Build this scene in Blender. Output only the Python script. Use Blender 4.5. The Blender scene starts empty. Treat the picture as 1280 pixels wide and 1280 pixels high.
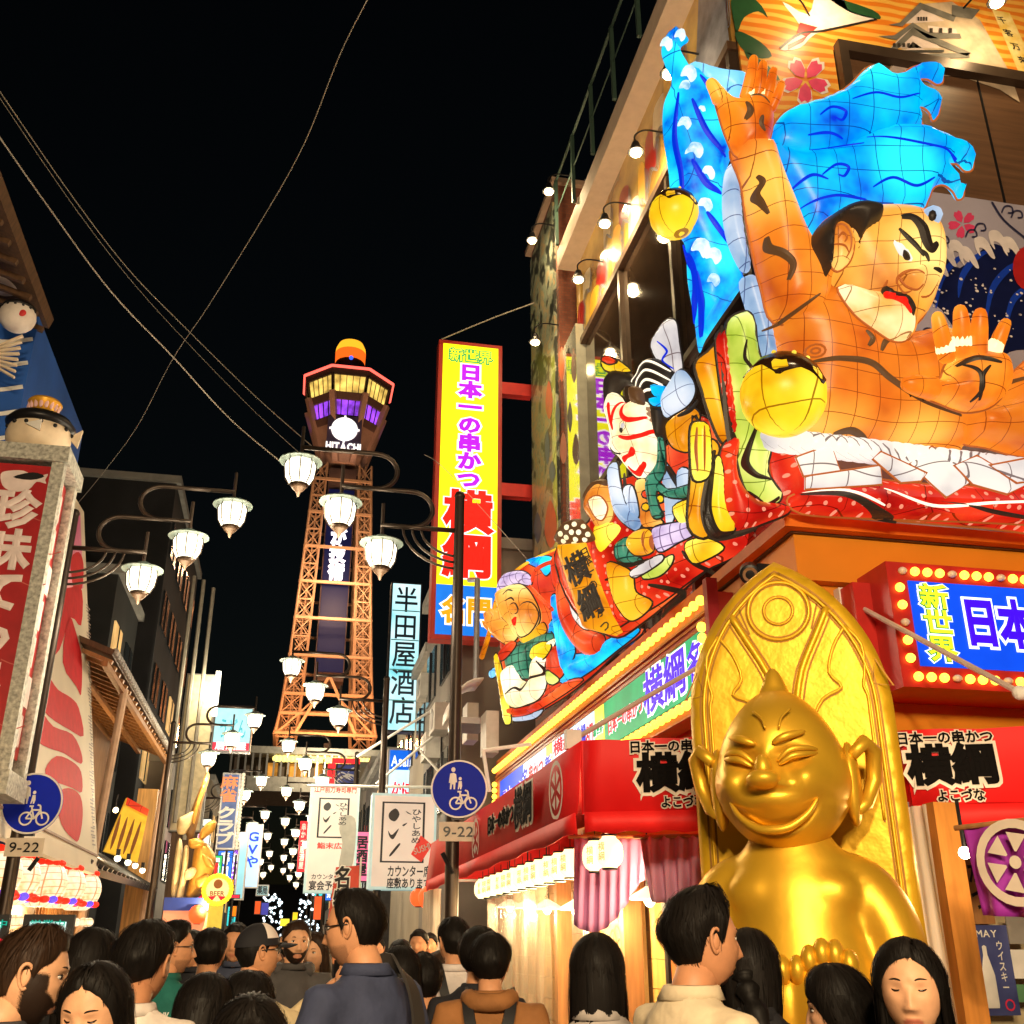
import bpy, bmesh, math, random
import numpy as np
from mathutils import Vector, Matrix, noise as mnoise
from mathutils.geometry import delaunay_2d_cdt
random.seed(7)
scene = bpy.context.scene
COL = scene.collection
V = Vector
# ---------------------------------------------------------------- camera
FPX = 1300.0
PITCH = math.atan(545 / 1300.0)
YAW = math.radians(11.63)
CAM = V((0,0,1.6))
cdat = bpy.data.cameras.new('camera')
cam = bpy.data.objects.new('camera', cdat)
COL.objects.link(cam)
cam.location = CAM
cam.rotation_euler = (math.pi / 2 + PITCH, 0,-YAW)
cdat.sensor_width = 36
cdat.lens = 36 * FPX / 1280
cdat.clip_end = 3000
scene.camera = cam
# ---------------------------------------------------------------- night sky
world = bpy.data.worlds.new('World')
scene.world = world
world.use_nodes = True
wn = world.node_tree.nodes
sky = wn.new('ShaderNodeTexSky')
sky.sky_type = 'NISHITA'
sky.sun_disc = False
sky.sun_elevation = math.radians(4)
sky.sun_rotation = math.radians(200)
wn['Background'].inputs['Strength'].default_value = 0.0011
world.node_tree.links.new(sky.outputs[0], wn['Background'].inputs['Color'])
# ---------------------------------------------------------------- exposure
scene.view_settings.view_transform = 'Standard'
scene.view_settings.look = 'None'
scene.view_settings.exposure = 0.45
scene.view_settings.gamma = 1.0
scene.view_settings.use_curve_mapping = False
cy = scene.cycles
cy.use_denoising = True
try:
  cy.denoiser = 'OPENIMAGEDENOISE'
except Exception:
  pass
cy.use_light_tree = True
cy.max_bounces = 5
cy.diffuse_bounces = 3
cy.glossy_bounces = 3
cy.transmission_bounces = 4
cy.transparent_max_bounces = 8
cy.sample_clamp_indirect = 4.0
cy.sample_clamp_direct = 0.0
cy.caustics_reflective = False
cy.caustics_refractive = False
# ---------------------------------------------------------------- measuring the place from the camera
_sy, _cy_, _sp, _cp = math.sin(YAW), math.cos(YAW), math.sin(PITCH), math.cos(PITCH)
RIGHT = V((_cy_, -_sy, 0))
FWD = V((_sy * _cp, _cy_ * _cp, _sp))
UP = RIGHT.cross(FWD)
def ray(px, py):
  return RIGHT * (px - 640) + UP * (640 - py) + FWD * FPX
def atX(px, py, X):
  d = ray(px, py); return CAM + d * ((X - CAM.x) / d.x)
def atY(px, py, Y):
  d = ray(px, py); return CAM + d * ((Y - CAM.y) / d.y)
def atZ(px, py, Z):
  d = ray(px, py); return CAM + d * ((Z - CAM.z) / d.z)
def atD(px, py, D):
  d = ray(px, py); h = math.hypot(d.x, d.y); return CAM + d * (D / h)
def atP(px, py, o, n):
  d = ray(px, py); return CAM + d * ((o - CAM).dot(n) / d.dot(n))
class Plane:
  """a standing plane: origin, u to the right, v up, n to the viewer"""
  def __init__(self, o, ang=0.0, tilt=0.0):
    # ang 0 faces -Y; positive turns towards -X (the street)
    self.o = V(o)
    self.n = V((-math.sin(ang) * math.cos(tilt), -math.cos(ang) * math.cos(tilt), math.sin(tilt)))
    self.u = V((math.cos(ang), -math.sin(ang), 0))
    self.v = self.n.cross(self.u)
  def ab(self, px, py, h=0.0):
    p = atP(px, py, self.o + self.n * h, self.n) - self.o
    return (p.dot(self.u), p.dot(self.v))
  def pt(self, a, b, h=0.0):
    return self.o + self.u * a + self.v * b + self.n * h
  def px(self, x, y, h=0.0):
    a, b = self.ab(x, y, h); return self.pt(a, b, h)
# ---------------------------------------------------------------- tags
def tag(o, label=None, cat=None, group=None, kind=None):
  if label: o['label'] = label
  if cat: o['category'] = cat
  if group: o['group'] = group
  if kind: o['kind'] = kind
  return o
def empty(name, loc, label=None, cat=None, group=None, rz=0.0):
  o = bpy.data.objects.new(name, None)
  o.location = loc; o.rotation_euler = (0,0, rz); o.empty_display_size = 0.1
  COL.objects.link(o)
  return tag(o, label, cat, group)
def copy_tree(o, parent=None):
  c = o.copy(); COL.objects.link(c); c.parent = parent
  for ch in list(o.children):
    copy_tree(ch, c)
  return c
# ---------------------------------------------------------------- mesh builder (world coordinates)
class MB:
  def __init__(self):
    self.v = []; self.f = []; self.uv = []; self.mi = []
  def add(self, vs, fs, uvs=None, mi=0):
    o = len(self.v)
    self.v += [tuple(p) for p in vs]
    self.uv += ([tuple(q) for q in uvs] if uvs else [(p[0], p[2]) for p in vs])
    self.f += [tuple(i + o for i in f) for f in fs]
    self.mi += [mi] * len(fs)
    return self
  def box(self, c, s, ax=None, mi=0):
    c = V(c); ax = ax or (V((1,0,0)), V((0,1,0)), V((0,0,1)))
    h = [x / 2 for x in s]
    vs = [c + ax[0] * (h[0] * i) + ax[1] * (h[1] * j) + ax[2] * (h[2] * k) for i in (-1,1) for j in (-1,1) for k in (-1,1)]
    return self.add(vs, [(0,1,3,2),(4,6,7,5),(0,4,5,1),(2,3,7,6),(0,2,6,4),(1,5,7,3)], mi=mi)
  def bbox(self, x0, x1, y0, y1, z0, z1, mi=0):
    return self.box(((x0 + x1) / 2,(y0 + y1) / 2,(z0 + z1) / 2),(x1 - x0, y1 - y0, z1 - z0), mi=mi)
  def bar(self, a, b, w, h=None, up=V((0,0,1)), mi=0):
    a, b = V(a), V(b); d = b - a; L = d.length
    if L < 1e-6: return self
    d = d / L
    s = d.cross(up)
    if s.length < 1e-4: s = d.cross(V((1,0,0)))
    s.normalize(); t = s.cross(d)
    return self.box((a + b) / 2,(L, w, h or w),(d, s, t), mi)
  def tube(self, path, r, seg=8, caps=True, closed=False, mi=0, flat=1.0, upv=None):
    path = [V(p) for p in path]; n = len(path)
    rs = r if isinstance(r, (list, tuple)) else [r] * n
    vs = []; uvs = []; prev = None; acc = 0
    for i, p in enumerate(path):
      if closed: t = path[(i + 1) % n] - path[i - 1]
      elif i == 0: t = path[1] - p
      elif i == n - 1: t = p - path[i - 1]
      else: t = (path[i + 1] - p).normalized() + (p - path[i - 1]).normalized()
      if t.length < 1e-9: t = V((0,0,1))
      t.normalize()
      if prev is None:
        ref = upv or (V((0,0,1)) if abs(t.z) < 0.9 else V((0,-1,0)))
        s = t.cross(ref); s.normalize()
      else:
        s = prev - t * prev.dot(t)
        if s.length < 1e-6: s = t.orthogonal()
        s.normalize()
      prev = s; q = s.cross(t)
      if i: acc += (p - path[i - 1]).length
      for k in range(seg):
        a = 2 * math.pi * k / seg
        vs.append(p + s * (math.cos(a) * rs[i]) + q * (math.sin(a) * rs[i] * flat))
        uvs.append((k / seg * 2 * math.pi * max(rs[0], rs[n // 2]), acc))
    fs = []
    m = n if closed else n - 1
    for i in range(m):
      j = (i + 1) % n
      for k in range(seg):
        l = (k + 1) % seg
        fs.append((i * seg + k, i * seg + l, j * seg + l, j * seg + k))
    if caps and not closed:
      fs.append(tuple(range(seg))[::-1]); fs.append(tuple((n - 1) * seg + k for k in range(seg)))
    return self.add(vs, fs, uvs, mi)
  def lathe(self, c, prof, seg=16, ax=None, mi=0, phase=0.0):
    """prof: list of (radius, height) along axis 2"""
    c = V(c); ax = ax or (V((1,0,0)), V((0,1,0)), V((0,0,1)))
    vs = []; uvs = []
    for r, h in prof:
      for k in range(seg):
        a = 2 * math.pi * k / seg + phase
        vs.append(c + ax[0] * (math.cos(a) * r) + ax[1] * (math.sin(a) * r) + ax[2] * h)
        uvs.append((k / seg, h))
    fs = []
    for i in range(len(prof) - 1):
      for k in range(seg):
        l = (k + 1) % seg
        fs.append((i * seg + k, i * seg + l, (i + 1) * seg + l, (i + 1) * seg + k))
    if prof[0][0] > 1e-5: fs.append(tuple(range(seg))[::-1])
    if prof[-1][0] > 1e-5: fs.append(tuple((len(prof) - 1) * seg + k for k in range(seg)))
    return self.add(vs, fs, uvs, mi)
  def ball(self, c, r, seg=12, rings=8, ax=None, mi=0):
    r = r if isinstance(r, (tuple, list)) else (r, r, r)
    ax = ax or (V((1,0,0)), V((0,1,0)), V((0,0,1)))
    return self.lathe(c, [(math.sin(math.pi * i / rings), -math.cos(math.pi * i / rings) * r[2]) for i in range(rings + 1)], seg,
              (ax[0] * r[0], ax[1] * r[1], ax[2]), mi)
  def prism(self, pts, d, mi=0):
    """pts: closed 3D polygon, d: extrusion vector"""
    n = len(pts); pts = [V(p) for p in pts]; d = V(d)
    vs = pts + [p + d for p in pts]
    fs = [tuple(range(n)), tuple(range(2 * n - 1, n - 1,-1))]
    fs += [(i, n + i, n + (i + 1) % n, (i + 1) % n) for i in range(n)]
    return self.add(vs, fs, mi=mi)
  def grid(self, pts, mi=0, uvs=None, closed=False):
    """pts: rows of equal length"""
    nr, nc = len(pts), len(pts[0])
    vs = [p for r in pts for p in r]
    uv = [q for r in uvs for q in r] if uvs else None
    fs = []
    for i in range(nr - 1):
      for k in range(nc if closed else nc - 1):
        l = (k + 1) % nc
        fs.append((i * nc + k, i * nc + l, (i + 1) * nc + l, (i + 1) * nc + k))
    return self.add(vs, fs, uv, mi)
  def build(self, name, mat, parent=None, smooth=False, loc=None, split=None):
    me = bpy.data.meshes.new(name)
    off = V(loc) if loc is not None else (V(parent.matrix_world_loc) if False else None)
    if off is None:
      off = world_loc(parent) if parent else V((0,0,0))
    vs = [(p[0] - off.x, p[1] - off.y, p[2] - off.z) for p in self.v]
    me.from_pydata(vs, [], self.f)
    mats = mat if isinstance(mat, (list, tuple)) else [mat]
    for m in mats: me.materials.append(m)
    if len(mats) > 1: me.polygons.foreach_set('material_index', self.mi)
    uvl = me.uv_layers.new(name='UVMap')
    li = np.empty(len(me.loops), dtype=np.int32); me.loops.foreach_get('vertex_index', li)
    uva = np.array(self.uv, dtype=np.float32)[li]
    uvl.data.foreach_set('uv', uva.ravel())
    bm = bmesh.new(); bm.from_mesh(me)
    bmesh.ops.recalc_face_normals(bm, faces=bm.faces)
    bm.to_mesh(me); bm.free()
    if smooth:
      me.polygons.foreach_set('use_smooth', [True] * len(me.polygons))
      if split: me.set_sharp_from_angle(angle=math.radians(split))
    me.update()
    o = bpy.data.objects.new(name, me)
    COL.objects.link(o)
    if parent: o.parent = parent
    elif loc is not None: o.location = loc
    return o
def world_loc(o):
  p = V((0,0,0))
  while o is not None:
    p = p + o.location; o = o.parent
  return p
def crom(pts, k=4, closed=True):
  """Catmull-Rom through 2D/3D points"""
  n = len(pts); P = [np.array(p, dtype=float) for p in pts]; out = []
  for i in range(n if closed else n - 1):
    p0 = P[(i - 1) % n] if closed or i > 0 else P[0]
    p1 = P[i]; p2 = P[(i + 1) % n]
    p3 = P[(i + 2) % n] if closed or i + 2 < n else P[-1]
    for j in range(k):
      t = j / k
      out.append(0.5 * (2 * p1 + (p2 - p0) * t + (2 * p0 - 5 * p1 + 4 * p2 - p3) * t * t + (3 * p1 - p0 - 3 * p2 + p3) * t ** 3))
  if not closed: out.append(P[-1])
  return [tuple(float(c) for c in q) for q in out]
def seg_dist(P, poly):
  """distance of points P (n,2) to a closed polygon"""
  A = np.array(poly); B = np.roll(A, -1, axis=0); D = B - A
  L2 = (D * D).sum(1) + 1e-12
  W = P[:, None, :] - A[None, :, :]
  t = np.clip((W * D[None]).sum(2) / L2[None], 0,1)
  q = W - t[:, :, None] * D[None]
  return np.sqrt((q * q).sum(2).min(1))
def inside(P, poly):
  A = np.array(poly); B = np.roll(A, -1, axis=0); x, y = P[:, 0][:, None], P[:, 1][:, None]
  c = (A[None, :, 1] > y) != (B[None, :, 1] > y)
  xi = (B[None, :, 0] - A[None, :, 0]) * (y - A[None, :, 1]) / (B[None, :, 1] - A[None, :, 1] + 1e-12) + A[None, :, 0]
  return (c & (x < xi)).sum(1) % 2 == 1
class Puff:
  """a padded relief: an outline on a plane, bulging towards the viewer and a little to the back"""
  def __init__(self, plane, pts, T, h0=0.0, R=None, step=None, smooth=4, back=0.4, raw=False, power=0.5):
    self.pl = plane; self.h0 = h0; self.T = T; self.power = power
    ab = pts if raw else [plane.ab(x, y, h0) for x, y in pts]
    self.poly = crom(ab, smooth) if smooth > 1 else [tuple(p) for p in ab]
    A = np.array(self.poly)
    mn, mx = A.min(0), A.max(0); ext = (mx - mn).max()
    step = step or max(ext / 30,0.025)
    xs = np.arange(mn[0] + step / 2, mx[0], step); ys = np.arange(mn[1] + step / 2, mx[1], step)
    G = np.array([(x + (step / 2 if j % 2 else 0), y) for j, y in enumerate(ys) for x in xs]) if len(xs) and len(ys) else np.zeros((0,2))
    if len(G):
      G = G[inside(G, self.poly)]
    if len(G):
      G = G[seg_dist(G, self.poly) > step * 0.35]
    dmax = seg_dist(G, self.poly).max() if len(G) else step
    self.R = min(R, dmax) if R else dmax
    nb = len(self.poly)
    verts = [V(p) for p in self.poly] + [V(p) for p in G]
    r = delaunay_2d_cdt(verts, [(i, (i + 1) % nb) for i in range(nb)], [], 0,1e-6)
    self.vs = [tuple(p) for p in r[0]]; fs = [tuple(f) for f in r[2]]
    cen = np.array([np.mean([self.vs[i] for i in f], axis=0) for f in fs])
    ok = inside(cen, self.poly)
    self.fs = [f for f, k in zip(fs, ok) if k]
    self.back = back
  def h(self, a, b):
    P = np.array([[a, b]])
    if not inside(P, self.poly)[0]: return self.h0
    return self.h0 + self._prof(seg_dist(P, self.poly))[0]
  def _prof(self, d):
    t = 1 - np.minimum(d / self.R, 1)
    return self.T * (1 - t * t) ** self.power
  def mb(self, mb=None, mi=0):
    mb = mb or MB(); pl = self.pl
    P = np.array(self.vs); d = seg_dist(P, self.poly); d[d < 1e-5] = 0
    H = self._prof(d)
    front = [pl.pt(a, b, self.h0 + h) for (a, b), h in zip(self.vs, H)]
    uv = [(a, b) for a, b in self.vs]
    mb.add(front, self.fs, uv, mi)
    rear = [pl.pt(a, b, self.h0 - h * self.back - 0.012) for (a, b), h in zip(self.vs, H)]
    o = len(mb.v)
    mb.add(rear, [f[::-1] for f in self.fs], uv, mi)
    # rim
    n = len(self.vs)
    es = {}
    for f in self.fs:
      for i in range(len(f)):
        e = (f[i], f[(i + 1) % len(f)])
        es[e] = 1
    o0 = o - n
    for (i, j) in es:
      if (j, i) not in es:
        mb.f.append((o0 + i, o + i, o + j, o0 + j)); mb.mi.append(mi)
    return mb
  def build(self, name, mat, parent):
    return self.mb().build(name, mat, parent, smooth=True, split=60)
def ribbon(mb, puff, path, w, lift=0.012, closed=False, smooth=4, mi=0, taper=True, raw=False):
  """a brush line lying on a Puff surface"""
  pl = puff.pl
  ab = path if raw else [pl.ab(x, y, puff.h0 + puff.T * 0.6) for x, y in path]
  pts = crom(ab, smooth, closed) if len(ab) > 2 else [tuple(np.array(ab[0]) * (1 - t) + np.array(ab[1]) * t) for t in np.linspace(0,1,6)]
  n = len(pts); rows = []
  for i, p in enumerate(pts):
    q0 = pts[i - 1] if (i or closed) else p; q1 = pts[(i + 1) % n] if (i + 1 < n or closed) else p
    t = np.array(q1) - np.array(q0); t = t / (np.linalg.norm(t) + 1e-9); s = np.array((-t[1], t[0]))
    k = math.sin(math.pi * (0.08 + 0.84 * i / (n - 1))) ** 0.7 if taper and not closed else 1
    row = []
    for e in (-1,-0.5,0,0.5,1):
      a, b = np.array(p) + s * (w / 2 * k * e)
      row.append(pl.pt(a, b, puff.h(a, b) + lift * (1 - 0.5 * abs(e))))
    rows.append(row)
  if closed: rows.append(rows[0])
  mb.grid(rows, mi)
  return mb
# ---------------------------------------------------------------- materials
_mats = {}
def mat(name, col=(0.5,0.5,0.5), rough=0.55, metal=0.0, var=0.12, scale=6.0, bump=0.0, bscale=60.0, emis=None, estr=0.0,
    spec=0.4, alpha=1.0, trans=0.0, stretch=None, col2=None, coat=0.0, evar=0.0):
  if name in _mats: return _mats[name]
  m = bpy.data.materials.new(name); m.use_nodes = True
  nt = m.node_tree; N = nt.nodes; L = nt.links
  b = N['Principled BSDF']
  b.inputs['Roughness'].default_value = rough; b.inputs['Metallic'].default_value = metal
  b.inputs['Specular IOR Level'].default_value = spec
  b.inputs['Alpha'].default_value = alpha
  b.inputs['Transmission Weight'].default_value = trans
  b.inputs['Coat Weight'].default_value = coat
  tc = N.new('ShaderNodeTexCoord'); mp = N.new('ShaderNodeMapping')
  mp.inputs['Scale'].default_value = stretch or (1,1,1)
  L.new(tc.outputs['Object'], mp.inputs[0])
  nz = N.new('ShaderNodeTexNoise'); nz.inputs['Scale'].default_value = scale; nz.inputs['Detail'].default_value = 5
  L.new(mp.outputs[0], nz.inputs['Vector'])
  rp = N.new('ShaderNodeValToRGB'); rp.color_ramp.elements[0].position = 0.3; rp.color_ramp.elements[1].position = 0.7
  lo = [max(0, c * (1 - var)) for c in col]; hi = [min(1, c * (1 + var)) for c in (col2 or col)]
  rp.color_ramp.elements[0].color = (*lo, 1); rp.color_ramp.elements[1].color = (*hi, 1)
  L.new(nz.outputs['Fac'], rp.inputs[0]); L.new(rp.outputs[0], b.inputs['Base Color'])
  if bump:
    nb = N.new('ShaderNodeTexNoise'); nb.inputs['Scale'].default_value = bscale; nb.inputs['Detail'].default_value = 3
    L.new(mp.outputs[0], nb.inputs['Vector'])
    bp = N.new('ShaderNodeBump'); bp.inputs['Strength'].default_value = bump; bp.inputs['Distance'].default_value = 0.02
    L.new(nb.outputs['Fac'], bp.inputs['Height']); L.new(bp.outputs[0], b.inputs['Normal'])
  if emis:
    b.inputs['Emission Strength'].default_value = estr
    if evar:
      r2 = N.new('ShaderNodeValToRGB'); r2.color_ramp.elements[0].position = 0.35; r2.color_ramp.elements[1].position = 0.7
      r2.color_ramp.elements[0].color = (*[c * (1 - evar) for c in emis], 1); r2.color_ramp.elements[1].color = (*emis, 1)
      L.new(nz.outputs['Fac'], r2.inputs[0]); L.new(r2.outputs[0], b.inputs['Emission Color'])
    else:
      b.inputs['Emission Color'].default_value = (*emis, 1)
  _mats[name] = m
  return m
def srgb(r, g, b):
  return tuple(((c / 255) / 12.92 if c / 255 <= 0.04045 else ((c / 255 + 0.055) / 1.055) ** 2.4) for c in (r, g, b))
def glow(name, rgb, s=1.0, var=0.0, scale=3.0):
  c = srgb(*rgb)
  return mat(name, tuple(x * 0.6 for x in c), 0.5, emis=c, estr=s, evar=var, scale=scale, spec=0.2)
def lantern(name, c1, c2, s=1.0, line=(70,25,8), cell=0.3, lw=0.035, nscale=1.3, grid=True, dots=None, hot=None):
  """painted paper, inner bulb light put into the emission colour, wire frame showing as thin lines; UV in metres"""
  if name in _mats: return _mats[name]
  m = bpy.data.materials.new(name); m.use_nodes = True
  nt = m.node_tree; N = nt.nodes; L = nt.links; b = N['Principled BSDF']
  b.inputs['Roughness'].default_value = 0.35; b.inputs['Specular IOR Level'].default_value = 0.3
  uv = N.new('ShaderNodeUVMap'); uv.uv_map = 'UVMap'
  tc = N.new('ShaderNodeTexCoord')
  nz = N.new('ShaderNodeTexNoise'); nz.inputs['Scale'].default_value = nscale; nz.inputs['Detail'].default_value = 2
  L.new(tc.outputs['Object'], nz.inputs['Vector'])
  nz.inputs['Scale'].default_value = nscale * 1.5; nz.inputs['Detail'].default_value = 3
  rp = N.new('ShaderNodeValToRGB'); rp.color_ramp.elements[0].position = 0.30; rp.color_ramp.elements[1].position = 0.68
  rp.color_ramp.elements[0].color = (*[x * 0.72 for x in srgb(*c1)], 1); rp.color_ramp.elements[1].color = (*srgb(*c2), 1)
  em = rp.color_ramp.elements.new(0.46); em.color = (*[(p + q) / 2 for p, q in zip(srgb(*c1), srgb(*c2))], 1)
  L.new(nz.outputs['Fac'], rp.inputs[0])
  cur = rp.outputs[0]
  if hot:  # bulb glow and the dimmer gaps between bulbs are put into the colour
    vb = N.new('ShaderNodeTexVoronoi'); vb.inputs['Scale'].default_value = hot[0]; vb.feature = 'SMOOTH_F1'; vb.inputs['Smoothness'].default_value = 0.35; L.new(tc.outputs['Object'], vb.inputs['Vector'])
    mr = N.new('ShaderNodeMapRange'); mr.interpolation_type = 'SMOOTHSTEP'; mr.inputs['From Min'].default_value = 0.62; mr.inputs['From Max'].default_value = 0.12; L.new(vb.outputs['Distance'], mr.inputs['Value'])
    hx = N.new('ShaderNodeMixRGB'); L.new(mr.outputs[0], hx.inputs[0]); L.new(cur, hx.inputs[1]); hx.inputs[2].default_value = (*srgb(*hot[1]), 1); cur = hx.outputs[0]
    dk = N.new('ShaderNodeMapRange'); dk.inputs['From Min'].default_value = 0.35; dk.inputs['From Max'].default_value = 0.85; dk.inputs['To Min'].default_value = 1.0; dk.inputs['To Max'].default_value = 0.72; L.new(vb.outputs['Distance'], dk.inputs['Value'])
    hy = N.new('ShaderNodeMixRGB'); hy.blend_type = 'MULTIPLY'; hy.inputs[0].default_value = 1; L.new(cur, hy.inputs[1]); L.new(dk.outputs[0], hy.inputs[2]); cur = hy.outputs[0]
  def mth(op, a, bb=None):
    n = N.new('ShaderNodeMath'); n.operation = op
    for i, x in enumerate((a, bb)):
      if x is None: continue
      if isinstance(x, (int, float)): n.inputs[i].default_value = x
      else: L.new(x, n.inputs[i])
    return n.outputs[0]
  if dots:
    vo = N.new('ShaderNodeTexVoronoi'); vo.voronoi_dimensions = '2D'; vo.inputs['Scale'].default_value = dots[0]; vo.inputs['Randomness'].default_value = 0.55
    L.new(uv.outputs[0], vo.inputs['Vector'])
    fac = mth('LESS_THAN', vo.outputs['Distance'], dots[1])
    mx = N.new('ShaderNodeMixRGB'); L.new(fac, mx.inputs[0]); L.new(cur, mx.inputs[1]); mx.inputs[2].default_value = (*srgb(*dots[2]), 1)
    cur = mx.outputs[0]
  if grid:
    wz = N.new('ShaderNodeTexNoise'); wz.inputs['Scale'].default_value = 1.1; wz.inputs['Detail'].default_value = 0
    L.new(tc.outputs['Object'], wz.inputs['Vector'])
    wx = N.new('ShaderNodeVectorMath'); wx.operation = 'MULTIPLY_ADD'
    L.new(wz.outputs['Color'], wx.inputs[0]); wx.inputs[1].default_value = (0.9 * cell / 0.3 * 0.5,) * 3; L.new(uv.outputs[0], wx.inputs[2])
    sx = N.new('ShaderNodeSeparateXYZ'); L.new(wx.outputs[0], sx.inputs[0])
    fs = []
    for k in (0,1):
      q = mth('FRACT', mth('DIVIDE', sx.outputs[k], cell))
      fs.append(mth('GREATER_THAN', mth('ABSOLUTE', mth('SUBTRACT', q, 0.5)), 0.5 - lw * 0.75))
    fac = mth('MAXIMUM', fs[0], fs[1])
    mx = N.new('ShaderNodeMixRGB'); L.new(mth('MULTIPLY', fac, 0.85), mx.inputs[0]); L.new(cur, mx.inputs[1]); mx.inputs[2].default_value = (*srgb(*line), 1)
    cur = mx.outputs[0]
  L.new(cur, b.inputs['Emission Color'])
  dm = N.new('ShaderNodeMixRGB'); dm.blend_type = 'MULTIPLY'; dm.inputs[0].default_value = 1; L.new(cur, dm.inputs[1]); dm.inputs[2].default_value = (0.16,0.16,0.16,1)
  L.new(dm.outputs[0], b.inputs['Base Color'])
  b.inputs['Emission Strength'].default_value = s
  _mats[name] = m
  return m
# ---------------------------------------------------------------- lettering
_glyph = {}
def glyph(ch, bold):
  k = (ch, round(bold, 3))
  if k in _glyph: return _glyph[k]
  c = bpy.data.curves.new('glyph', 'FONT'); c.body = ch; c.size = 1.0
  c.resolution_u = 2 if ord(ch) > 255 else 4
  c.fill_mode = 'BOTH'
  if bold > 0:
    c.bevel_depth = bold; c.bevel_resolution = 0
  o = bpy.data.objects.new('glyph', c); COL.objects.link(o)
  dg = bpy.context.evaluated_depsgraph_get()
  me = bpy.data.meshes.new_from_object(o.evaluated_get(dg))
  vs = np.array([tuple(v.co) for v in me.vertices]) if len(me.vertices) else np.zeros((0,3))
  fs = [tuple(p.vertices) for p in me.polygons]
  bpy.data.objects.remove(o); bpy.data.curves.remove(c); bpy.data.meshes.remove(me)
  if len(vs):
    wide = ord(ch) > 255
    if wide: cx, w = 0.5,1.0
    else:
      cx = (vs[:, 0].min() + vs[:, 0].max()) / 2; w = vs[:, 0].max() - vs[:, 0].min() + 0.08
    vs = vs - np.array([cx, 0.34 if wide else 0.35,0])
    if bold > 0: vs[:, 2] = vs[:, 2] / bold
    else: vs[:, 2] = 0
  else: w = 0.4
  _glyph[k] = (vs, fs, w)
  return _glyph[k]
def text(s, o, u, v, n, w, h, bold=0.02, vertical=False, thick=0.012, lift=0.02, mb=None, mi=0, fit=True):
  """lettering filling a w x h field centred at o"""
  mb = mb or MB(); o, u, v, n = V(o), V(u), V(v), V(n)
  gl = [glyph(c, bold) for c in s]
  if vertical:
    ch = h / len(s)
    for i, (vs, fs, gw) in enumerate(gl):
      c = o + v * (h / 2 - (i + 0.5) * ch)
      vv = [c + u * (p[0] * w) + v * (p[1] * ch * 1.0) + n * (lift + p[2] * thick) for p in vs]
      mb.add(vv, fs, mi=mi)
  else:
    tot = sum(g[2] for g in gl); sx = w / tot; x = -w / 2
    for vs, fs, gw in gl:
      c = o + u * (x + gw * sx / 2); x += gw * sx
      vv = [c + u * (p[0] * sx) + v * (p[1] * h) + n * (lift + p[2] * thick) for p in vs]
      mb.add(vv, fs, mi=mi)
  return mb
def quad_px(plane_fn, pts):
  return [plane_fn(x, y) for x, y in pts]
# shared materials
BLACK = mat('black_iron', (0.012,0.012,0.014), 0.4,0.3)
STEEL = mat('grey_steel', (0.35,0.35,0.36), 0.4,0.6)
WHITE = mat('white_paint', (0.75,0.74,0.7), 0.5)
RED = mat('red_paint', (0.55,0.02,0.015), 0.5)
WOOD = mat('warm_wood', (0.36,0.17,0.06), 0.5, scale=3, stretch=(6,6,0.6), var=0.3)
DARKWOOD = mat('dark_wood', (0.09,0.045,0.02), 0.6, scale=3, stretch=(6,6,0.6), var=0.3)
CONC = mat('grey_concrete', (0.28,0.27,0.25), 0.85, var=0.2, scale=2, bump=0.2)
GLASSDARK = mat('dark_glass', (0.02,0.018,0.015), 0.06, spec=0.8)
# ================================================================ street
pave = mat('street_paving', (0.16,0.15,0.14), 0.45, var=0.3, scale=1.5, bump=0.15, bscale=30)
g = MB(); g.add([(-400,-80,0),(400,-80,0),(400,900,0),(-400,900,0)], [(0,1,2,3)])
tag(g.build('ground', pave), kind='structure')
slab = mat('stone_slab', (0.22,0.2,0.18), 0.5, var=0.2, scale=3, bump=0.1)
pv = MB(); pv.bbox(-2.9,1.75,-20,60,0.004,0.012)
road = tag(pv.build('street_pavement', slab), kind='structure')
def copies(proto, pts, parent, scale=None):
  """proto: mesh object at the origin, first use moves it"""
  pl = world_loc(parent); out = []
  for i, p in enumerate(pts):
    o = proto if i == 0 else proto.copy()
    if i: COL.objects.link(o)
    o.parent = parent; o.location = V(p) - pl
    if scale: o.scale = (scale[i],) * 3 if isinstance(scale, list) else (scale,) * 3
    out.append(o)
  return out
def flat(mb, plane, pts, h, smooth=1, mi=0, raw=False, th=0.003):
  """a flat printed shape lying on a plane (pixels or plane coordinates)"""
  ab = pts if raw else [plane.ab(x, y, h) for x, y in pts]
  if smooth > 1: ab = crom(ab, smooth)
  r = delaunay_2d_cdt([V(p) for p in ab], [], [list(range(len(ab)))], 1,1e-7)
  mb.add([plane.pt(p[0], p[1], h) for p in r[0]], [tuple(f) for f in r[2]], [tuple(p) for p in r[0]], mi)
  return mb
def stroke(mb, plane, pts, w, h, closed=False, smooth=4, raw=False, mi=0, taper=False):
  ab = pts if raw else [plane.ab(x, y, h) for x, y in pts]
  ab = crom(ab, smooth, closed) if len(ab) > 2 and smooth > 1 else ab
  n = len(ab); rows = []
  for i, p in enumerate(ab):
    q0 = ab[i - 1] if (i or closed) else p; q1 = ab[(i + 1) % n] if (i + 1 < n or closed) else p
    t = np.array(q1) - np.array(q0); t = t / (np.linalg.norm(t) + 1e-9); s = np.array((-t[1], t[0])) * w / 2
    if taper and n > 1: s = s * max(0.12, math.sin(math.pi * (0.05 + 0.9 * i / (n - 1))))
    a = np.array(p)
    rows.append([plane.pt(*(a - s), h), plane.pt(*(a + s), h)])
  if closed: rows.append(rows[0])
  return mb.grid(rows, mi)
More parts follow.
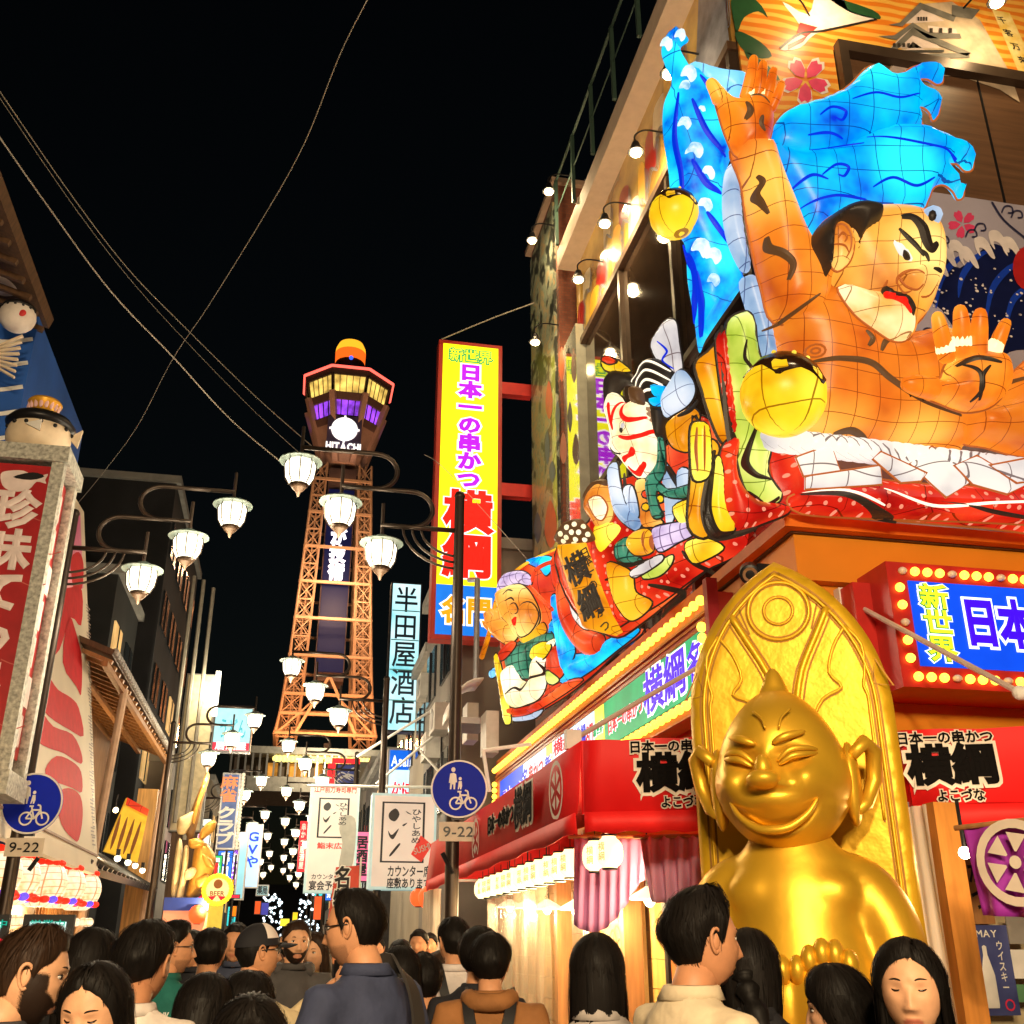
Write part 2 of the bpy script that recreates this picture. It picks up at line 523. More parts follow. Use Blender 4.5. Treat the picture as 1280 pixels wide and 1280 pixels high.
def circle(cx, cy, r, n=20, ry=None):
  return [(cx + r * math.cos(2 * math.pi * i / n), cy + (ry or r) * math.sin(2 * math.pi * i / n)) for i in range(n)]
# ================================================================ restaurant on the corner
XR = 3.9
C0 = atX(980,645, XR); YF = C0.y; ZF = C0.z
XW = 4.5
CW = atX(926,95, XW); YW = CW.y
ZC = atX(722,318, XW).z; YE = atX(722,318, XW).y      # cornice height and far end
print('corner', C0, 'wall', YW, YE, ZC)
ORANGE = mat('orange_render', (0.72,0.25,0.012), 0.55, var=0.1, scale=1.2)
ORANGE2 = mat('orange_trim', (0.68,0.17,0.01), 0.5, var=0.1)
BEIGE = mat('beige_cornice', (0.5,0.38,0.28), 0.7, var=0.08)
rest = empty('restaurant_building', (XR + 3, YF + 3,0), 'tall corner restaurant with orange fascia, painted murals and dark glass bands', 'building')
# main body
w = MB(); w.bbox(XW, XW + 12, YW, YE, ZF + 0.3, ZC - 0.2)
w.build('upper_wall', mat('brown_wall', (0.1,0.055,0.03), 0.6, var=0.2), rest)
w = MB(); w.bbox(XR + 0.25, XR + 12, YF + 0.25, YE, 2.6, ZF - 0.3)
w.build('orange_wall', ORANGE, rest)
# fascia beam along both sides, mitred at the corner
zb, zt = atX(980,658, XR).z, ZF + 0.02
fb = MB()
fb.bbox(XR, XR + 12, YF, YF + 0.5, zb, zt); fb.bbox(XR, XR + 0.5, YF + 0.5,20.5, zb + 0.001, zt - 0.001)
fb.build('fascia_beam', ORANGE2, rest)
fb = MB(); fb.bbox(XR + 0.14, XR + 12, YF + 0.14, YF + 0.45, zb - 0.42, zb); fb.bbox(XR + 0.14, XR + 0.45, YF + 0.45,20.3, zb - 0.42, zb - 0.001)
fb.build('fascia_soffit', ORANGE, rest)
rf = MB(); rf.bbox(XR + 0.1, XR + 12, YF + 0.1,20.4, zt - 0.12, zt - 0.03); rf.build('ledge', DARKWOOD, rest)
ln = MB(); ln.bar((XR + 0.45, YF + 0.24, zb - 0.24),(XR + 1.4, YF + 0.24, zb - 0.26), 0.015); ln.build('conduit', DARKWOOD, rest)
# cornice on the street side
cz = ZC
co = MB(); co.bbox(XW - 0.4, XW + 12, YW - 0.3, YE, cz - 0.4, cz); co.build('cornice', BEIGE, rest)
# roof fence
fe = MB()
for i in range(6):
  y = YW + 0.8 + i * (YE - YW - 1) / 5; fe.bar((XW - 0.45, y, cz),(XW - 0.45, y, cz + 1.5), 0.06)
fe.bar((XW - 0.45, YW, cz + 1.48),(XW - 0.45, YE, cz + 1.48), 0.04); fe.bar((XW - 0.45, YW, cz + 0.75),(XW - 0.45, YE, cz + 0.75), 0.02)
fe.build('roof_railing', mat('green_railing', (0.03,0.06,0.045), 0.6), rest)
# --- side wall: painted strip under the cornice, dark glass below
def Yat(px, py): return atX(px, py, XW).y
zs1 = cz - 0.4; zs0 = atX(727,436, XW).z
PS = Plane((XW, 0,0), math.pi / 2)            # faces the street; u = -Y
mural = mat('mural_side', (0.5,0.16,0.03), 0.22, var=0.6, scale=0.9, col2=(0.75,0.42,0.1), coat=0.6)
w = MB(); w.bbox(XW - 0.05, XW - 0.002, YW + 0.02, YE - 0.02, zs0, zs1); w.build('side_mural', mural, rest)
cream = mat('mural_cream', (0.75,0.6,0.38), 0.3, coat=0.5); dkred = mat('mural_darkred', (0.33,0.015,0.01), 0.3, coat=0.5)
yel = mat('mural_yellow', (0.8,0.42,0.04), 0.3, coat=0.5); gry = mat('mural_grey', (0.2,0.2,0.24), 0.35, coat=0.4, var=0.35)
PM = Plane((XW - 0.05,0,0), math.pi / 2)
hgt = zs1 - zs0
m_k = MB()
rnd = random.Random(3)
L0, L1 = -YE + 0.05,-YW - 0.05
for i in range(16):                                   # streaming robe-like bands
  a = L0 + (L1 - L0) * (i + 0.5) / 16; b = zs0 + hgt * rnd.uniform(0.15,0.85)
  mb_ = MB(); nm_, mt_, hh = [('mural_red_shape', dkred, 0.004),('mural_cream_shape', cream, 0.006),('mural_yellow_shape', yel, 0.008)][i % 3]
  wd, hg = rnd.uniform(0.3,0.6), rnd.uniform(0.25,0.5) * hgt
  pts = [(a - wd * 0.5, b - hg * 0.6),(a - wd * 0.1, b - hg * 0.3),(a + wd * 0.4, b - hg * 0.5),(a + wd * 0.6, b + hg * 0.2),(a + wd * 0.1, b + hg * 0.5),(a - wd * 0.4, b + hg * 0.4)]
  pts = [(min(max(x, L0), L1), min(max(y, zs0 + 0.02), zs1 - 0.02)) for x, y in pts]
  flat(mb_, PM, pts, hh, 3, raw=True).build(nm_, mt_, rest)
  for k in range(3):
    stroke(m_k, PM, [(x + 0.05 * k, min(zs1 - .03, y - 0.06 * k)) for x, y in pts[:4]], 0.025,0.011 + 0.001 * k, raw=True)
flat(m_k, PM, [(L1 - 1.2, zs0 + 0.02),(L1 - 0.02, zs0 + 0.02),(L1 - 0.02, zs1 - 0.02),(L1 - 0.7, zs1 - 0.02)], 0.0145, raw=True)
m_k.build('mural_ink', gry, rest)
fr = MB(); fr.bbox(XW - 0.12, XW - 0.004, YW + 0.02, YE, zs0 - 0.12, zs0 - 0.001); fr.build('window_head', DARKWOOD, rest)
glassb = mat('brown_glass', (0.05,0.03,0.018), 0.05, spec=0.9, coat=1.0, var=0.2)
zg0 = ZF + 0.35
ny = 3
for i in range(ny):
  y0 = YW + 0.1 + (YE - 0.5 - YW) * i / ny; y1 = YW + 0.1 + (YE - 0.5 - YW) * (i + 1) / ny
  for (za, zb_) in ((zg0,(zg0 + zs0) / 2 - 0.05),((zg0 + zs0) / 2 + 0.05, zs0 - 0.13)):
    p = MB(); p.bbox(XW - 0.03, XW - 0.003, y0 + 0.05, y1 - 0.05, za, zb_); p.build('glass_pane', glassb, rest)
  p = MB(); p.bbox(XW - 0.1, XW - 0.001, y0 - 0.045, y0 + 0.045, zg0, zs0 - 0.13); p.build('mullion', mat('bronze_mullion', (0.07,0.045,0.03), 0.4,0.4), rest)
p = MB(); p.bbox(XW - 0.09, XW - 0.002, YW + 0.15, YE - 0.45,(zg0 + zs0) / 2 - 0.05,(zg0 + zs0) / 2 + 0.05); p.build('transom', mat('bronze_mullion'), rest)
p = MB(); p.bbox(XW - 0.2, XW + 0.3, YE - 0.42, YE + 0.5,3.0, zs0 + 0.3); p.build('corner_column', mat('pale_gloss_panel', (0.5,0.5,0.42), 0.08,0.3, coat=1.0), rest)
# --- front wall mural (faces -Y)
PF = Plane((XW, YW, 0), 0.0)
w = MB(); X1 = 11.5
zband1 = atY(1042,66, YW).z; zband0 = atY(1165,243, YW).z
w.bbox(XW + 0.001, X1, YW - 0.04, YW - 0.002, zband1, cz - 0.41); xb = atY(1042,66, YW).x; w.bbox(XW + 0.001, xb - 0.03, YW - 0.04, YW - 0.002, zband0, zband1 - 0.0005)
def striped(name, ca, cb, scale, dist):
  m = mat(name, ca, 0.4); nt = m.node_tree; N = nt.nodes; L = nt.links
  wv = N.new('ShaderNodeTexWave'); wv.bands_direction = 'Z'; wv.inputs['Scale'].default_value = scale; wv.inputs['Distortion'].default_value = dist
  wv.inputs['Detail'].default_value = 2; wv.inputs['Detail Scale'].default_value = 0.6
  tc = N.new('ShaderNodeTexCoord'); L.new(tc.outputs['Object'], wv.inputs['Vector'])
  rp = N.new('ShaderNodeValToRGB'); rp.color_ramp.elements[0].color = (*ca, 1); rp.color_ramp.elements[1].color = (*cb, 1)
  rp.color_ramp.elements[0].position = 0.35; rp.color_ramp.elements[1].position = 0.65
  L.new(wv.outputs['Color'], rp.inputs[0]); L.new(rp.outputs[0], N['Principled BSDF'].inputs['Base Color'])
  return m
w.build('front_mural', striped('mural_sunset', (0.72,0.2,0.015),(0.8,0.42,0.07), 2.2,5.0), rest)
PMF = Plane((XW, YW - 0.04,0), 0.0)
def part(shapes, name, mt, h, pl=PMF, sm=1):
  for s in shapes:
    m = MB(); flat(m, pl, s, h, sm); m.build(name, mt, rest)
def petal_flower(cx, cy, r, rot=0.0, n=5):
  out = []
  for k in range(n):
    a = rot + 2 * math.pi * k / n
    c, s = math.cos(a), math.sin(a)
    loc = [(0.12,0),(0.4,0.24),(0.8,0.3),(1.0,0.14),(0.9,0),(1.0,-0.14),(0.8,-0.3),(0.4,-0.24)]
    out.append([(cx + r * (x * c - y * s), cy + r * (x * s + y * c)) for x, y in loc])
  return out
pink = mat('mural_pink', (0.75,0.06,0.16), 0.4); offw = mat('mural_white', (0.8,0.72,0.68), 0.4); pine = mat('mural_pine', (0.02,0.08,0.03), 0.4)
part([[(x + (x - 1007) * 0.15, y + (y - 100) * 0.15) for x, y in p] for p in petal_flower(1007,100,28,0.35)], 'blossom_edge', offw, 0.004)
part(petal_flower(1007,100,28,0.35), 'blossom', pink, 0.008)
# crane
part([[(978,2),(1010,18),(1022,-10),(1052,-14),(1060,12),(1095,24),(1060,32),(1020,42),(1000,60),(975,62),(992,48),(1000,32)]], 'crane_body', offw, 0.004, sm=3)
part([[(1000,28),(1022,34),(1008,46),(996,40)], [(985,56),(1010,44),(1004,52),(985,62)]], 'crane_red_feathers', mat('mural_red', (0.5,0.02,0.02), 0.4), 0.008)
m = MB(); stroke(m, PMF, [(975,60),(1000,42),(1030,38),(1096,24)], 0.03,0.009); stroke(m, PMF, [(1012,20),(1000,0),(980,-8)], 0.025,0.0095); m.build('crane_ink', mat('mural_ink_black', (0.02,0.015,0.015), 0.4), rest)
# pine branches
part([[(915,-6),(945,0),(960,22),(948,14),(930,22),(922,40),(918,30)], [(920,38),(950,52),(965,70),(945,72),(925,58)], [(930,64),(958,80),(975,100),(950,92)],
    [(1035,-5),(1090,12),(1100,24),(1070,18),(1050,8)]], 'pine_branch', pine, 0.004, sm=3)
# castle, tier by tier
cw = mat('castle_wall', (0.62,0.5,0.45), 0.5); ct = mat('castle_tile', (0.14,0.13,0.11), 0.5, var=0.3); ctd = mat('castle_dark', (0.03,0.025,0.02), 0.5)
part([[(1108,92),(1140,40),(1150,5),(1190,2),(1225,25),(1262,90),(1275,128),(1250,112),(1200,95),(1110,95)]], 'castle_stage', mat('castle_stone', (0.5,0.38,0.26), 0.6, var=0.3, scale=4), 0.004)
part([[(1113,60),(1141,30),(1176,60)], [(1108,92),(1141,52),(1196,90)], [(1125,30),(1150,6),(1180,26)], [(1160,32),(1195,36),(1198,46),(1160,42)]], 'castle_gable_wall', cw, 0.008)
part([[(1111,31),(1125,28),(1150,3),(1195,20),(1192,27),(1152,12),(1128,33)], [(1098,45),(1118,44),(1141,28),(1160,40),(1200,42),(1202,48),(1160,48),(1141,34),(1121,50)],
    [(1097,62),(1112,62),(1141,34),(1214,66),(1208,70),(1141,44),(1117,66)], [(1100,68),(1212,66),(1212,72),(1100,74)], [(1190,6),(1225,12),(1215,24),(1190,20)]], 'castle_roof', ct, 0.012)
part([[(1116 + 6 * k, 54),(1119.5 + 6 * k, 53.7),(1119.5 + 6 * k, 58.5),(1116 + 6 * k, 58.8)] for k in range(4 + 1)] + [[(1147 + 3.4 * k, 21),(1149 + 3.4 * k, 21),(1149 + 3.4 * k, 26),(1147 + 3.4 * k, 26)] for k in range(4)] +
   [[(1162 + 12 * k, 35),(1166 + 12 * k, 35),(1166 + 12 * k, 41),(1162 + 12 * k, 41)] for k in range(3)] + [[(1116,63),(1180,62),(1180,65),(1116,66)]], 'castle_window', ctd, 0.017)
# hanging banner with lucky words
bn = MB(); flat(bn, PMF, [(1240,12),(1262,16),(1290,75),(1284,95),(1274,92)], 0.004); bn.build('lucky_banner', mat('mural_banner', (0.8,0.5,0.05), 0.4, col2=(0.8,0.65,0.3)), rest)
tb = MB()
for ch, (x, y) in zip('千客万来', ((1252,26),(1260,42),(1269,59),(1278,76))):
  p = PMF.px(x, y); text(ch, p, PMF.u, (PMF.v + PMF.u * -0.35).normalized(), PMF.n, 0.13,0.13,0.02, lift=0.009, thick=0.001, mb=tb)
tb.build('banner_lettering', mat('mural_ink_black'), rest)
# brown shutter band with frame
w = MB(); xb = atY(1042,66, YW).x
w.bbox(xb, X1, YW - 0.03, YW - 0.003, zband0, zband1 - 0.001)
w.build('shutter', mat('brown_shutter', (0.14,0.07,0.035), 0.5, var=0.25, scale=3, stretch=(0.3,1,5)), rest)
w = MB(); w.bbox(xb - 0.02, X1, YW - 0.16, YW - 0.045, zband1 - 0.1, zband1 + 0.06); w.bbox(xb - 0.02, xb + 0.1, YW - 0.16, YW - 0.035, zband0, zband1 - 0.1); w.build('shutter_frame', mat('bronze_mullion'), rest)
for px in (1232,):
  q = atY(px, 160, YW); w = MB(); w.bbox(q.x - 0.012, q.x + 0.012, YW - 0.045, YW - 0.031, zband0, zband1 - 0.1); w.build('shutter_joint', BLACK, rest)
# lower mural: lavender sky, navy swell, spray, blossom and red sun
w = MB(); w.bbox(XW + 0.001, X1, YW - 0.04, YW - 0.002, ZF + 0.1, zband0 - 0.001)
w.build('wave_mural', mat('mural_lavender', (0.42,0.38,0.45), 0.45, var=0.1, scale=1.5), rest)
PL = PMF
navy = mat('mural_navy', (0.006,0.01,0.06), 0.4); blu = mat('mural_blue', (0.01,0.05,0.45), 0.4)
part([[(1120,400),(1130,350),(1165,320),(1185,322),(1200,335),(1230,310),(1245,305),(1262,312),(1290,308),(1340,300),(1340,470),(1290,440),(1262,440),(1235,455),(1200,420),(1165,378)]], 'navy_swell', navy, 0.004, sm=3)
m = MB()
for arc in ([(1170,385),(1176,350),(1192,328),(1212,316)], [(1198,372),(1203,345),(1220,322),(1240,312)], [(1232,405),(1240,362),(1262,335),(1290,322)], [(1256,420),(1264,380),(1280,362),(1300,352)]):
  stroke(m, PMF, arc, 0.075,0.008, taper=True)
m.build('blue_swell_band', blu, rest)
m = MB(); rr = random.Random(5)
for k in range(95):
  x, y = rr.uniform(1165,1300), rr.uniform(335,425)
  c = PMF.ab(x, y, 0.01); r = rr.uniform(0.008,0.024); flat(m, PMF, circle(c[0], c[1], r, 7, r * 0.8), 0.012, raw=True)
m.build('spray_dots', offw, rest)
m = MB()
for sx, sy in ((1180,318),(1196,312),(1208,320),(1228,308),(1246,300),(1170,330),(1262,308)):
  flat(m, PMF, [(sx - 10, sy - 10),(sx, sy - 12),(sx + 8, sy - 4),(sx + 16, sy + 14),(sx + 11, sy + 14),(sx + 3, sy + 4),(sx - 4, sy + 2),(sx - 2, sy + 12),(sx - 8, sy + 4)], 0.016 + 0.0005 * (sx % 5), 3)
m.build('white_spray', offw, rest)
m = MB()
for sx, sy in ((1180,300),(1226,284),(1215,292),(1260,262),(1272,268),(1178,420),(1160,415)):
  stroke(m, PMF, [(sx - 8, sy + 4),(sx - 4, sy - 4),(sx + 4, sy - 4),(sx + 6, sy + 3),(sx, sy + 4)], 0.02,0.019)
stroke(m, PMF, [(1240,252),(1255,275),(1285,300)], 0.03,0.0195)
m.build('wave_ink', mat('mural_ink_navy', (0.03,0.03,0.08), 0.4), rest)
part(petal_flower(1203,280,18,0.5), 'blossom', pink, 0.006)
part([circle(1286,335,20,24,28)], 'red_sun', mat('mural_red'), 0.021)
# ================================================================ cornice flood lamps
bulbm = mat('flood_bulb', (0.9,0.8,0.6), 0.3, emis=(1.0,0.72,0.32), estr=14)
def flood(px, py, X, label, power=60.0, Y=None):
  p = atX(px, py, X) if Y is None else atY(px, py, Y)
  e = empty('flood_lamp', p, label, 'lamp', 'flood lamps on arms along the cornices')
  m = MB(); m.lathe((0,0,0), [(0.0,0.17),(0.05,0.16),(0.07,0.08),(0.12,0.0),(0.11,-0.01)], 12); s = m.build('lamp_shade', BLACK, loc=(0,0,0)); s.parent = e
  m = MB(); m.ball((0,0,-0.015),(0.085,0.085,0.05), 10,6); b = m.build('bulb', bulbm, loc=(0,0,0)); b.parent = e
  m = MB()
  tip = V((0.45,0,0.42)) if Y is None else V((0,0.55,0.5))
  m.tube(crom([(0,0,0.16),(0,0,0.3),(tip.x * 0.35, tip.y * 0.35,0.42), tuple(tip)], 4, False), 0.014,6); a = m.build('arm', BLACK, loc=(0,0,0)); a.parent = e
  ld = bpy.data.lights.new('flood_light', 'POINT'); ld.energy = power; ld.color = (1.0,0.74,0.4); ld.shadow_soft_size = 0.08
  lo = bpy.data.objects.new('flood_light', ld); COL.objects.link(lo); lo.parent = e; lo.location = (0,0,-0.12)
  return e
flood(795,190, XW - 0.5, 'flood lamp on the beige cornice, just left of the blue wave')
flood(756,279, XW - 0.5, 'flood lamp on the beige cornice, middle one of the side wall')
flood(723,349, XW - 0.5, 'flood lamp at the far lower end of the beige cornice')
flood(836,92, XW - 0.5, 'flood lamp beside the top of the blue wave', 25)
flood(1246,2,0, 'flood lamp over the castle mural at the top edge', 30, Y=YW - 0.6)
flood(1040,-40,0, 'flood lamp over the crane mural above the picture edge', 30, Y=YW - 0.6)
# ================================================================ brick building next door with tall dragon mural
X2 = 4.25
yb0 = YE + 0.52; yb1 = atX(664,300, X2).y
zb1 = atX(712,186, X2).z
b2 = empty('brick_building', (X2 + 2, yb0,0), 'brown brick building with a tall grey green painted street wall', 'building')
brick = mat('brown_brick', (0.22,0.07,0.035), 0.8)
nt = brick.node_tree; bt = nt.nodes.new('ShaderNodeTexBrick'); bt.inputs['Scale'].default_value = 4.5
bt.inputs['Color1'].default_value = (0.24,0.075,0.04,1); bt.inputs['Color2'].default_value = (0.17,0.05,0.03,1); bt.inputs['Mortar'].default_value = (0.12,0.07,0.05,1)
tcn = nt.nodes.new('ShaderNodeTexCoord'); mpn = nt.nodes.new('ShaderNodeMapping'); mpn.inputs['Rotation'].default_value = (math.pi / 2,0,0)
nt.links.new(tcn.outputs['Object'], mpn.inputs[0]); nt.links.new(mpn.outputs[0], bt.inputs['Vector']); nt.links.new(bt.outputs['Color'], nt.nodes['Principled BSDF'].inputs['Base Color'])
w = MB(); w.bbox(X2, X2 + 9, yb0, yb1,0, zb1); w.build('wall', brick, b2)
w = MB(); w.bbox(X2 - 0.12, X2 + 9.1, yb0 - 0.1, yb1 + 0.1, zb1, zb1 + 0.12); w.build('coping', mat('coping', (0.3,0.2,0.14), 0.7), b2)
w = MB(); w.tube([(X2 + 0.45, yb0 - 0.06,4),(X2 + 0.45, yb0 - 0.06, zb1 - 0.3)], 0.05,8); w.build('downpipe', mat('pipe_pale', (0.45,0.36,0.3), 0.5), b2)
dragon = mat('dragon_mural', (0.2,0.24,0.16), 0.35, coat=0.4)
nt = dragon.node_tree; N = nt.nodes; L = nt.links
wv = N.new('ShaderNodeTexWave'); wv.inputs['Scale'].default_value = 1.1; wv.inputs['Distortion'].default_value = 9; wv.inputs['Detail'].default_value = 4; wv.inputs['Detail Scale'].default_value = 1.6
tcn = N.new('ShaderNodeTexCoord'); L.new(tcn.outputs['Object'], wv.inputs['Vector'])
rp = N.new('ShaderNodeValToRGB'); cr = rp.color_ramp
cr.elements[0].color = (0.03,0.035,0.03,1); cr.elements[0].position = 0.12; cr.elements[1].color = (0.34,0.36,0.26,1); cr.elements[1].position = 0.5
e_ = cr.elements.new(0.85); e_.color = (0.2,0.26,0.2,1); e_ = cr.elements.new(0.95); e_.color = (0.4,0.3,0.16,1)
L.new(wv.outputs['Color'], rp.inputs[0]); L.new(rp.outputs[0], N['Principled BSDF'].inputs['Base Color'])
w = MB(); w.bbox(X2 - 0.06, X2 - 0.002, yb0 + 0.15, yb1 - 0.15,6.5, zb1 - 0.3); w.build('dragon_mural', dragon, b2)
P2 = Plane((X2 - 0.06,0,0), math.pi / 2)
m = MB()
for (x, y, ln_, wd) in ((686,500,24,4),(702,455,22,3),(704,560,20,4),(688,655,30,7)):
  m = MB(); flat(m, P2, [(x, y - ln_),(x + wd, y - ln_ * 0.3),(x + wd, y + ln_ * 0.6),(x, y + ln_),(x - wd, y + ln_ * 0.4),(x - wd * 0.8, y - ln_ * 0.4)], 0.004,3); m.build('mural_red_flame', mat('mural_orange_red', (0.5,0.07,0.02), 0.4), b2)
m = MB()
for (x, y, ln_, wd) in ((684,560,22,3),(697,520,20,3),(672,660,20,5),(690,590,14,4)):
  m = MB(); flat(m, P2, [(x, y - ln_),(x + wd, y),(x, y + ln_),(x - wd, y)], 0.006,3); m.build('mural_blue_scale', mat('mural_deepblue', (0.02,0.06,0.14), 0.4), b2)
flood(686,239, X2 - 0.5, 'flood lamp at the top of the brick building wall', 80)
flood(665,300, X2 - 0.5, 'flood lamp at the far edge of the brick building wall', 80)
flood(672,420, X2 - 0.5, 'flood lamp halfway down the brick building wall', 40).location.y += 0.2
# ================================================================ illuminated signboard along the street side
XS = XR - 0.12
ledm = mat('amber_bulb', (0.9,0.6,0.05), 0.3, emis=(1.0,0.62,0.05), estr=2.6)
ledo = mat('unlit_bulb', (0.75,0.62,0.5), 0.3, spec=0.6)
def yz(px, py): q = atX(px, py, XS); return q.y, q.z
y_near, z_topn = yz(886,742); y_far, z_topf = yz(620,958)
_, z_bot = yz(885,866); z_top = (z_topn + z_topf) / 2
print('side sign', y_near, y_far, z_bot, z_topn, z_topf)
ss = empty('street_signboard', (XS, (y_near + y_far) / 2, z_bot), 'long backlit signboard of green, blue and white panels edged with amber bulbs', 'sign')
m = MB(); m.bbox(XS, XR + 0.13, y_near, y_far, z_bot - 0.12, z_top); m.build('case', mat('sign_case_red', (0.42,0.03,0.02), 0.4), ss)
m = MB(); m.bbox(XS - 0.06, XS + 0.05, y_near - 0.1, y_near - 0.002, z_bot - 0.3, z_top + 0.1); m.build('end_post', mat('sign_post_red', (0.35,0.015,0.03), 0.35), ss)
for k, dz in enumerate((0.17,0.225,0.28)):
  m = MB(); m.bbox(XS - 0.03 + 0.012 * k, XS - 0.002, y_near + 0.02, y_far - 0.02, z_top - dz - 0.028, z_top - dz); m.build('trim_strip', mat('amber_trim', (0.5,0.16,0.02), 0.3), ss)
ztx1 = z_top - 0.33; ztx0 = z_bot + 0.06
def ypan(px): # along the panel mid line
  ym = None
  lo, hi = y_near, y_far
  for _ in range(40):
    mid = (lo + hi) / 2; q = V((XS, mid, (ztx0 + ztx1) / 2)) - CAM
    x = 640 + FPX * q.dot(RIGHT) / q.dot(FWD)
    if x > px: lo = mid
    else: hi = mid
  return lo
greens = glow('panel_green', (0,165,105), 0.8,0.3); cyanp = glow('panel_cyan', (190,235,250), 0.9,0.15); bluep = glow('panel_blue', (20,80,235), 0.9,0.25)
redp = glow('letter_red', (225,20,45), 0.9); whp = glow('letter_white', (255,250,250), 1.0); vio = glow('letter_violet', (70,10,240), 0.9); dbl = glow('letter_blue', (20,40,190), 0.85)
teal = glow('letter_teal', (0,150,130), 0.85); yelp = glow('panel_yellow', (240,235,90), 0.95,0.1)
PSS = Plane((XS, 0,0), math.pi / 2)
def side_panel(x0, x1, mt, items):
  ya, yb = ypan(x1), ypan(x0)
  m = MB(); m.bbox(XS - 0.02, XS - 0.001, ya + 0.02, yb - 0.02, ztx0, ztx1); pn = m.build('light_panel', mt, ss)
  L_ = yb - ya; H_ = ztx1 - ztx0
  for s, f0, f1, mt1, hf, zoff in items:       # fractions measured from the far end (reading direction)
    cyv = yb - L_ * (f0 + f1) / 2; wv_ = L_ * (f1 - f0)
    o = V((XS - 0.02, cyv, (ztx0 + ztx1) / 2 + zoff * H_))
    text(s, o, PSS.u, PSS.v, PSS.n, wv_, H_ * hf, 0.075, lift=0.008, thick=0.004).build('lettering_outline', whp, ss)
    text(s, o, PSS.u, PSS.v, PSS.n, wv_, H_ * hf, 0.028, lift=0.018, thick=0.004).build('lettering', mt1, ss)
side_panel(757,884, greens, [('日本一の串かつ', 0.06,0.46, redp, 0.36,-0.12),('横綱', 0.47,0.86, vio, 0.88,0),('名', 0.87,1.0, vio, 0.7,0)])
side_panel(745,757, yelp, [('新世界', 0.0,1.0, greens, 0.3,0)])
side_panel(722,745, cyanp, [('横綱', 0.0,0.62, dbl, 0.7,0),('名門', 0.6,1.0, redp, 0.5,0)])
side_panel(692,722, cyanp, [('日本一の串かつ', 0.02,0.98, teal, 0.4,-0.2),('横綱', 0.1,0.95, redp, 0.42,0.24)])
side_panel(684,692, yelp, [('新', 0,1, dbl, 0.4,0)])
side_panel(655,684, cyanp, [('串かつ', 0.3,0.95, redp, 0.6,0),('名', 0.0,0.3, dbl, 0.6,0)])
side_panel(626,655, bluep, [('日本一の', 0.15,0.98, vio, 0.5,-0.15)])
pb = MB(); pb.ball((0,0,0),(0.05,0.05,0.05), 8,6); bulb = pb.build('bulb', ledm, loc=(0,0,0), smooth=True)
N_ = 58; pts = []
yy = [y_near + 0.1 + (y_far - y_near - 0.2) * i / (N_ - 1) for i in range(N_)]
pts = [(XS - 0.05, y, z_top - 0.07) for y in yy]
pts += [(XS - 0.05, y, z_bot - 0.03) for y in yy[:40]]
pts += [(XS - 0.05, y_near + 0.12, ztx0 + (ztx1 - ztx0) * k / 5) for k in range(6)] + [(XS - 0.05, y_far - 0.12, ztx0 - 0.1 + (ztx1 - ztx0 + 0.1) * k / 6) for k in range(7)]
copies(bulb, pts, ss)
# ================================================================ blue signboard on the front
YB = YF - 0.32
fs = empty('front_signboard', atY(1200,860, YB), 'blue backlit signboard in a red frame ringed with amber bulbs', 'sign')
q0 = atY(1116,702, YB); q1 = atY(1131,858, YB)
fx0 = atY(1118,780, YB).x; fz1 = q0.z; fz0 = q1.z; fx1 = fx0 + 3.2
m = MB(); m.bbox(fx0, fx1, YB, YF + 0.24, fz0, fz1); m.build('frame', mat('sign_frame_red', (0.5,0.025,0.02), 0.4), fs)
m = MB(); m.bbox(fx0 - 0.16, fx0 - 0.001, YF - 0.05, YF + 0.24, fz0 + 0.02, fz1 - 0.1); m.build('mounting_box', mat('sign_frame_red'), fs)
bx0 = fx0 + 0.17
m = MB(); m.bbox(bx0, fx1 - 0.17, YB - 0.015, YB - 0.001, fz0 + 0.17, fz1 - 0.16); m.build('light_panel', glow('front_blue', (10,75,235), 0.75,0.15), fs)
u, v, n = V((1,0,0)), V((0,0,1)), V((0,-1,0))
hh = fz1 - fz0 - 0.33; zc = (fz0 + fz1) / 2 + 0.005
wht = glow('sign_white', (240,252,255), 1.0); grn = glow('sign_green', (10,130,40), 0.7); yl2 = glow('sign_yellowgreen', (225,240,40), 0.95)
text('新世界', (bx0 + 0.2, YB - 0.015, zc), u, v, n, 0.26, hh * 0.92,0.09, True, lift=0.008, thick=0.004).build('lettering_outline', wht, fs)
text('新世界', (bx0 + 0.2, YB - 0.015, zc), u, v, n, 0.26, hh * 0.92,0.05, True, lift=0.014, thick=0.004).build('lettering_outline', grn, fs)
text('新世界', (bx0 + 0.2, YB - 0.015, zc), u, v, n, 0.26, hh * 0.92,0.02, True, lift=0.02, thick=0.004).build('lettering', yl2, fs)
text('日本一の串かつ', (bx0 + 0.42 + 1.16, YB - 0.015, zc + 0.02), u, v, n, 2.32,0.42,0.1, lift=0.008, thick=0.004).build('lettering_outline', wht, fs)
text('日本一の串かつ', (bx0 + 0.42 + 1.16, YB - 0.015, zc + 0.02), u, v, n, 2.32,0.42,0.045, lift=0.016, thick=0.004).build('lettering', glow('sign_violet', (60,10,235), 0.8), fs)
pb = MB(); pb.ball((0,0,0),(0.038,0.038,0.038), 10,6); bulb = pb.build('bulb', ledm, loc=(0,0,0), smooth=True)
pb = MB(); pb.ball((0,0,0),(0.038,0.038,0.03), 10,6); bulbo = pb.build('bulb', ledo, loc=(0,0,0), smooth=True)
pl_, po_ = [], []
k = 0
for i in range(26):
  (po_ if i % 4 == 0 else pl_).append((fx0 + 0.13 + i * 0.112, YB - 0.02, fz1 - 0.08))
  (po_ if (i + 1) % 4 == 0 else pl_).append((fx0 + 0.13 + i * 0.112, YB - 0.02, fz0 + 0.08))
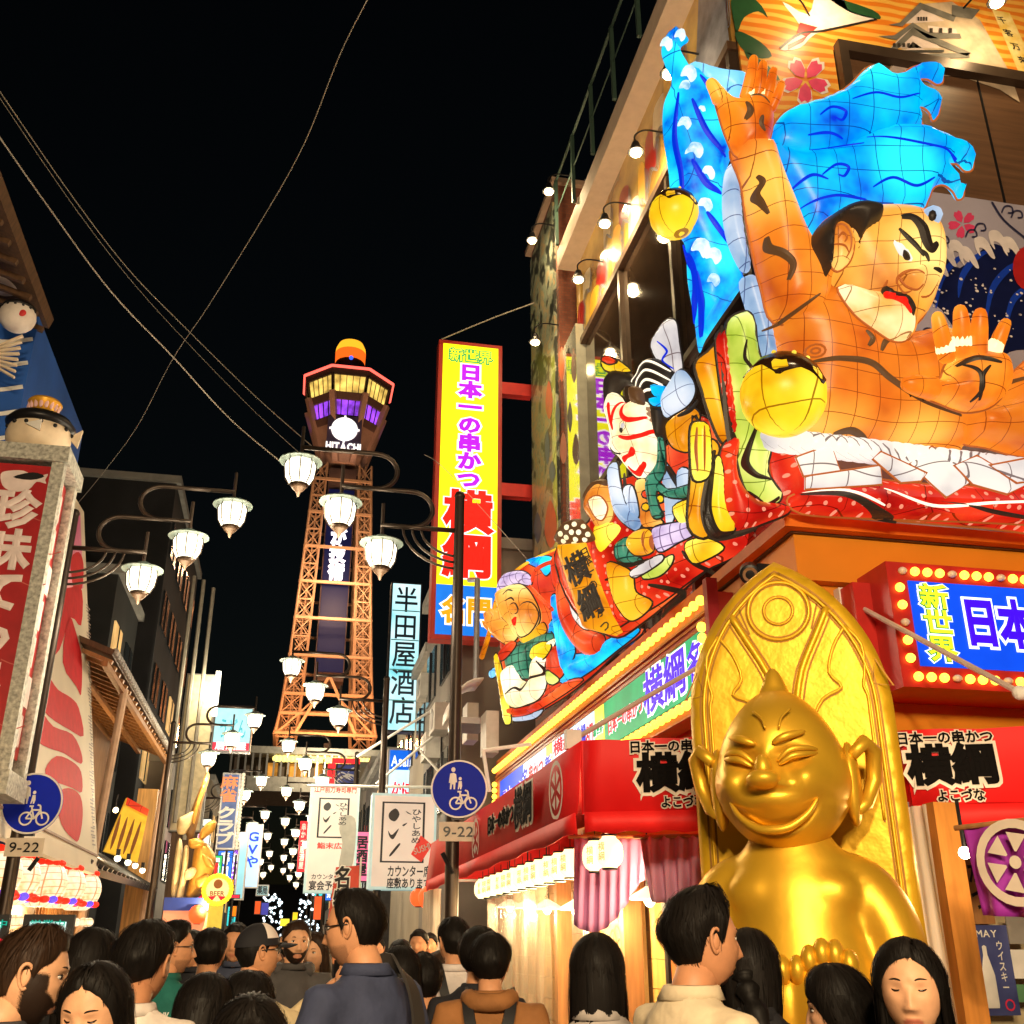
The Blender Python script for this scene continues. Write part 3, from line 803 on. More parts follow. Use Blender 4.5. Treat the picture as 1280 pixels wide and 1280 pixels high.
for i in range(1,6):
  (po_ if i == 3 else pl_).append((fx0 + 0.085, YB - 0.02, fz1 - 0.08 - i * (fz1 - fz0 - 0.16) / 6))
copies(bulb, pl_, fs); copies(bulbo, po_, fs)
# ================================================================ awnings
awn = mat('red_awning', (0.78,0.008,0.010), 0.6, var=0.08, scale=2, bump=0.1, bscale=8)
awd = mat('red_awning_valance', (0.85,0.012,0.012), 0.6, var=0.06)
A0 = V((1.97,7.15,0)); ad = V((0.93,-0.37,0)).normalized()
ZA0 = 2.32; ZA1 = 2.45; ZA2 = 2.95
crest = mat('awning_crest', (0.75,0.55,0.48), 0.6); inkb = mat('awning_ink', (0.004,0.003,0.003), 0.8, spec=0.1); crm = mat('awning_cream', (0.82,0.72,0.62), 0.6)
def awning(name, label, a, b, inner_a, inner_b, ztop_in, sides=True):
  """a..b outer edge, inner edge at the wall"""
  a, b, ia, ib = V(a), V(b), V(inner_a), V(inner_b)
  e = empty(name, (a + b) / 2 + V((0,0, ZA0)), label, 'awning', 'red awnings of the corner restaurant')
  N_ = 12
  def P(t, o, i, z):
    q = o.lerp(i, 0); return q
  out = (b - a).normalized(); nrm = V((out.y, -out.x, 0))
  if nrm.dot(a - ia) < 0: nrm = -nrm
  m = MB(); rows = [[], [], []]
  for k in range(N_ + 1):
    t = k / N_; o = a.lerp(b, t); i = ia.lerp(ib, t); sag = 0.012 * math.sin(k * 2.3)
    rows[0].append(V((i.x, i.y, ztop_in))); rows[1].append(V((o.x, o.y, ZA2 + sag * 0.5))); rows[2].append(V((o.x, o.y, ZA1)) + nrm * (0.05 + sag))
  m.grid(rows); cl = m.build('canopy', awn, e, smooth=True, split=35)
  sl = cl.modifiers.new('thickness', 'SOLIDIFY'); sl.thickness = 0.012; sl.offset = -1
  m = MB(); rows = [[], []]
  for k in range(N_ * 2 + 1):
    t = k / (N_ * 2); o = a.lerp(b, t); w_ = 0.01 * math.sin(k * 1.7)
    rows[0].append(V((o.x, o.y, ZA1 + 0.005)) + nrm * 0.062); rows[1].append(V((o.x, o.y, ZA0 + w_)) + nrm * (0.05 + w_))
  m.grid(rows); cl = m.build('valance', awd, e, smooth=True)
  sl = cl.modifiers.new('thickness', 'SOLIDIFY'); sl.thickness = 0.008
  for p_, q_ in ((a, ia),(b, ib)):
    m = MB(); m.add([V((p_.x, p_.y, ZA1)), V((p_.x, p_.y, ZA2 - 0.01)), V((q_.x, q_.y, ztop_in - 0.01)), V((q_.x, q_.y, ZA1))], [(0,1,2,3)])
    cl = m.build('side_cheek', awn, e); sl = cl.modifiers.new('thickness', 'SOLIDIFY'); sl.thickness = 0.01
    m = MB(); m.bar(V((p_.x, p_.y, ZA1 + 0.02)) - nrm * 0.03, V((q_.x, q_.y, ZA1 + 0.02)), 0.035); m.build('frame_bar', STEEL, e)
  return e, nrm
sideA, nS = awning('street_awning', 'long red awning along the street with dark lettering and round crests', A0,(1.97,15.2,0),(XR + 0.2,8.2,0),(XR + 0.2,15.2,0), 3.2)
Bp = A0 + ad * 1.62
frontA, nF = awning('corner_awning', 'red awning at the corner left of the golden statue with black lettering', A0 + V((0.012,-0.012,0)), Bp, (2.6,8.6,0),(XR + 0.2, YF + 0.3,0), 3.15)
Cp = A0 + ad * 2.16; Dp = A0 + ad * 5.2
rightA, nR = awning('front_awning', 'red awning right of the golden statue with black lettering', Cp, Dp, (4.1, YF + 0.3,0),(7.5, YF + 0.3,0), 3.0)
def awn_logo(par, c, uu, nn, s):
  vv = V((0,0,1)); c = V(c)
  tl = vv + nn * -0.09; tl.normalize(); nn2 = uu.cross(tl)
  if nn2.dot(nn) < 0: nn2 = -nn2
  def put(sx, ox, oz, w_, h_, bold_o=0.14, bold_i=0.03):
    o = c + uu * ox + tl * oz
    text(sx, o, uu, tl, nn2, w_, h_, bold_o, lift=0.012, thick=0.004).build('lettering_backing', crm, par)
    text(sx, o, uu, tl, nn2, w_, h_, bold_i, lift=0.022, thick=0.004).build('lettering', inkb, par)
  put('日本一の串かつ', -0.02 * s, 0.165 * s, 0.62 * s, 0.09 * s, 0.13,0.03)
  put('横綱', 0,-0.02 * s, 0.56 * s, 0.27 * s, 0.13,0.05)
  put('よこづな', 0.02 * s, -0.215 * s, 0.3 * s, 0.085 * s, 0.13,0.03)
def along(px, py, z=None):   # point on the front awning face
  n_ = V((ad.y, -ad.x, 0)); return atP(px, py, A0, n_)
nfr = nF
p = along(848,968); awn_logo(frontA, V((p.x, p.y, 2.72)) + nF * 0.03, ad, nF, 1.0)
p = along(1186,945); awn_logo(rightA, V((p.x, p.y, 2.72)) + nR * 0.03, ad, nR, 1.0)
def side_crest(px, py, r):
  q = atX(px, py, 1.93); P_ = Plane((1.925,0,0), math.pi / 2); a, b = -q.y, q.z
  m = MB(); stroke(m, P_, circle(a, b, r), r * 0.16,0.01, True, 1, raw=True)
  for k in range(6):
    an = k * math.pi / 3; flat(m, P_, [(a + r * f * math.cos(an + d), b + r * f * math.sin(an + d)) for f, d in ((0.2,0),(0.72,0.35),(0.72,-0.35))], 0.011, raw=True)
  m.build('crest', crest, sideA)
side_crest(697,988,0.2); side_crest(596,1050,0.2)
for (x0, x1, s, h_) in ((612,645, '日本一の串かつ', 0.18),(645,668, '横綱', 0.34)):
  qa, qb = atX(x0,1028,1.9), atX(x1,1018,1.9); o = V((1.9,(qa.y + qb.y) / 2,2.68))
  text(s, o, V((0,-1,0)), V((0,0,1)), V((-1,0,0)), abs(qa.y - qb.y), h_, 0.09, lift=0.012, thick=0.004).build('lettering_backing', crm, sideA)
  text(s, o, V((0,-1,0)), V((0,0,1)), V((-1,0,0)), abs(qa.y - qb.y), h_, 0.03, lift=0.022, thick=0.004).build('lettering', inkb, sideA)
# folding arms holding the awnings
for a_, b_, lb in (((716,925),(876,832), 'pale awning arm crossing the green signboard'),((1055,748),(1275,866), 'pale awning arm crossing the blue signboard')):
  if a_[0] < 900: p0 = atX(*a_, 2.3); p1 = atX(*b_, XR - 0.25)
  else: p0 = atY(*a_, YF + 0.2); p1 = along(*b_)
  e = empty('awning_arm', p0, lb, 'awning arm')
  m = MB(); m.tube([p0, p1], 0.022,8); m.build('tube', mat('pale_tube', (0.6,0.5,0.45), 0.4,0.2), e)
  m = MB(); m.box(p0,(0.13,0.09,0.16)); m.build('bracket', WHITE, e)
  m = MB(); m.ball(p1,0.05); m.build('end_joint', WHITE, e)
# spot camera under the fascia and a white junction box
e = empty('spot_fixture', atY(937,716, YF + 0.05), 'black spot fixture under the orange fascia above the golden arch', 'spotlight')
q = world_loc(e); m = MB(); dirv = V((-0.35,-0.8,-0.45)).normalized(); sx_ = dirv.orthogonal().normalized()
m.lathe(q, [(0.05,-0.12),(0.08,-0.1),(0.085,0.1),(0.07,0.11)], 16,(sx_, dirv.cross(sx_), dirv)); m.build('barrel', BLACK, e, True, split=40)
m = MB(); m.lathe(q + dirv * 0.105, [(0.0,0.0),(0.06,0.008),(0.065,0)], 16,(sx_, dirv.cross(sx_), dirv)); m.build('lens', mat('spot_lens', (0.25,0.14,0.08), 0.1, spec=0.8), e)
m = MB(); m.box(q + V((0.14,0.05,0.03)),(0.12,0.1,0.12)); m.build('mount', BLACK, e)
q = atY(1100,805, YF + 0.12); m = MB(); m.box(q, (0.2,0.14,0.36)); tag(m.build('junction_box', mat('box_beige', (0.6,0.5,0.4), 0.5)), 'beige junction box on the orange wall right of the golden arch', 'junction box')
# ================================================================ under the awning
warm = mat('yellow_wood', (0.72,0.42,0.1), 0.5, var=0.2, scale=2, stretch=(1,6,0.7))
# wooden shop wall on the street side, board by board
XI = 3.45
sw = empty('shop_front_wall', (XI, 11,0), 'yellow wooden boarded shop front behind the row of white lanterns', 'shop front')
z = 0.0; k = 0
bm_ = MB(); bm_.box((0,0,0),(0.05,3.6,0.245)); bo = bm_.build('board', warm, loc=(0,0,0))
copies(bo, [(XI, 8.35 + 0.0,0.13 + 0.25 * i) for i in range(10)], sw)
bm_ = MB(); bm_.box((0,0,0),(0.05,6.5,0.245)); bo = bm_.build('board', mat('brown_interior', (0.3,0.16,0.05), 0.4, var=0.3), loc=(0,0,0))
copies(bo, [(XI + 0.02,13.45,0.13 + 0.25 * i) for i in range(10)], sw)
m = MB(); m.bbox(XI - 0.3, XI - 0.12,10.1,10.22,0,2.5); m.bbox(XI - 0.3, XI - 0.12,12.7,12.82,0,2.5); m.build('post', WOOD, sw)
m = MB(); m.bbox(XI - 0.1, XI - 0.04,8.6,9.4,0.1,2.0); m.build('door', mat('orange_door', (0.5,0.17,0.03), 0.4, var=0.2), sw)
m = MB(); m.bbox(XI - 0.12, XI - 0.05,9.42,9.5,0.0,2.1); m.build('door_jamb', BLACK, sw)
# painted figure panel by the door
pp = Plane((XI - 0.1,0,0), math.pi / 2)
fp = empty('painted_panel', (XI - 0.1,10.9,0), 'yellow panel painted with swirling brown line figures beside the plastic curtain', 'panel')
m = MB(); m.bbox(XI - 0.1, XI - 0.03,10.25,11.6,0.1,2.35); m.build('board', mat('panel_yellow_paint', (0.78,0.55,0.2), 0.5, var=0.1), fp)
rr = random.Random(11)
for k in range(16):
  a, b = -rr.uniform(10.4,11.5), rr.uniform(0.6,2.2)
  m = MB(); stroke(m, pp, [(a + 0.16 * math.cos(t) * (1 - t / 9), b + 0.22 * math.sin(t) * (1 - t / 9)) for t in np.linspace(0,5 + rr.random() * 2,9)], 0.025,0.004 + k * 0.0004, raw=True); m.build('swirl', mat('panel_brown', (0.32,0.12,0.03), 0.5), fp)
st = empty('menu_strip', (XI - 0.2,11.75,1.0), 'narrow white hanging strip with black vertical writing', 'menu strip')
m = MB(); m.bbox(XI - 0.22, XI - 0.2,11.66,11.84,1.0,2.0); m.build('paper', WHITE, st)
text('串かつ定食', (XI - 0.22,11.75,1.5), V((0,-1,0)), V((0,0,1)), V((-1,0,0)), 0.14,0.9,0.02, True, lift=0.004, thick=0.002).build('lettering', BLACK, st)
# clear plastic weather curtains
vin = mat('clear_vinyl', (0.8,0.68,0.5), 0.12, spec=0.6, alpha=0.22, var=0.05, scale=4, stretch=(8,8,0.4))
def vinyl(name, label, a, b, z0, z1, amp=0.05, mt=vin, waves=14):
  a, b = V(a), V(b); d = (b - a); nrm = V((d.y, -d.x, 0)).normalized()
  m = MB(); rows = []
  for j in range(9):
    z_ = z0 + (z1 - z0) * j / 8; row = []
    for i in range(waves * 5 + 1):
      t = i / (waves * 5); off = amp * (math.sin(t * waves * 2 * math.pi + 0.3 * j) + 0.5 * math.sin(t * waves * 3.7 + j * 0.5))
      q = a + d * t + nrm * off; row.append((q.x, q.y, z_))
    rows.append(row)
  m.grid(rows); o = m.build(name, mt, None, True, loc=(a.x, a.y, z0)); return tag(o, label, 'curtain')
vinyl('plastic_curtain', 'clear rippled plastic curtain hanging behind the far white lanterns', (2.75,11.6,0),(2.75,15.0,0), 0.05,2.4)
vinyl('plastic_curtain', 'cloudy plastic curtain hanging at the far end of the street awning', (2.05,15.0,0),(2.05,16.2,0), 0.05,2.35, mt=mat('cloudy_vinyl', (0.75,0.66,0.52), 0.25, alpha=0.75, var=0.15, stretch=(8,8,0.4)))
# row of paper lanterns
lant = mat('white_paper_lantern', (0.9,0.82,0.6), 0.6, emis=(1.0,0.82,0.42), estr=1.5)
def lantern_proto():
  e = empty('paper_lantern', (0,0,0), 'x', 'lantern', 'white paper lanterns under the street awning')
  prof = []
  for i in range(25):
    t = i / 24; zz = -0.17 + 0.34 * t; r = 0.148 * (1 - abs(2 * t - 1) ** 2.6) ** 0.5 * 1.0 + 0.0
    r = max(r, 0.075) + (0.004 if i % 2 else 0); prof.append((r, zz))
  m = MB(); m.lathe((0,0,0), prof, 20); o = m.build('paper_shade', lant, e, True, split=80)
  for zz in (-0.185,0.17):
    m = MB(); m.lathe((0,0, zz), [(0.0,0),(0.085,0.001),(0.085,0.022),(0.0,0.023)], 16); m.build('rim', BLACK, e)
  m = MB(); m.tube([(0,0,0.19),(0,0,0.3)], 0.006,5); m.build('hook', BLACK, e)
  tx = MB()
  text('横', (0,-0.148,0.05), V((1,0,0)), V((0,0,1)), V((0,-1,0)), 0.09,0.1,0.02, lift=0.004, thick=0.003, mb=tx)
  text('綱', (0,-0.148,-0.05), V((1,0,0)), V((0,0,1)), V((0,-1,0)), 0.09,0.1,0.02, lift=0.004, thick=0.003, mb=tx)
  tx.build('lettering', mat('lantern_print', (0.4,0.3,0.12), 0.6, emis=(0.5,0.36,0.13), estr=1.0), e)
  return e
lp = lantern_proto()
nl = 15
ords = ['nearest the awning corner', 'second from the awning corner', 'third from the awning corner', 'fourth from the awning corner', 'fifth from the awning corner', 'sixth from the awning corner', 'seventh from the awning corner', 'eighth from the awning corner', 'seventh from the far end', 'sixth from the far end', 'fifth from the far end', 'fourth from the far end', 'third from the far end', 'next to last at the far end', 'last one at the far end']
for i in range(nl):
  o = lp if i == 0 else copy_tree(lp)
  o.location = (2.36,7.85 + i * 0.385,2.26)
  o.rotation_euler = (0,0,-0.9 + 0.2 * (i % 3)); o.scale = (0.68,) * 3
  o['label'] = 'round white paper lantern in the awning row, ' + ords[i]
for i in range(0, nl, 3):
  ld = bpy.data.lights.new('lantern_light', 'POINT'); ld.energy = 28; ld.color = (1.0,0.72,0.34); ld.shadow_soft_size = 0.12
  lo = bpy.data.objects.new('lantern_light', ld); COL.objects.link(lo); lo.location = (2.62,7.7 + i * 0.385,2.0)
# pendant lamps with flat white shades
shade = mat('pendant_shade', (0.85,0.8,0.7), 0.4, emis=(1.0,0.86,0.6), estr=0.7)
pbulb = mat('pendant_bulb', (1,0.9,0.7), 0.4, emis=(1.0,0.85,0.55), estr=16)
pend = empty('pendant_lamp', (0,0,0), 'x', 'lamp', 'white pendant lamps inside the shop front')
m = MB(); m.lathe((0,0,0), [(0.03,0.1),(0.05,0.085),(0.15,0.03),(0.17,0.0),(0.165,-0.004),(0.14,0.022),(0.04,0.07),(0.0,0.075)], 20); m.build('shade', shade, pend, True, split=50)
m = MB(); m.ball((0,0,0.0),(0.05,0.05,0.06), 12,8); m.build('bulb', pbulb, pend, True)
m = MB(); m.tube([(0,0,0.1),(0,0,0.9)], 0.008,6); m.lathe((0,0,0.1), [(0.03,0),(0.025,0.07),(0.0,0.08)], 8); m.build('cord', BLACK, pend)
for i, (px, py) in enumerate(((812,1124),(757,1136),(720,1137),(684,1136),(660,1135),(637,1134))):
  o = pend if i == 0 else copy_tree(pend)
  o.location = atX(px, py, 2.95)
  o['label'] = 'white pendant lamp, ' + ['right in front of the hanging curtain nearest the statue', 'second from the statue, before the lilac curtain', 'third from the statue', 'fourth from the statue', 'second from the far end', 'farthest into the shop front'][i]
  ld = bpy.data.lights.new('pendant_light', 'POINT'); ld.energy = 22; ld.color = (1.0,0.78,0.45); ld.shadow_soft_size = 0.06
  lo = bpy.data.objects.new('pendant_light', ld); COL.objects.link(lo); lo.parent = o; lo.location = (0,0,-0.08)
# shop curtains
lil = mat('lilac_cloth', (0.55,0.22,0.45), 0.8, var=0.12, scale=2, stretch=(5,5,0.5)); pur = mat('purple_cloth', (0.36,0.03,0.42), 0.7, var=0.15, scale=2)
def cloth(name, label, corners, mt, folds=6, amp=0.03, hem=None, nx=40, nz=10):
  tl, tr, br, bl = [V(c) for c in corners]; nrm = (tr - tl).cross(bl - tl).normalized()
  rows = []
  for j in range(nz + 1):
    t = j / nz; row = []
    for i in range(nx + 1):
      s = i / nx; q = tl.lerp(tr, s).lerp(bl.lerp(br, s), t)
      if hem: q = q + V((0,0,1)) * hem(s) * t
      row.append(q + nrm * amp * math.sin(s * folds * 2 * math.pi + 0.8 * t) * (0.3 + 0.7 * t))
    rows.append(row)
  e = empty(name, bl, label, 'curtain')
  m = MB(); m.grid(rows); o = m.build('cloth', mt, e, True); sl = o.modifiers.new('thickness', 'SOLIDIFY'); sl.thickness = 0.006
  m = MB(); m.tube([tl + (tl - tr).normalized() * 0.05, tr + (tr - tl).normalized() * 0.05], 0.014,8); m.build('rail', WOOD, e)
  return e
def onp(px, py, d): return atD(px, py, d)
cloth('shop_curtain', 'lilac shop curtain with a swooping hem left of the golden statue', [atD(718,1046,8.6), atD(806,1046,8.4), atD(806,1100,8.4), atD(716,1156,8.6)], lil, 7,0.025, lambda s: -0.18 * math.sin(math.pi * min(1, s * 1.1)) * (1 - s * 0.2))
cloth('shop_curtain', 'pink lilac shop curtain directly beside the golden arch', [atD(800,1046,8.0), atD(890,1044,7.8), atD(890,1130,7.8), atD(812,1128,8.0)], mat('pink_cloth', (0.6,0.3,0.45), 0.8, var=0.2, scale=2, stretch=(5,5,0.5)), 5,0.05)
# right of the statue: purple curtain with wheel crest
c4 = [atD(1204,1034,6.3), atD(1345,1018,6.0), atD(1345,1150,6.0), atD(1226,1144,6.3)]
cv = cloth('crest_curtain', 'purple shop curtain with a cream wheel crest at the right edge', c4, pur, 3,0.03)
PC = Plane(c4[0], 0.0)
nrm = (c4[1] - c4[0]).cross(c4[3] - c4[0]).normalized()
if nrm.dot(CAM - c4[0]) < 0: nrm = -nrm
ucv = (c4[1] - c4[0]).normalized(); vcv = nrm.cross(ucv)
if vcv.z < 0: vcv = -vcv
PC.o, PC.n, PC.u, PC.v = c4[0], nrm, ucv, vcv
a, b = PC.ab(1276,1078); cr_ = 0.19
m = MB(); stroke(m, PC, circle(a, b, cr_, 28), 0.045,0.05, True, 1, raw=True); m.build('crest_ring', crm, cv)
for k in range(6):
  an = k * math.pi / 3 + 0.3; m = MB(); flat(m, PC, [(a + cr_ * f * math.cos(an + d), b + cr_ * f * math.sin(an + d)) for f, d in ((0.28,0.1),(0.8,0.36),(0.8,-0.36),(0.28,-0.1))], 0.05, raw=True); m.build('crest_spoke', crm, cv)
m = MB(); flat(m, PC, circle(a, b, cr_ * 0.17,14), 0.051, raw=True); m.build('crest_hub', crm, cv)
vinyl('plastic_curtain', 'milky plastic curtain hanging right of the golden statue', atD(1136,1180,6.75), atD(1186,1180,6.6), 0.05,2.36,0.02, mat('milky_vinyl', (0.72,0.64,0.56), 0.15, alpha=0.85, var=0.2, scale=2, stretch=(6,6,0.3)), 3)
q = atD(1196,1150,7.35)
m = MB(); m.bbox(q.x - 0.08, q.x + 0.08, q.y - 0.06, q.y + 0.06,0,2.45); po = m.build('door_post', mat('orange_post', (0.5,0.2,0.04), 0.4, var=0.25, scale=3, stretch=(5,5,0.6)), None, loc=(q.x, q.y, 0)); tag(po, 'varnished orange wooden door post beside the crest curtain', 'post')
# back wall, shelf, poster, bottle, cards
iw = empty('shop_interior_wall', (6.5, YF + 0.3,0), 'pale yellow inner wall below the front awning', 'wall')
m = MB(); m.bbox(XR - 0.2, XR + 8, YF + 0.26, YF + 0.36,0,2.62); m.build('plaster', mat('interior_plaster', (0.6,0.5,0.3), 0.6, var=0.15), iw)
m = MB(); q0 = atY(1150,1060, YF + 0.25); m.bbox(q0.x, q0.x + 3.5, YF + 0.2, YF + 0.255,1.95,2.1); m.build('rail', WOOD, iw)
q = atY(1240,1212, YF + 0.1); dx = 0.18
po = empty('drink_poster', (q.x, q.y, q.z - 0.3), 'dark blue drink poster with a white bottle and sideways white print', 'poster')
m = MB(); m.box(q, (0.34,0.03,0.62)); m.build('print', mat('poster_blue', (0.015,0.02,0.12), 0.3, col2=(0.1,0.12,0.3), scale=2), po)
m = MB(); m.lathe(q + V((-0.05,-0.02,-0.26)), [(0.0,0),(0.05,0),(0.055,0.02),(0.055,0.22),(0.03,0.32),(0.018,0.36),(0.018,0.42),(0.0,0.43)], 12,(V((1,0,0)), V((0,0.1,0)), V((0,0,1)))); m.build('printed_bottle', WHITE, po)
text('ウイスキー', q + V((0.08,-0.016,0.02)), V((1,0,0)), V((0,0,1)), V((0,-1,0)), 0.06,0.36,0.02, True, lift=0.004, thick=0.002).build('lettering', WHITE, po)
text('TMAY', q + V((-0.04,-0.016,0.25)), V((1,0,0)), V((0,0,1)), V((0,-1,0)), 0.24,0.07,0.02, lift=0.004, thick=0.002).build('lettering', WHITE, po)
m = MB(); stroke(m, Plane(q + V((0,-0.016,0)), 0), circle(0.09,-0.24,0.035,12), 0.012,0.004, True, 1, raw=True); m.build('red_mark', mat('poster_red', (0.7,0.03,0.08), 0.4), po)
q = atY(1276,1205, YF + 0.1)
for k, (dz, hh_, mt_, lb) in enumerate(((0.0,0.2, WHITE, 'white notice card pinned right of the blue drink poster'),(-0.2,0.12, mat('card_green', (0.1,0.25,0.12), 0.5), 'small green card below the white notice at the right edge'),(0.24,0.2, mat('card_grey', (0.3,0.28,0.25), 0.4), 'grey card above the white notice at the right edge'))):
  m = MB(); m.box(q + V((0,-0.01 * k, dz)),(0.16,0.012, hh_)); tag(m.build('notice_card', mt_, None, loc=q), lb, 'card')
# sign board with brush writing behind the post
q = atY(1218,1090, YF + 0.12); m = MB(); e = empty('wooden_sign', q, 'orange wooden sign strip with black brush characters behind the crest curtain', 'sign')
m.box(q, (0.2,0.03,0.75)); m.build('board', WOOD, e)
text('串かつ', q + V((0,-0.016,0)), V((1,0,0)), V((0,0,1)), V((0,-1,0)), 0.16,0.6,0.02, True, lift=0.004, thick=0.002).build('lettering', BLACK, e)
ib = empty('hanging_bulb', atD(1206,1066,6.8), 'small hanging bulb at the edge of the crest curtain', 'lamp')
m = MB(); m.ball(world_loc(ib), 0.035,10,8); m.build('bulb', pbulb, ib, True)
m = MB(); m.tube([world_loc(ib) + V((0,0,0.03)), world_loc(ib) + V((0,0,0.3))], 0.012,6); m.build('cord', BLACK, ib)
ld = bpy.data.lights.new('interior_light', 'POINT'); ld.energy = 12; ld.color = (1.0,0.75,0.42); ld.shadow_soft_size = 0.05
lo = bpy.data.objects.new('interior_light', ld); COL.objects.link(lo); lo.parent = ib; lo.location = (0.1,-0.1,-0.05)
# ================================================================ giant paper lantern figures on the ledge
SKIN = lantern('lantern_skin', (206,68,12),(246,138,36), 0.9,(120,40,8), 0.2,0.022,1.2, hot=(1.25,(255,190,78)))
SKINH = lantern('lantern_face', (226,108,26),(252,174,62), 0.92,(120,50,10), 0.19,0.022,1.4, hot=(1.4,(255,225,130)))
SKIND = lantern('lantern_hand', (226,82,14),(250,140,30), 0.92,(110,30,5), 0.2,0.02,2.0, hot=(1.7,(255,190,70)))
PALE = lantern('lantern_pale', (255,225,150),(255,250,225), 0.98,(120,60,20), 0.2,0.022,1.5)
HOT = lantern('lantern_hot', (255,225,100),(255,250,190), 1.15, grid=False)
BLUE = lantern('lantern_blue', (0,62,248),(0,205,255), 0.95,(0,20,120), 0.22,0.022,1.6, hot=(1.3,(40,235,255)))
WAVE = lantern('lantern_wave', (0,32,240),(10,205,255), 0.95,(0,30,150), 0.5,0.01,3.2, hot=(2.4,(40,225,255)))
CYAN = lantern('lantern_cyan', (60,170,245),(150,225,255), 0.9,(30,60,140), 0.22,0.025,1.5)
FOAM = lantern('lantern_foam', (130,200,240),(245,252,255), 0.9, grid=False, nscale=5)
PBLUE = lantern('lantern_paleblue', (110,165,225),(205,222,240), 0.75,(40,50,110), 0.22,0.025,1.5, hot=(1.6,(235,242,250)))
PAPER = lantern('lantern_white', (205,195,200),(255,248,240), 0.78,(90,60,60), 0.34,0.022,1.4, hot=(1.3,(255,246,230)))
GREEN = lantern('lantern_green', (165,205,40),(232,235,110), 0.85,(90,110,10), 0.25,0.022,1.4, hot=(1.6,(245,250,150)))
YELLOW = lantern('lantern_yellow', (250,175,5),(255,225,40), 0.95,(130,70,0), 0.26,0.022,1.3, hot=(1.8,(255,240,90)))
ORNG = lantern('lantern_orange', (225,110,5),(250,175,20), 0.85,(130,50,0), 0.3,0.02,1.3, hot=(1.6,(255,200,50)))
REDL = lantern('lantern_red', (190,8,12),(240,40,22), 0.75,(90,0,0), 0.4,0.012,1.5, dots=(9.0,0.16,(255,150,120)), hot=(1.4,(255,70,35)))
REDP = lantern('lantern_plain_red', (200,20,15),(245,70,30), 0.8,(90,0,0), 0.3,0.02,1.5, hot=(1.6,(255,110,50)))
TEALL = lantern('lantern_teal', (30,110,85),(90,175,140), 0.6,(0,30,30), 0.12,0.08,3.0)
VIOL = lantern('lantern_lilac', (160,130,190),(235,215,245), 0.8,(90,60,110), 0.12,0.07,3.0)
INK = mat('lantern_ink', (0.012,0.008,0.006), 0.5, emis=(0.012,0.008,0.005), estr=1)
INKG = mat('lantern_ink_soft', (0.05,0.025,0.01), 0.5, emis=(0.06,0.025,0.008), estr=1)
INKR = glow('lantern_ink_red', (215,25,15), 0.9)
INKB = mat('lantern_ink_brown', (0.2,0.05,0.01), 0.5, emis=(0.25,0.06,0.01), estr=1)
INKW = glow('lantern_line_white', (255,240,215), 0.9)
INKBL = glow('lantern_line_blue', (0,40,200), 0.8)
JAW = lantern('lantern_jaw', (255,190,90),(255,240,190), 0.97,(130,70,20), 0.19,0.02,1.5)
LM = dict(jaw=JAW, skin=SKIN, face=SKINH, hand=SKIND, pale=PALE, hot=HOT, blue=BLUE, wave=WAVE, cyan=CYAN, foam=FOAM, pblue=PBLUE, paper=PAPER, green=GREEN, yellow=YELLOW, orange=ORNG,
      red=REDL, plainred=REDP, teal=TEALL, lilac=VIOL, ink=INK, inkg=INKG, inkr=INKR, inkb=INKB, inkw=INKW, inkbl=INKBL)
class Fig:
  def __init__(self, name, label, plane, base, cat='lantern figure', edge=None):
    self.edge = edge; self.pl = plane; self.e = empty(name, base, label, cat, None); self.P = {}
  def puff(self, name, key, pts, T=0.15, h0=0.0, R=None, back=0.4, sm=4, power=0.5, id=None):
    p = Puff(self.pl, pts, T, h0, R, smooth=sm, back=back, power=power)
    o = p.build(name, LM[key], self.e); self.P[id or name] = p; self.last = p
    if self.edge and key not in ('ink', 'inkg', 'inkr', 'hot', 'gdark'):
      m = MB(); m.tube([self.pl.pt(a, b, h0 + 0.008) for a, b in p.poly], self.edge[1], 5, closed=True); eo = m.build('contour', LM[self.edge[0]], o, True, loc=world_loc(o)); eo.location = (0,0,0)
    return p
  def ink(self, pid, lines, key='ink', name='brush_line'):
    p = self.P[pid] if pid else self.last
    for l in lines:
      path, w_ = l[0], l[1]; cl = len(l) > 2 and l[2]
      m = MB(); ribbon(m, p, path, w_, closed=cl, lift=0.02, smooth=9); m.build(name, LM[key], self.e)
  def tube(self, name, key, path, r, flat_=1.0, h=0.0, seg=12):
    pts = [self.pl.px(x, y, h + (z if z else 0)) for x, y, z in path]
    pts = [V(q) for q in crom([tuple(q) for q in pts], 4, False)]
    n = len(pts); rr = np.interp(np.linspace(0, len(r) - 1, n), range(len(r)), r).tolist()
    # rounded ends
    d0 = (pts[1] - pts[0]).normalized(); d1 = (pts[-1] - pts[-2]).normalized()
    pts = [pts[0] - d0 * rr[0] * 0.5] + pts + [pts[-1] + d1 * rr[-1] * 0.6, pts[-1] + d1 * rr[-1] * 0.85]
    rr = [rr[0] * 0.6] + rr + [rr[-1] * 0.72, rr[-1] * 0.25]
    m = MB(); m.tube(pts, rr, seg); return m.build(name, LM[key], self.e, True, split=70)
PW = Plane((XR, YF + 0.2, ZF), 0.10,-0.24)
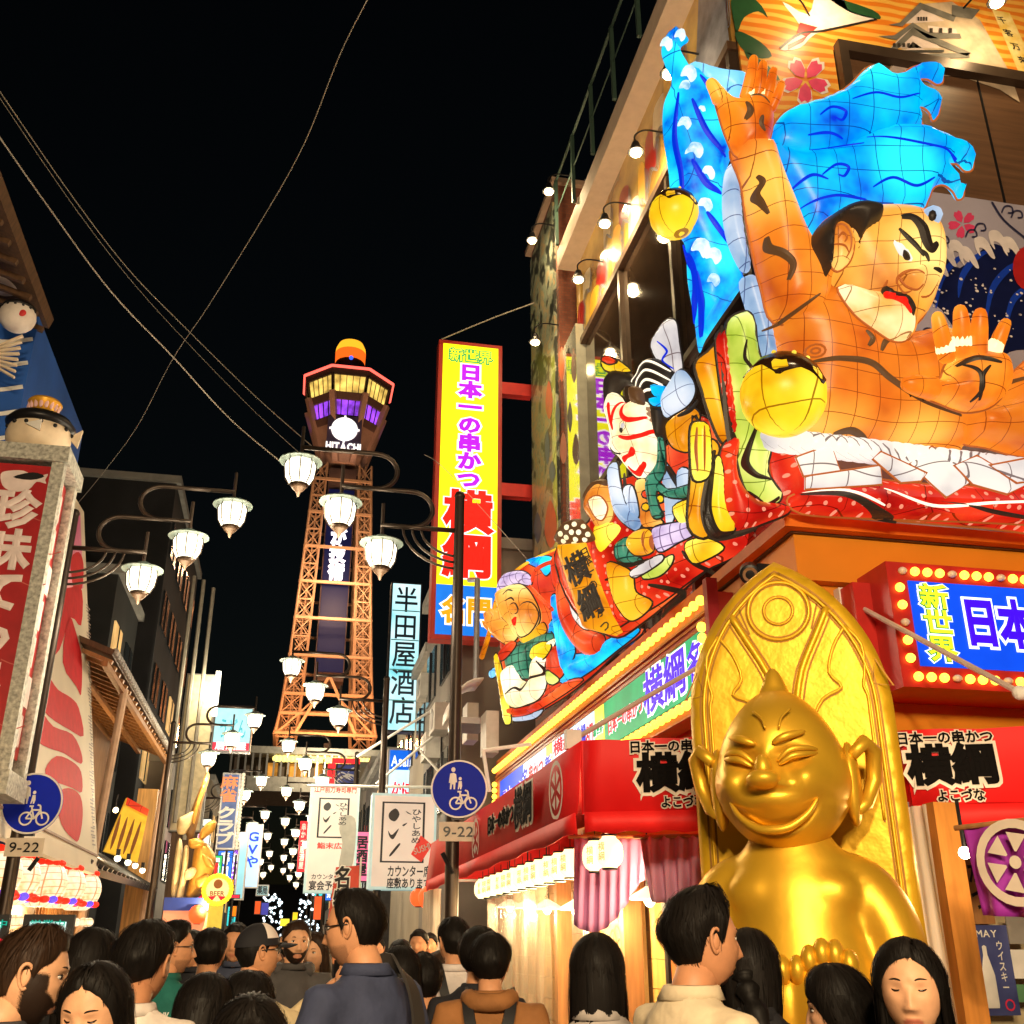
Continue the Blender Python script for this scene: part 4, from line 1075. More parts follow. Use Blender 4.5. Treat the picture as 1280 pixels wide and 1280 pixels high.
# ---- blue wave rising at the corner
wv = Fig('wave_lantern', 'tall blue glowing paper wave lantern left of the raised orange arm', PW, PW.px(876,560,0))
wv.puff('crest', 'cyan', [(862,80),(898,88),(931,94),(931,116),(916,124),(900,114),(878,112)], 0.12,0.0)
wv.puff('body', 'wave', [(827,62),(836,40),(850,38),(861,50),(852,58),(852,68),(864,86),(884,98),(894,108),(906,150),(914,190),(908,215),(904,262),(914,310),(930,348),(918,372),(900,398),(882,425),(874,440),(868,398),(860,352),(857,308),(846,290),(840,262),(836,215),(829,165),(830,130),(840,102),(832,82)], 0.2,0.02, R=0.18)
for i, (x, y, r) in enumerate(((833,55,8),(850,44,7),(861,92,10),(856,108,7),(876,138,6),(856,155,9),(868,190,12),(884,218,10),(880,258,11),(876,310,12),(892,320,10),(892,350,8))):
  wv.puff('foam_curl', 'foam', [(x - r, y + r * 0.2),(x - r * 0.4, y - r),(x + r * 0.7, y - r * 0.8),(x + r, y + r * 0.3),(x + r * 0.3, y + r),(x - r * 0.2, y + r * 0.2)], 0.05,0.2 if 2 < i < 9 else 0.24, sm=3)
wv.P['b'] = wv.P['body']
wv.ink('b', [([(872,100),(886,120),(900,150)], 0.05),([(846,120),(842,170),(850,220),(852,270)], 0.04),([(862,130),(880,170),(905,200)], 0.06),([(870,340),(876,380),(878,420)], 0.04),
       ([(862,205),(880,235),(900,245)], 0.07),([(880,270),(895,290),(912,312)], 0.06),([(858,300),(868,340),(872,400)], 0.035)], 'inkbl')
wv.puff('sleeve', 'pblue', [(912,206),(921,208),(926,258),(931,300),(938,335),(926,338),(909,302),(903,262),(905,222)], 0.12,0.3)
wv.puff('sash', 'pblue', [(924,352),(944,347),(956,380),(966,418),(969,446),(950,450),(943,425),(933,390)], 0.12,0.3)
# ---- wrestler
wr = Fig('wrestler_lantern', 'huge orange glowing wrestler lantern with flying blue hair and raised palm', PW, PW.px(1080,640,0), edge=('inkb', 0.012))
wr.puff('hair', 'blue', [(958,190),(965,160),(985,138),(1020,127),(1055,112),(1080,88),(1092,83),(1104,92),(1114,97),(1128,92),(1142,84),(1160,82),(1175,90),(1178,103),(1170,107),(1158,100),(1146,102),(1150,112),(1164,117),(1174,132),(1172,146),(1165,152),(1160,141),(1150,135),(1147,146),(1152,160),(1120,170),(1080,182),(1050,195),(1000,210)], 0.2,0.05, R=0.16, id='hair1')
wr.puff('hair', 'blue', [(958,182),(1000,192),(1050,184),(1080,170),(1112,160),(1150,161),(1175,171),(1200,181),(1214,195),(1215,212),(1205,215),(1195,206),(1181,208),(1190,220),(1203,235),(1203,247),(1196,250),(1190,240),(1178,232),(1166,236),(1160,250),(1148,266),(1100,268),(1050,272),(1010,305),(994,272),(974,236),(962,210)], 0.22,0.12, R=0.18, id='hair2')
wr.ink('hair2', [([(985,240),(1010,225),(1030,230)], 0.03),([(1022,225),(1040,212),(1055,215),(1050,226),(1042,224)], 0.03),([(1010,182 + 8),(1040,186),(1075,184)], 0.03),([(1080,175),(1120,180),(1170,190),(1200,196)], 0.025),([(1085,240),(1110,228),(1140,238),(1165,225)], 0.03),([(1000,260),(1040,250),(1080,252)], 0.025)], 'inkbl')
wr.ink('hair1', [([(1020,150),(1035,140),(1052,145),(1048,156),(1038,152)], 0.03),([(1005,175),(1030,172),(1050,178)], 0.03),([(1060,130),(1090,122),(1120,128),(1145,122)], 0.025)], 'inkbl')
# torso
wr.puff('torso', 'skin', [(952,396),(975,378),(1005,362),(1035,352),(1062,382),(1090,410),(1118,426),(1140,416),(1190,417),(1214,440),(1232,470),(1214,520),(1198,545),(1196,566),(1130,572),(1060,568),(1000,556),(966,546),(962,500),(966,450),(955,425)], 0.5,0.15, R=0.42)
wr.ink('torso', [([(1008,458),(1040,457),(1075,462),(1100,482),(1140,508),(1190,525)], 0.06),([(1043,385),(1055,398),(1070,412)], 0.06),([(1070,422),(1078,432),(1072,442)], 0.05),([(1088,448),(1094,436),(1102,432)], 0.05),([(1042,542),(1062,540),(1085,550)], 0.05)], 'inkg')
a_, b_ = PW.ab(1020,438,0.6)
for r_ in (0.07,0.03):
  m = MB(); ribbon(m, wr.P['torso'], [(a_ + r_ * math.cos(t) * 1.0, b_ + r_ * 0.8 * math.sin(t)) for t in np.linspace(0,2 * math.pi, 13)[:-1]], 0.018, closed=True, raw=True, smooth=1, lift=0.02); m.build('brush_line', INKB, wr.e)
# raised arm and hand
wr.puff('raised_arm', 'skin', [(912,190),(938,182),(962,187),(972,215),(988,255),(1004,295),(1026,330),(1036,354),(1018,396),(966,404),(950,360),(940,320),(931,270),(925,230)], 0.36,0.42, R=0.24)
wr.ink('raised_arm', [([(945,222),(950,232),(945,243),(950,256),(957,272)], 0.05),([(957,298),(960,312),(974,324),(984,338),(980,356)], 0.065),([(962,404),(990,392),(1020,372)], 0.03)], 'inkg')
wr.puff('raised_palm', 'hand', [(890,112),(900,112),(912,124),(924,126),(936,118),(950,120),(962,130),(966,152),(962,175),(958,196),(922,198),(908,175),(898,145)], 0.2,0.5)
wr.ink('raised_palm', [([(930,132),(934,145),(928,155)], 0.06),([(950,150),(948,160),(954,168)], 0.05),([(928,120),(945,122),(960,132)], 0.025)], 'inkg')
for path, r in (([(900,125,0.05),(894,112,0.06),(889,104,0.06)], (0.068,0.06,0.05)),([(932,122,0.05),(938,98,0.08),(942,74,0.05)], (0.056,0.052,0.04)),([(947,122,0.05),(951,102,0.08),(954,80,0.06)], (0.052,0.048,0.038)),([(957,126,0.05),(963,106,0.08),(967,88,0.06)], (0.048,0.044,0.034)),([(964,136,0.03),(972,119,0.06),(977,105,0.05)], (0.042,0.04,0.032))):
  wr.tube('finger', 'hand', path, r, h=0.55)
wr.tube('finger_glow', 'hot', [(934,121,0.1),(935,113,0.1)], (0.06,0.06), h=0.5)  # bulb glow at the finger roots, laid on as paler pieces
wr.tube('finger_glow', 'hot', [(949,122,0.1),(950,114,0.1)], (0.056,0.055), h=0.5)
# head
wr.puff('head', 'face', [(1016,306),(1024,284),(1045,268),(1075,263),(1110,261),(1140,266),(1160,278),(1171,296),(1175,318),(1174,345),(1166,368),(1160,384),(1152,398),(1141,410),(1136,424),(1120,429),(1100,421),(1080,406),(1058,386),(1042,364),(1034,348)], 0.4,0.5, R=0.36)
wr.puff('jaw', 'jaw', [(1046,360),(1075,366),(1105,372),(1124,384),(1137,402),(1134,424),(1116,427),(1094,414),(1066,392)], 0.26,0.64, R=0.18)
wr.puff('nose', 'face', [(1126,348),(1134,339),(1150,332),(1164,334),(1172,345),(1168,358),(1160,370),(1146,370),(1131,362)], 0.2,0.82)
wr.puff('nostril_wing', 'face', [(1124,346),(1134,339),(1148,340),(1154,352),(1146,362),(1132,358)], 0.12,0.95)
wr.ink('nostril_wing', [([(1125,352),(1128,342),(1142,339),(1152,345)], 0.03),([(1126,350),(1134,362),(1144,360)], 0.02)], 'inkb')
wr.ink('nose', [([(1160,340),(1168,342),(1174,342)], 0.04)], 'ink')
wr.puff('side_hair', 'ink', [(1012,306),(1022,284),(1045,266),(1066,259),(1090,264),(1096,275),(1091,288),(1076,298),(1071,306),(1069,318),(1066,322),(1062,300),(1050,290),(1038,296),(1035,330),(1031,348),(1020,326)], 0.3,0.74, R=0.16)
wr.puff('ear', 'face', [(1032,286),(1044,278),(1058,282),(1066,298),(1066,314),(1060,330),(1046,340),(1036,330),(1033,310)], 0.12,0.84)
wr.ink('ear', [([(1038,305),(1040,288),(1050,283),(1060,295),(1061,312),(1055,325)], 0.022),([(1045,300),(1050,294),(1055,300),(1052,306)], 0.02),([(1040,306),(1052,310),(1058,318)], 0.02)], 'inkb')
wr.ink('head', [([(1116,281),(1130,281),(1141,294),(1147,312),(1153,320),(1162,312)], 0.1),([(1112,296),(1122,306),(1134,318),(1143,330)], 0.05),([(1138,322),(1146,328),(1150,336)], 0.04)], 'ink', 'eyebrow')
wr.puff('eye', 'paper', [(1113,300),(1123,303),(1133,311),(1141,326),(1135,330),(1122,323),(1115,312)], 0.05,0.87, id='eye')
wr.puff('pupil', 'ink', [(1130,312),(1136,316),(1138,324),(1132,324),(1129,318)], 0.03,0.92)
wr.puff('mouth', 'ink', [(1102,364),(1106,358),(1118,365),(1132,369),(1142,382),(1143,394),(1138,396),(1132,384),(1118,377),(1104,376)], 0.08,0.86)
wr.puff('lips', 'inkr', [(1105,366),(1110,364),(1120,369),(1131,373),(1139,385),(1139,391),(1130,380),(1118,374),(1107,372)], 0.06,0.92)
wr.ink('head', [([(1100,358),(1097,372),(1104,382)], 0.03),([(1050,366),(1075,392),(1105,418),(1128,428)], 0.04)], 'inkb')
wr.tube('topknot', 'pblue', [(1158,277,0.0),(1163,272,0.08),(1167,268,0.1)], (0.07,0.085,0.08), h=0.72)
wr.puff('topknot_end', 'ink', circle(1166,269,5,8,7), 0.02,0.93, sm=1)
# near arm with raised palm
wr.puff('forearm', 'skin', [(1194,512),(1225,514),(1250,500),(1262,470),(1300,440),(1360,430),(1400,500),(1360,575),(1280,572),(1230,560),(1200,552)], 0.4,0.35, R=0.25)
wr.ink('forearm', [([(1252,478),(1268,470),(1290,474)], 0.05),([(1255,455),(1268,450),(1285,455)], 0.05)], 'inkg')
wr.puff('palm', 'hand', [(1137,482),(1148,474),(1172,476),(1180,458),(1196,442),(1230,440),(1250,448),(1258,470),(1254,492),(1236,510),(1205,516),(1175,506),(1152,496)], 0.28,0.72, R=0.2)
wr.ink('palm', [([(1195,458),(1215,451),(1242,458)], 0.05),([(1200,458),(1215,470),(1218,490),(1222,502)], 0.04),([(1228,462),(1219,474),(1219,492),(1212,503)], 0.04),([(1165,472),(1166,495)], 0.025),([(1150,476),(1150,490)], 0.03)], 'ink')
for path, r in (([(1184,448,0.05),(1177,418,0.1),(1172,396,0.12)], (0.07,0.066,0.05)),([(1202,442,0.06),(1202,408,0.12),(1200,388,0.14)], (0.074,0.07,0.054)),([(1223,442,0.06),(1224,410,0.12),(1225,392,0.14)], (0.074,0.07,0.054)),([(1240,448,0.04),(1250,420,0.1),(1257,404,0.12)], (0.066,0.06,0.046)),([(1165,486,0.05),(1148,482,0.1),(1136,480,0.12)], (0.1,0.09,0.07))):
  wr.tube('finger', 'hand', path, r, h=0.82)
for path, r in (([(1182,440,0.06),(1181,430,0.06)], (0.075,0.075)),([(1202,432,0.07),(1202,422,0.08)], (0.079,0.077)),([(1242,438,0.06),(1245,430,0.07)], (0.07,0.068))):
  wr.tube('finger_glow', 'hot', path, r, h=0.83)
# rope belt and folded paper
rp_ = [(965,548,0.2),(1000,560,0.25),(1060,572,0.3),(1130,580,0.3),(1200,584,0.25),(1290,592,0.2)]
for k in range(24):
  t = k / 23; x = 962 + 330 * t; y = 548 + 40 * t
  wr.tube('rope_strand', 'paper', [(x - 12, y - 7,0.0),(x, y, 0.08),(x + 16, y + 12,0.0)], (0.05,0.11,0.05), h=0.42, seg=8)
for k, pts in enumerate(([(994,572),(1038,556),(1050,590),(1004,596)], [(1006,596),(1100,582),(1102,606),(1006,612)], [(1090,574),(1100,565),(1158,592),(1150,602),(1125,604)], [(1136,580),(1164,558),(1214,602),(1182,622)], [(1192,582),(1220,570),(1282,606),(1258,618),(1215,606)], [(1236,582),(1300,570),(1300,600),(1270,604)])):
  wr.puff('folded_paper', 'paper', pts, 0.05,0.55 + 0.05 * (k % 3), sm=1, R=0.04)
# robe
wr.puff('robe', 'red', [(962,560),(1000,566),(1060,592),(1140,604),(1230,608),(1340,606),(1340,668),(1230,660),(1130,652),(1040,645),(985,642),(968,620)], 0.38,0.06, R=0.25)
wr.puff('robe_fold', 'red', [(985,622),(1030,612),(1080,608),(1120,612),(1160,628),(1230,624),(1340,622),(1340,655),(1200,652),(1080,648),(1000,642)], 0.25,0.3, R=0.12)
wr.ink('robe_fold', [([(1000,618),(1050,620),(1095,640),(1130,650)], 0.06),([(1180,626),(1230,640),(1300,650)], 0.03)], 'ink')
wr.ink('robe_fold', [([(1006,614),(1052,614),(1100,634)], 0.03),([(1100,612),(1160,634),(1240,630),(1320,628)], 0.03)], 'inkw')
# ---- left hanging costume of the corner figure
rb = Fig('robe_lantern', 'red, orange and green glowing costume lantern folded round the building corner', PW, PW.px(930,650,0), edge=('ink', 0.016))
rb.puff('orange_panel', 'orange', [(868,456),(884,440),(900,428),(906,470),(910,520),(916,556),(900,552),(886,520),(876,486)], 0.1,0.2)
rb.puff('red_edge', 'red', [(894,424),(906,416),(911,460),(918,510),(924,545),(914,556),(904,510),(898,470)], 0.12,0.3)
rb.puff('green_panel', 'green', [(908,404),(930,390),(942,400),(946,432),(956,470),(961,512),(963,560),(959,590),(976,618),(966,630),(934,618),(918,562),(914,500),(908,448)], 0.18,0.36)
rb.ink('green_panel', [([(907,402),(909,450),(914,520),(920,560),(922,596),(935,615),(960,630),(974,622)], 0.07),([(944,530),(934,560),(932,580),(944,596),(962,600)], 0.05),([(930,428),(928,450),(938,470),(940,520)], 0.03)], 'ink')
rb.puff('red_sleeve', 'red', [(902,560),(914,548),(922,556),(918,585),(926,610),(945,626),(978,632),(984,642),(950,656),(918,668),(900,655),(895,620),(896,590)], 0.25,0.3, R=0.15)
rb.puff('yellow_lining', 'yellow', [(880,640),(886,600),(896,570),(903,590),(905,630),(918,662),(896,672),(884,664)], 0.15,0.42)
rb.ink('yellow_lining', [([(897,560),(888,600),(884,640),(896,668),(925,666),(950,658)], 0.07)], 'ink')
rb.puff('orange_panel', 'orange', [(866,520),(880,545),(894,552),(898,565),(886,600),(880,640),(884,672),(860,660),(862,600)], 0.12,0.26, id='op2')
rb.puff('yellow_tassel', 'yellow', [(863,533),(872,528),(884,533),(888,560),(886,595),(866,600),(862,565)], 0.14,0.42)
rb.ink('yellow_tassel', [([(870,535),(869,560),(871,590)], 0.02),([(878,534),(878,560),(878,590)], 0.02)], 'inkb')
# ---- round bell lanterns
def bell(px, py, h, r, label):
  c = PW.px(px, py, h); e = empty('bell_lantern', c - V((0,0, r)), label, 'lantern')
  m = MB(); m.ball(c, r, 20,14); m.build('globe', YELLOW, e, True)
  cap = MB(); ax = V((0.1,-0.35,0.93)).normalized(); sx_ = V((1,0,0)) - ax * ax.x; sx_.normalize(); sy_ = ax.cross(sx_)
  prof = [(0, r * 1.03),(r * 0.35, r * 0.97),(r * 0.65, r * 0.80),(r * 0.86, r * 0.56)]
  vs = MB(); vs.lathe(c, prof, 20,(sx_, sy_, ax))
  for k in range(20):    # scalloped edge
    i = 3 * 20 + k; p = V(vs.v[i]) - c; t = 0.5 + 0.5 * math.sin(k * 2 * math.pi / 4)
    q = (p - ax * (0.32 * r * t)).normalized() * r * 1.025; vs.v[i] = tuple(c + q)
  vs.build('dark_cap', mat('bell_cap', (0.03,0.012,0.006), 0.2, spec=0.6), e, True)
  m = MB()
  for k in range(5):
    d = (ax + sx_ * 0.45 * math.cos(k * 1.26 + 2) + sy_ * 0.45 * math.sin(k * 1.26 + 2)).normalized(); m = MB(); m.ball(c + d * r * 1.02, r * 0.06,8,5); m.build('stud', YELLOW, e)
bell(979,494,0.75,0.345, 'round yellow bell lantern with a dark scalloped cap beside the green costume')
bell(843,268,0.1,0.225, 'small round yellow bell lantern at the left of the blue wave')
# ================================================================ second figure along the street side: painted actor
O2 = atX(800,690, XR - 0.3)
PK = Plane(O2, math.radians(50), -0.16)
ac = Fig('actor_lantern', 'glowing painted actor lantern with red striped white face and black zigzag headdress', PK, PK.px(800,720,0), edge=('ink', 0.014))
ac.puff('backing_mass', 'plainred', [(694,694),(720,668),(746,640),(762,606),(800,590),(846,545),(880,520),(906,560),(936,640),(940,662),(880,716),(800,782),(764,796),(716,760)], 0.1,-0.22, R=0.1)
ac.puff('backing_cloth', 'red', [(744,640),(780,630),(830,640),(872,640),(905,668),(940,662),(930,690),(880,715),(830,752),(790,775),(760,790),(744,768),(742,700)], 0.22,-0.1, R=0.2)
ac.puff('white_cloth', 'paper', [(834,400),(846,402),(850,428),(854,466),(838,472),(822,452),(814,432),(822,415)], 0.1,0.05)
ac.ink('white_cloth', [([(824,428),(836,440),(830,452),(844,462)], 0.03)], 'inkbl')
ac.puff('headdress', 'ink', [(756,476),(768,462),(780,462),(796,470),(800,458),(812,448),(832,452),(846,470),(836,498),(818,500),(808,512),(798,490),(784,482),(776,490),(768,515),(760,528),(756,505)], 0.14,0.1)
for dx, dy in ((0,0),(6,12),(12,24),(18,36)):
  ac.ink('headdress', [([(790 + dx * 0.6,478 + dy * 0.55),(808 + dx * 0.3,452 + dy),(838 + dx * 0.2,464 + dy)], 0.03)], 'inkw', 'zigzag_band')
ac.puff('blue_headband', 'blue', [(814,480),(836,484),(838,496),(818,496)], 0.06,0.2)
ac.puff('blue_headband', 'blue', [(812,498),(834,496),(832,508),(816,508)], 0.06,0.2, id='bh2')
ac.puff('forelock', 'yellow', [(752,452),(762,446),(776,452),(790,464),(776,466),(758,464)], 0.06,0.15)
ac.puff('forelock_tip', 'plainred', [(752,450),(760,445),(772,452),(762,456)], 0.05,0.2)
ac.puff('back_hair', 'ink', [(816,500),(832,506),(834,545),(824,552),(816,540)], 0.14,0.05)
ac.puff('neck_fold', 'orange', [(834,530),(862,510),(876,520),(866,545),(862,565),(842,560),(834,545)], 0.12,0.0)
ac.puff('head', 'pale', [(760,512),(768,492),(778,496),(786,506),(800,500),(814,506),(820,530),(824,562),(822,588),(810,598),(796,597),(784,582),(776,572),(766,564),(768,548),(764,530)], 0.26,0.12, R=0.2)
ac.puff('forehead_patch', 'inkg', [(788,484),(802,486),(806,504),(798,508),(789,502)], 0.1,0.26)
ac.puff('nose', 'pale', [(766,552),(776,545),(784,552),(784,562),(774,567),(765,562)], 0.1,0.32)
ac.ink('head', [([(782,503),(783,520),(790,527),(800,526),(808,521)], 0.06),([(780,548),(792,550),(806,545),(814,534)], 0.055),([(765,505),(768,525),(772,540)], 0.05),([(774,500),(772,520),(770,534)], 0.04),([(788,584),(796,592),(806,584),(808,578)], 0.05)], 'inkr', 'painted_stripe')
ac.puff('eye', 'paper', [(776,530),(782,526),(783,534),(777,540)], 0.03,0.36)
ac.puff('pupil', 'ink', [(774,536),(778,534),(778,540),(775,541)], 0.03,0.38)
ac.puff('mouth', 'inkr', [(778,572),(786,566),(790,558),(795,562),(794,570),(784,574),(780,578)], 0.06,0.36)
ac.puff('round_collar', 'pblue', [(828,500),(838,480),(852,462),(866,474),(870,490),(862,506),(844,518),(832,522)], 0.16,0.2)
ac.ink('round_collar', [([(842,518),(858,510),(868,498)], 0.06)], 'ink')
ac.puff('left_sleeve', 'pblue', [(762,592),(772,578),(776,600),(782,624),(796,640),(804,652),(796,664),(778,652),(768,634)], 0.14,0.18)
ac.ink('left_sleeve', [([(776,590),(778,612),(786,628),(800,644)], 0.06)], 'ink')
ac.puff('robe_panel', 'pblue', [(780,612),(792,608),(800,640),(796,648),(786,636)], 0.08,0.22)
ac.puff('robe_panel', 'pblue', [(828,576),(842,590),(850,608),(846,640),(836,660),(832,620)], 0.12,0.2, id='rp2')
ac.puff('robe_panel', 'pblue', [(848,590),(862,588),(866,620),(850,632)], 0.1,0.18, id='rp3')
ac.ink('rp2', [([(832,582),(846,604),(852,630)], 0.05)], 'ink')
ac.puff('bead_rope', 'teal', [(824,548),(831,552),(832,590),(820,606),(808,600),(822,580)], 0.1,0.3)
ac.puff('bead_rope', 'teal', [(808,604),(820,600),(838,612),(866,606),(864,622),(836,622),(822,614),(824,632),(830,645),(818,648),(812,630)], 0.1,0.3, id='br2')
ac.puff('shirt', 'face', [(796,602),(812,602),(820,640),(830,655),(802,658),(798,630)], 0.1,0.14)
for x, y, k in ((808,618, 'plainred'),(822,614, 'plainred'),(826,624, 'yellow'),(808,634, 'yellow')):
  ac.puff('robe_ornament', k, circle(x, y, 5,8), 0.06,0.26, sm=1)
ac.puff('hand', 'orange', [(788,672),(800,662),(812,662),(818,672),(818,688),(808,694),(794,694),(786,684)], 0.16,0.34)
ac.ink('hand', [([(806,664),(806,676),(808,690)], 0.02),([(812,664),(812,676),(813,690)], 0.02)], 'inkb')
ac.puff('sword_grip', 'lilac', [(816,662),(840,654),(872,652),(876,664),(850,678),(824,690)], 0.1,0.3)
ac.puff('scroll', 'paper', [(790,714),(824,694),(828,702),(796,722)], 0.08,0.3)
ac.puff('pale_sleeve', 'green', [(806,716),(828,700),(842,694),(840,706),(826,720),(806,724)], 0.08,0.2)
ac.puff('silver_cuff', 'teal', [(770,682),(786,672),(790,690),(804,700),(786,704),(772,700)], 0.1,0.24)
ac.ink('silver_cuff', [([(770,682),(770,700),(784,706),(808,698)], 0.05)], 'ink')
ac.puff('yellow_trim', 'yellow', [(857,680),(880,672),(906,684),(888,698),(866,704)], 0.1,0.22)
ac.puff('yellow_block', 'yellow', [(842,634),(868,624),(872,648),(852,656)], 0.1,0.3)
ac.puff('yellow_sash', 'orange', [(760,704),(780,708),(792,718),(796,740),(816,752),(806,768),(788,776),(772,758),(764,735)], 0.12,0.14)
ac.ink('backing_cloth', [([(816,732),(836,736),(848,742),(832,756),(820,770)], 0.07),([(858,690),(872,706),(890,718)], 0.06),([(762,726),(780,722),(792,718)], 0.05)], 'ink')
# small crouching figure with studded hat beside the actor
sm_ = Fig('small_figure_lantern', 'small crouching orange figure lantern with white studded hat below the actor', PK, PK.px(740,700,0), edge=('inkb', 0.012))
sm_.puff('hair', 'inkg', [(730,622),(742,602),(758,600),(762,612),(745,618),(736,632)], 0.1,0.1)
sm_.puff('head', 'face', [(736,618),(750,604),(764,612),(768,640),(762,655),(750,662),(740,648),(732,636)], 0.16,0.12)
sm_.puff('face_mask', 'pale', [(736,626),(750,620),(760,634),(754,650),(744,646)], 0.06,0.28)
sm_.puff('sleeve', 'yellow', [(744,660),(760,652),(778,660),(764,680),(750,690)], 0.12,0.1)
hp = sm_.puff('studded_hat', 'inkg', [(696,678),(702,660),(714,650),(728,650),(742,668),(742,676),(720,680)], 0.16,0.2)
rr = random.Random(2)
for x, y in ((704,668),(712,660),(720,656),(728,658),(710,672),(718,666),(726,666),(734,668),(720,674),(730,674),(704,676),(714,678)):
  a_, b_ = PK.ab(x, y, 0.3); m = MB(); m.ball(PK.pt(a_, b_, hp.h(a_, b_)), 0.032,8,6); m.build('hat_stud', PALE, sm_.e)
# tall wooden shop board
bdp = Plane(PK.px(735,740,0.32), math.radians(50), -0.16)
bd = Fig('shop_board_lantern', 'tall orange glowing shop board with two columns of black lettering', bdp, bdp.px(750,795,0), 'sign')
bd.puff('board', 'orange', [(697,681),(732,678),(736,690),(754,740),(766,770),(778,790),(770,795),(732,786),(716,740)], 0.1,0.0, R=0.04, sm=1)
vv = (bdp.px(704,684,0) - bdp.px(742,786,0)).normalized(); uu = bdp.n.cross(vv) * -1
if uu.dot(bdp.u) < 0: uu = -uu
for ch, x, y, s in (('横', 722,712,0.3),('綱', 738,754,0.3)):
  text(ch, bdp.px(x, y, 0.1), uu, vv, bdp.n, s, s * 1.25,0.04, lift=0.012, thick=0.006).build('lettering', INK, bd.e)
for ch, (x, y) in zip('日本一の串かつ', ((732,692),(735,702),(738,716),(742,732),(745,747),(751,765),(757,783))):
  text(ch, bdp.px(x, y, 0.1), uu, vv, bdp.n, 0.13,0.14,0.015, lift=0.012, thick=0.006).build('lettering', INK, bd.e)
# ================================================================ third figure: seated fisherman
O3 = atX(680,870, XR - 0.5)
PE = Plane(O3, math.radians(55), -0.12)
fi = Fig('fisherman_lantern', 'smiling glowing fisherman lantern with rod and folded robe above the amber bulbs', PE, PE.px(670,900,0), edge=('ink', 0.013))
fi.puff('backing_mass', 'plainred', [(624,752),(640,718),(668,700),(700,688),(724,720),(752,780),(806,786),(770,818),(740,846),(700,876),(660,896),(636,892),(630,840)], 0.1,-0.16, R=0.1)
fi.puff('sea_wave', 'wave', [(690,775),(698,790),(712,815),(735,815),(760,800),(790,785),(800,790),(770,815),(735,842),(705,855),(690,830)], 0.2,0.0)
fi.puff('sea_bream', 'plainred', [(700,730),(712,728),(720,760),(735,785),(756,795),(754,815),(735,820),(715,800),(702,770)], 0.2,0.1)
fi.puff('bream_belly', 'paper', [(712,730),(720,735),(730,765),(740,785),(728,785),(715,765)], 0.08,0.26)
fi.puff('blue_cloth', 'wave', [(658,702),(674,695),(690,696),(694,705),(684,720),(676,712)], 0.1,0.0)
fi.puff('blue_cloth', 'wave', [(690,748),(698,745),(702,765),(712,790),(720,815),(705,840),(696,800)], 0.12,0.15, id='bc2')
fi.puff('red_sash', 'plainred', [(690,700),(702,690),(712,720),(704,745),(692,730)], 0.1,0.05)
fi.tube('cord', 'plainred', [(664,734,0.1),(668,715,0.15),(680,706,0.15),(692,702,0.1)], (0.03,0.03,0.03))
fi.tube('cord', 'plainred', [(662,733,0.3),(676,748,0.35),(690,762,0.3)], (0.03,0.03,0.03))
fi.puff('cap', 'lilac', [(626,730),(636,716),(655,714),(665,722),(664,732),(650,730),(636,735),(626,745)], 0.14,0.12)
fi.puff('head', 'face', [(624,746),(630,736),(648,730),(660,736),(672,755),(676,772),(670,786),(656,798),(648,796),(640,782),(630,770)], 0.26,0.18)
fi.puff('cheek', 'face', [(652,756),(666,754),(674,770),(664,790),(650,796),(646,780)], 0.1,0.38)
fi.puff('nose', 'face', [(637,758),(644,754),(648,764),(641,768)], 0.08,0.42)
fi.ink('head', [([(634,744),(638,738),(644,739)], 0.025),([(638,752),(644,748),(648,752)], 0.025)], 'ink', 'eye_line')
fi.puff('mouth', 'inkr', [(640,774),(646,770),(648,778),(642,782)], 0.04,0.42)
fi.puff('beard', 'orange', [(652,798),(668,788),(680,778),(684,790),(670,798),(658,806)], 0.1,0.15)
fi.puff('raised_hand', 'face', [(608,774),(616,764),(628,772),(640,784),(648,796),(636,806),(624,800),(614,790)], 0.14,0.25)
for path in ([(612,776,0),(608,768,0.03)], [(617,770,0),(613,764,0.04)], [(622,772,0),(621,764,0.04)], [(612,784,0),(607,780,0.03)]):
  fi.tube('finger', 'face', path, (0.06,0.05), h=0.3, seg=8)
fi.tube('fishing_rod', 'orange', [(602,822,0.2),(612,790,0.24),(622,745,0.2),(640,718,0.1),(665,700,0.05),(696,686,0)], (0.04,0.035,0.03,0.025,0.02,0.015))
fi.puff('red_lapel', 'plainred', [(625,815),(640,800),(646,806),(634,822),(626,826)], 0.08,0.24)
fi.puff('green_robe', 'teal', [(634,820),(650,802),(668,796),(690,790),(692,808),(676,820),(668,845),(648,848),(636,838)], 0.16,0.1)
fi.puff('yellow_sleeve', 'yellow', [(664,822),(668,808),(682,802),(690,808),(682,822),(672,826)], 0.1,0.24)
fi.puff('cream_robe', 'pale', [(630,840),(645,830),(652,848),(664,850),(668,826),(690,800),(696,802),(682,830),(684,855),(676,872),(662,880),(640,884),(632,862)], 0.18,0.18)
fi.ink('cream_robe', [([(636,868),(646,860),(655,862),(662,850),(676,842),(672,826)], 0.04)], 'ink')
fi.puff('orange_robe', 'plainred', [(686,812),(698,808),(706,830),(704,845),(692,850),(684,836)], 0.1,0.16)
fi.puff('green_patch', 'green', [(684,838),(692,842),(700,850),(692,856),(684,852)], 0.06,0.24)
fi.puff('hem', 'plainred', [(632,884),(662,882),(690,866),(712,850),(730,850),(700,872),(665,892),(640,896)], 0.12,0.06)
fi.puff('blue_hem', 'pblue', [(638,896),(660,894),(680,886),(670,898),(645,902)], 0.08,0.02)
fi.puff('yellow_frame', 'yellow', [(618,822),(624,820),(634,862),(640,900),(634,906),(630,900),(624,860)], 0.06,0.12)
fi.puff('blue_tip', 'cyan', [(612,840),(620,834),(622,844),(614,848)], 0.05,0.0)
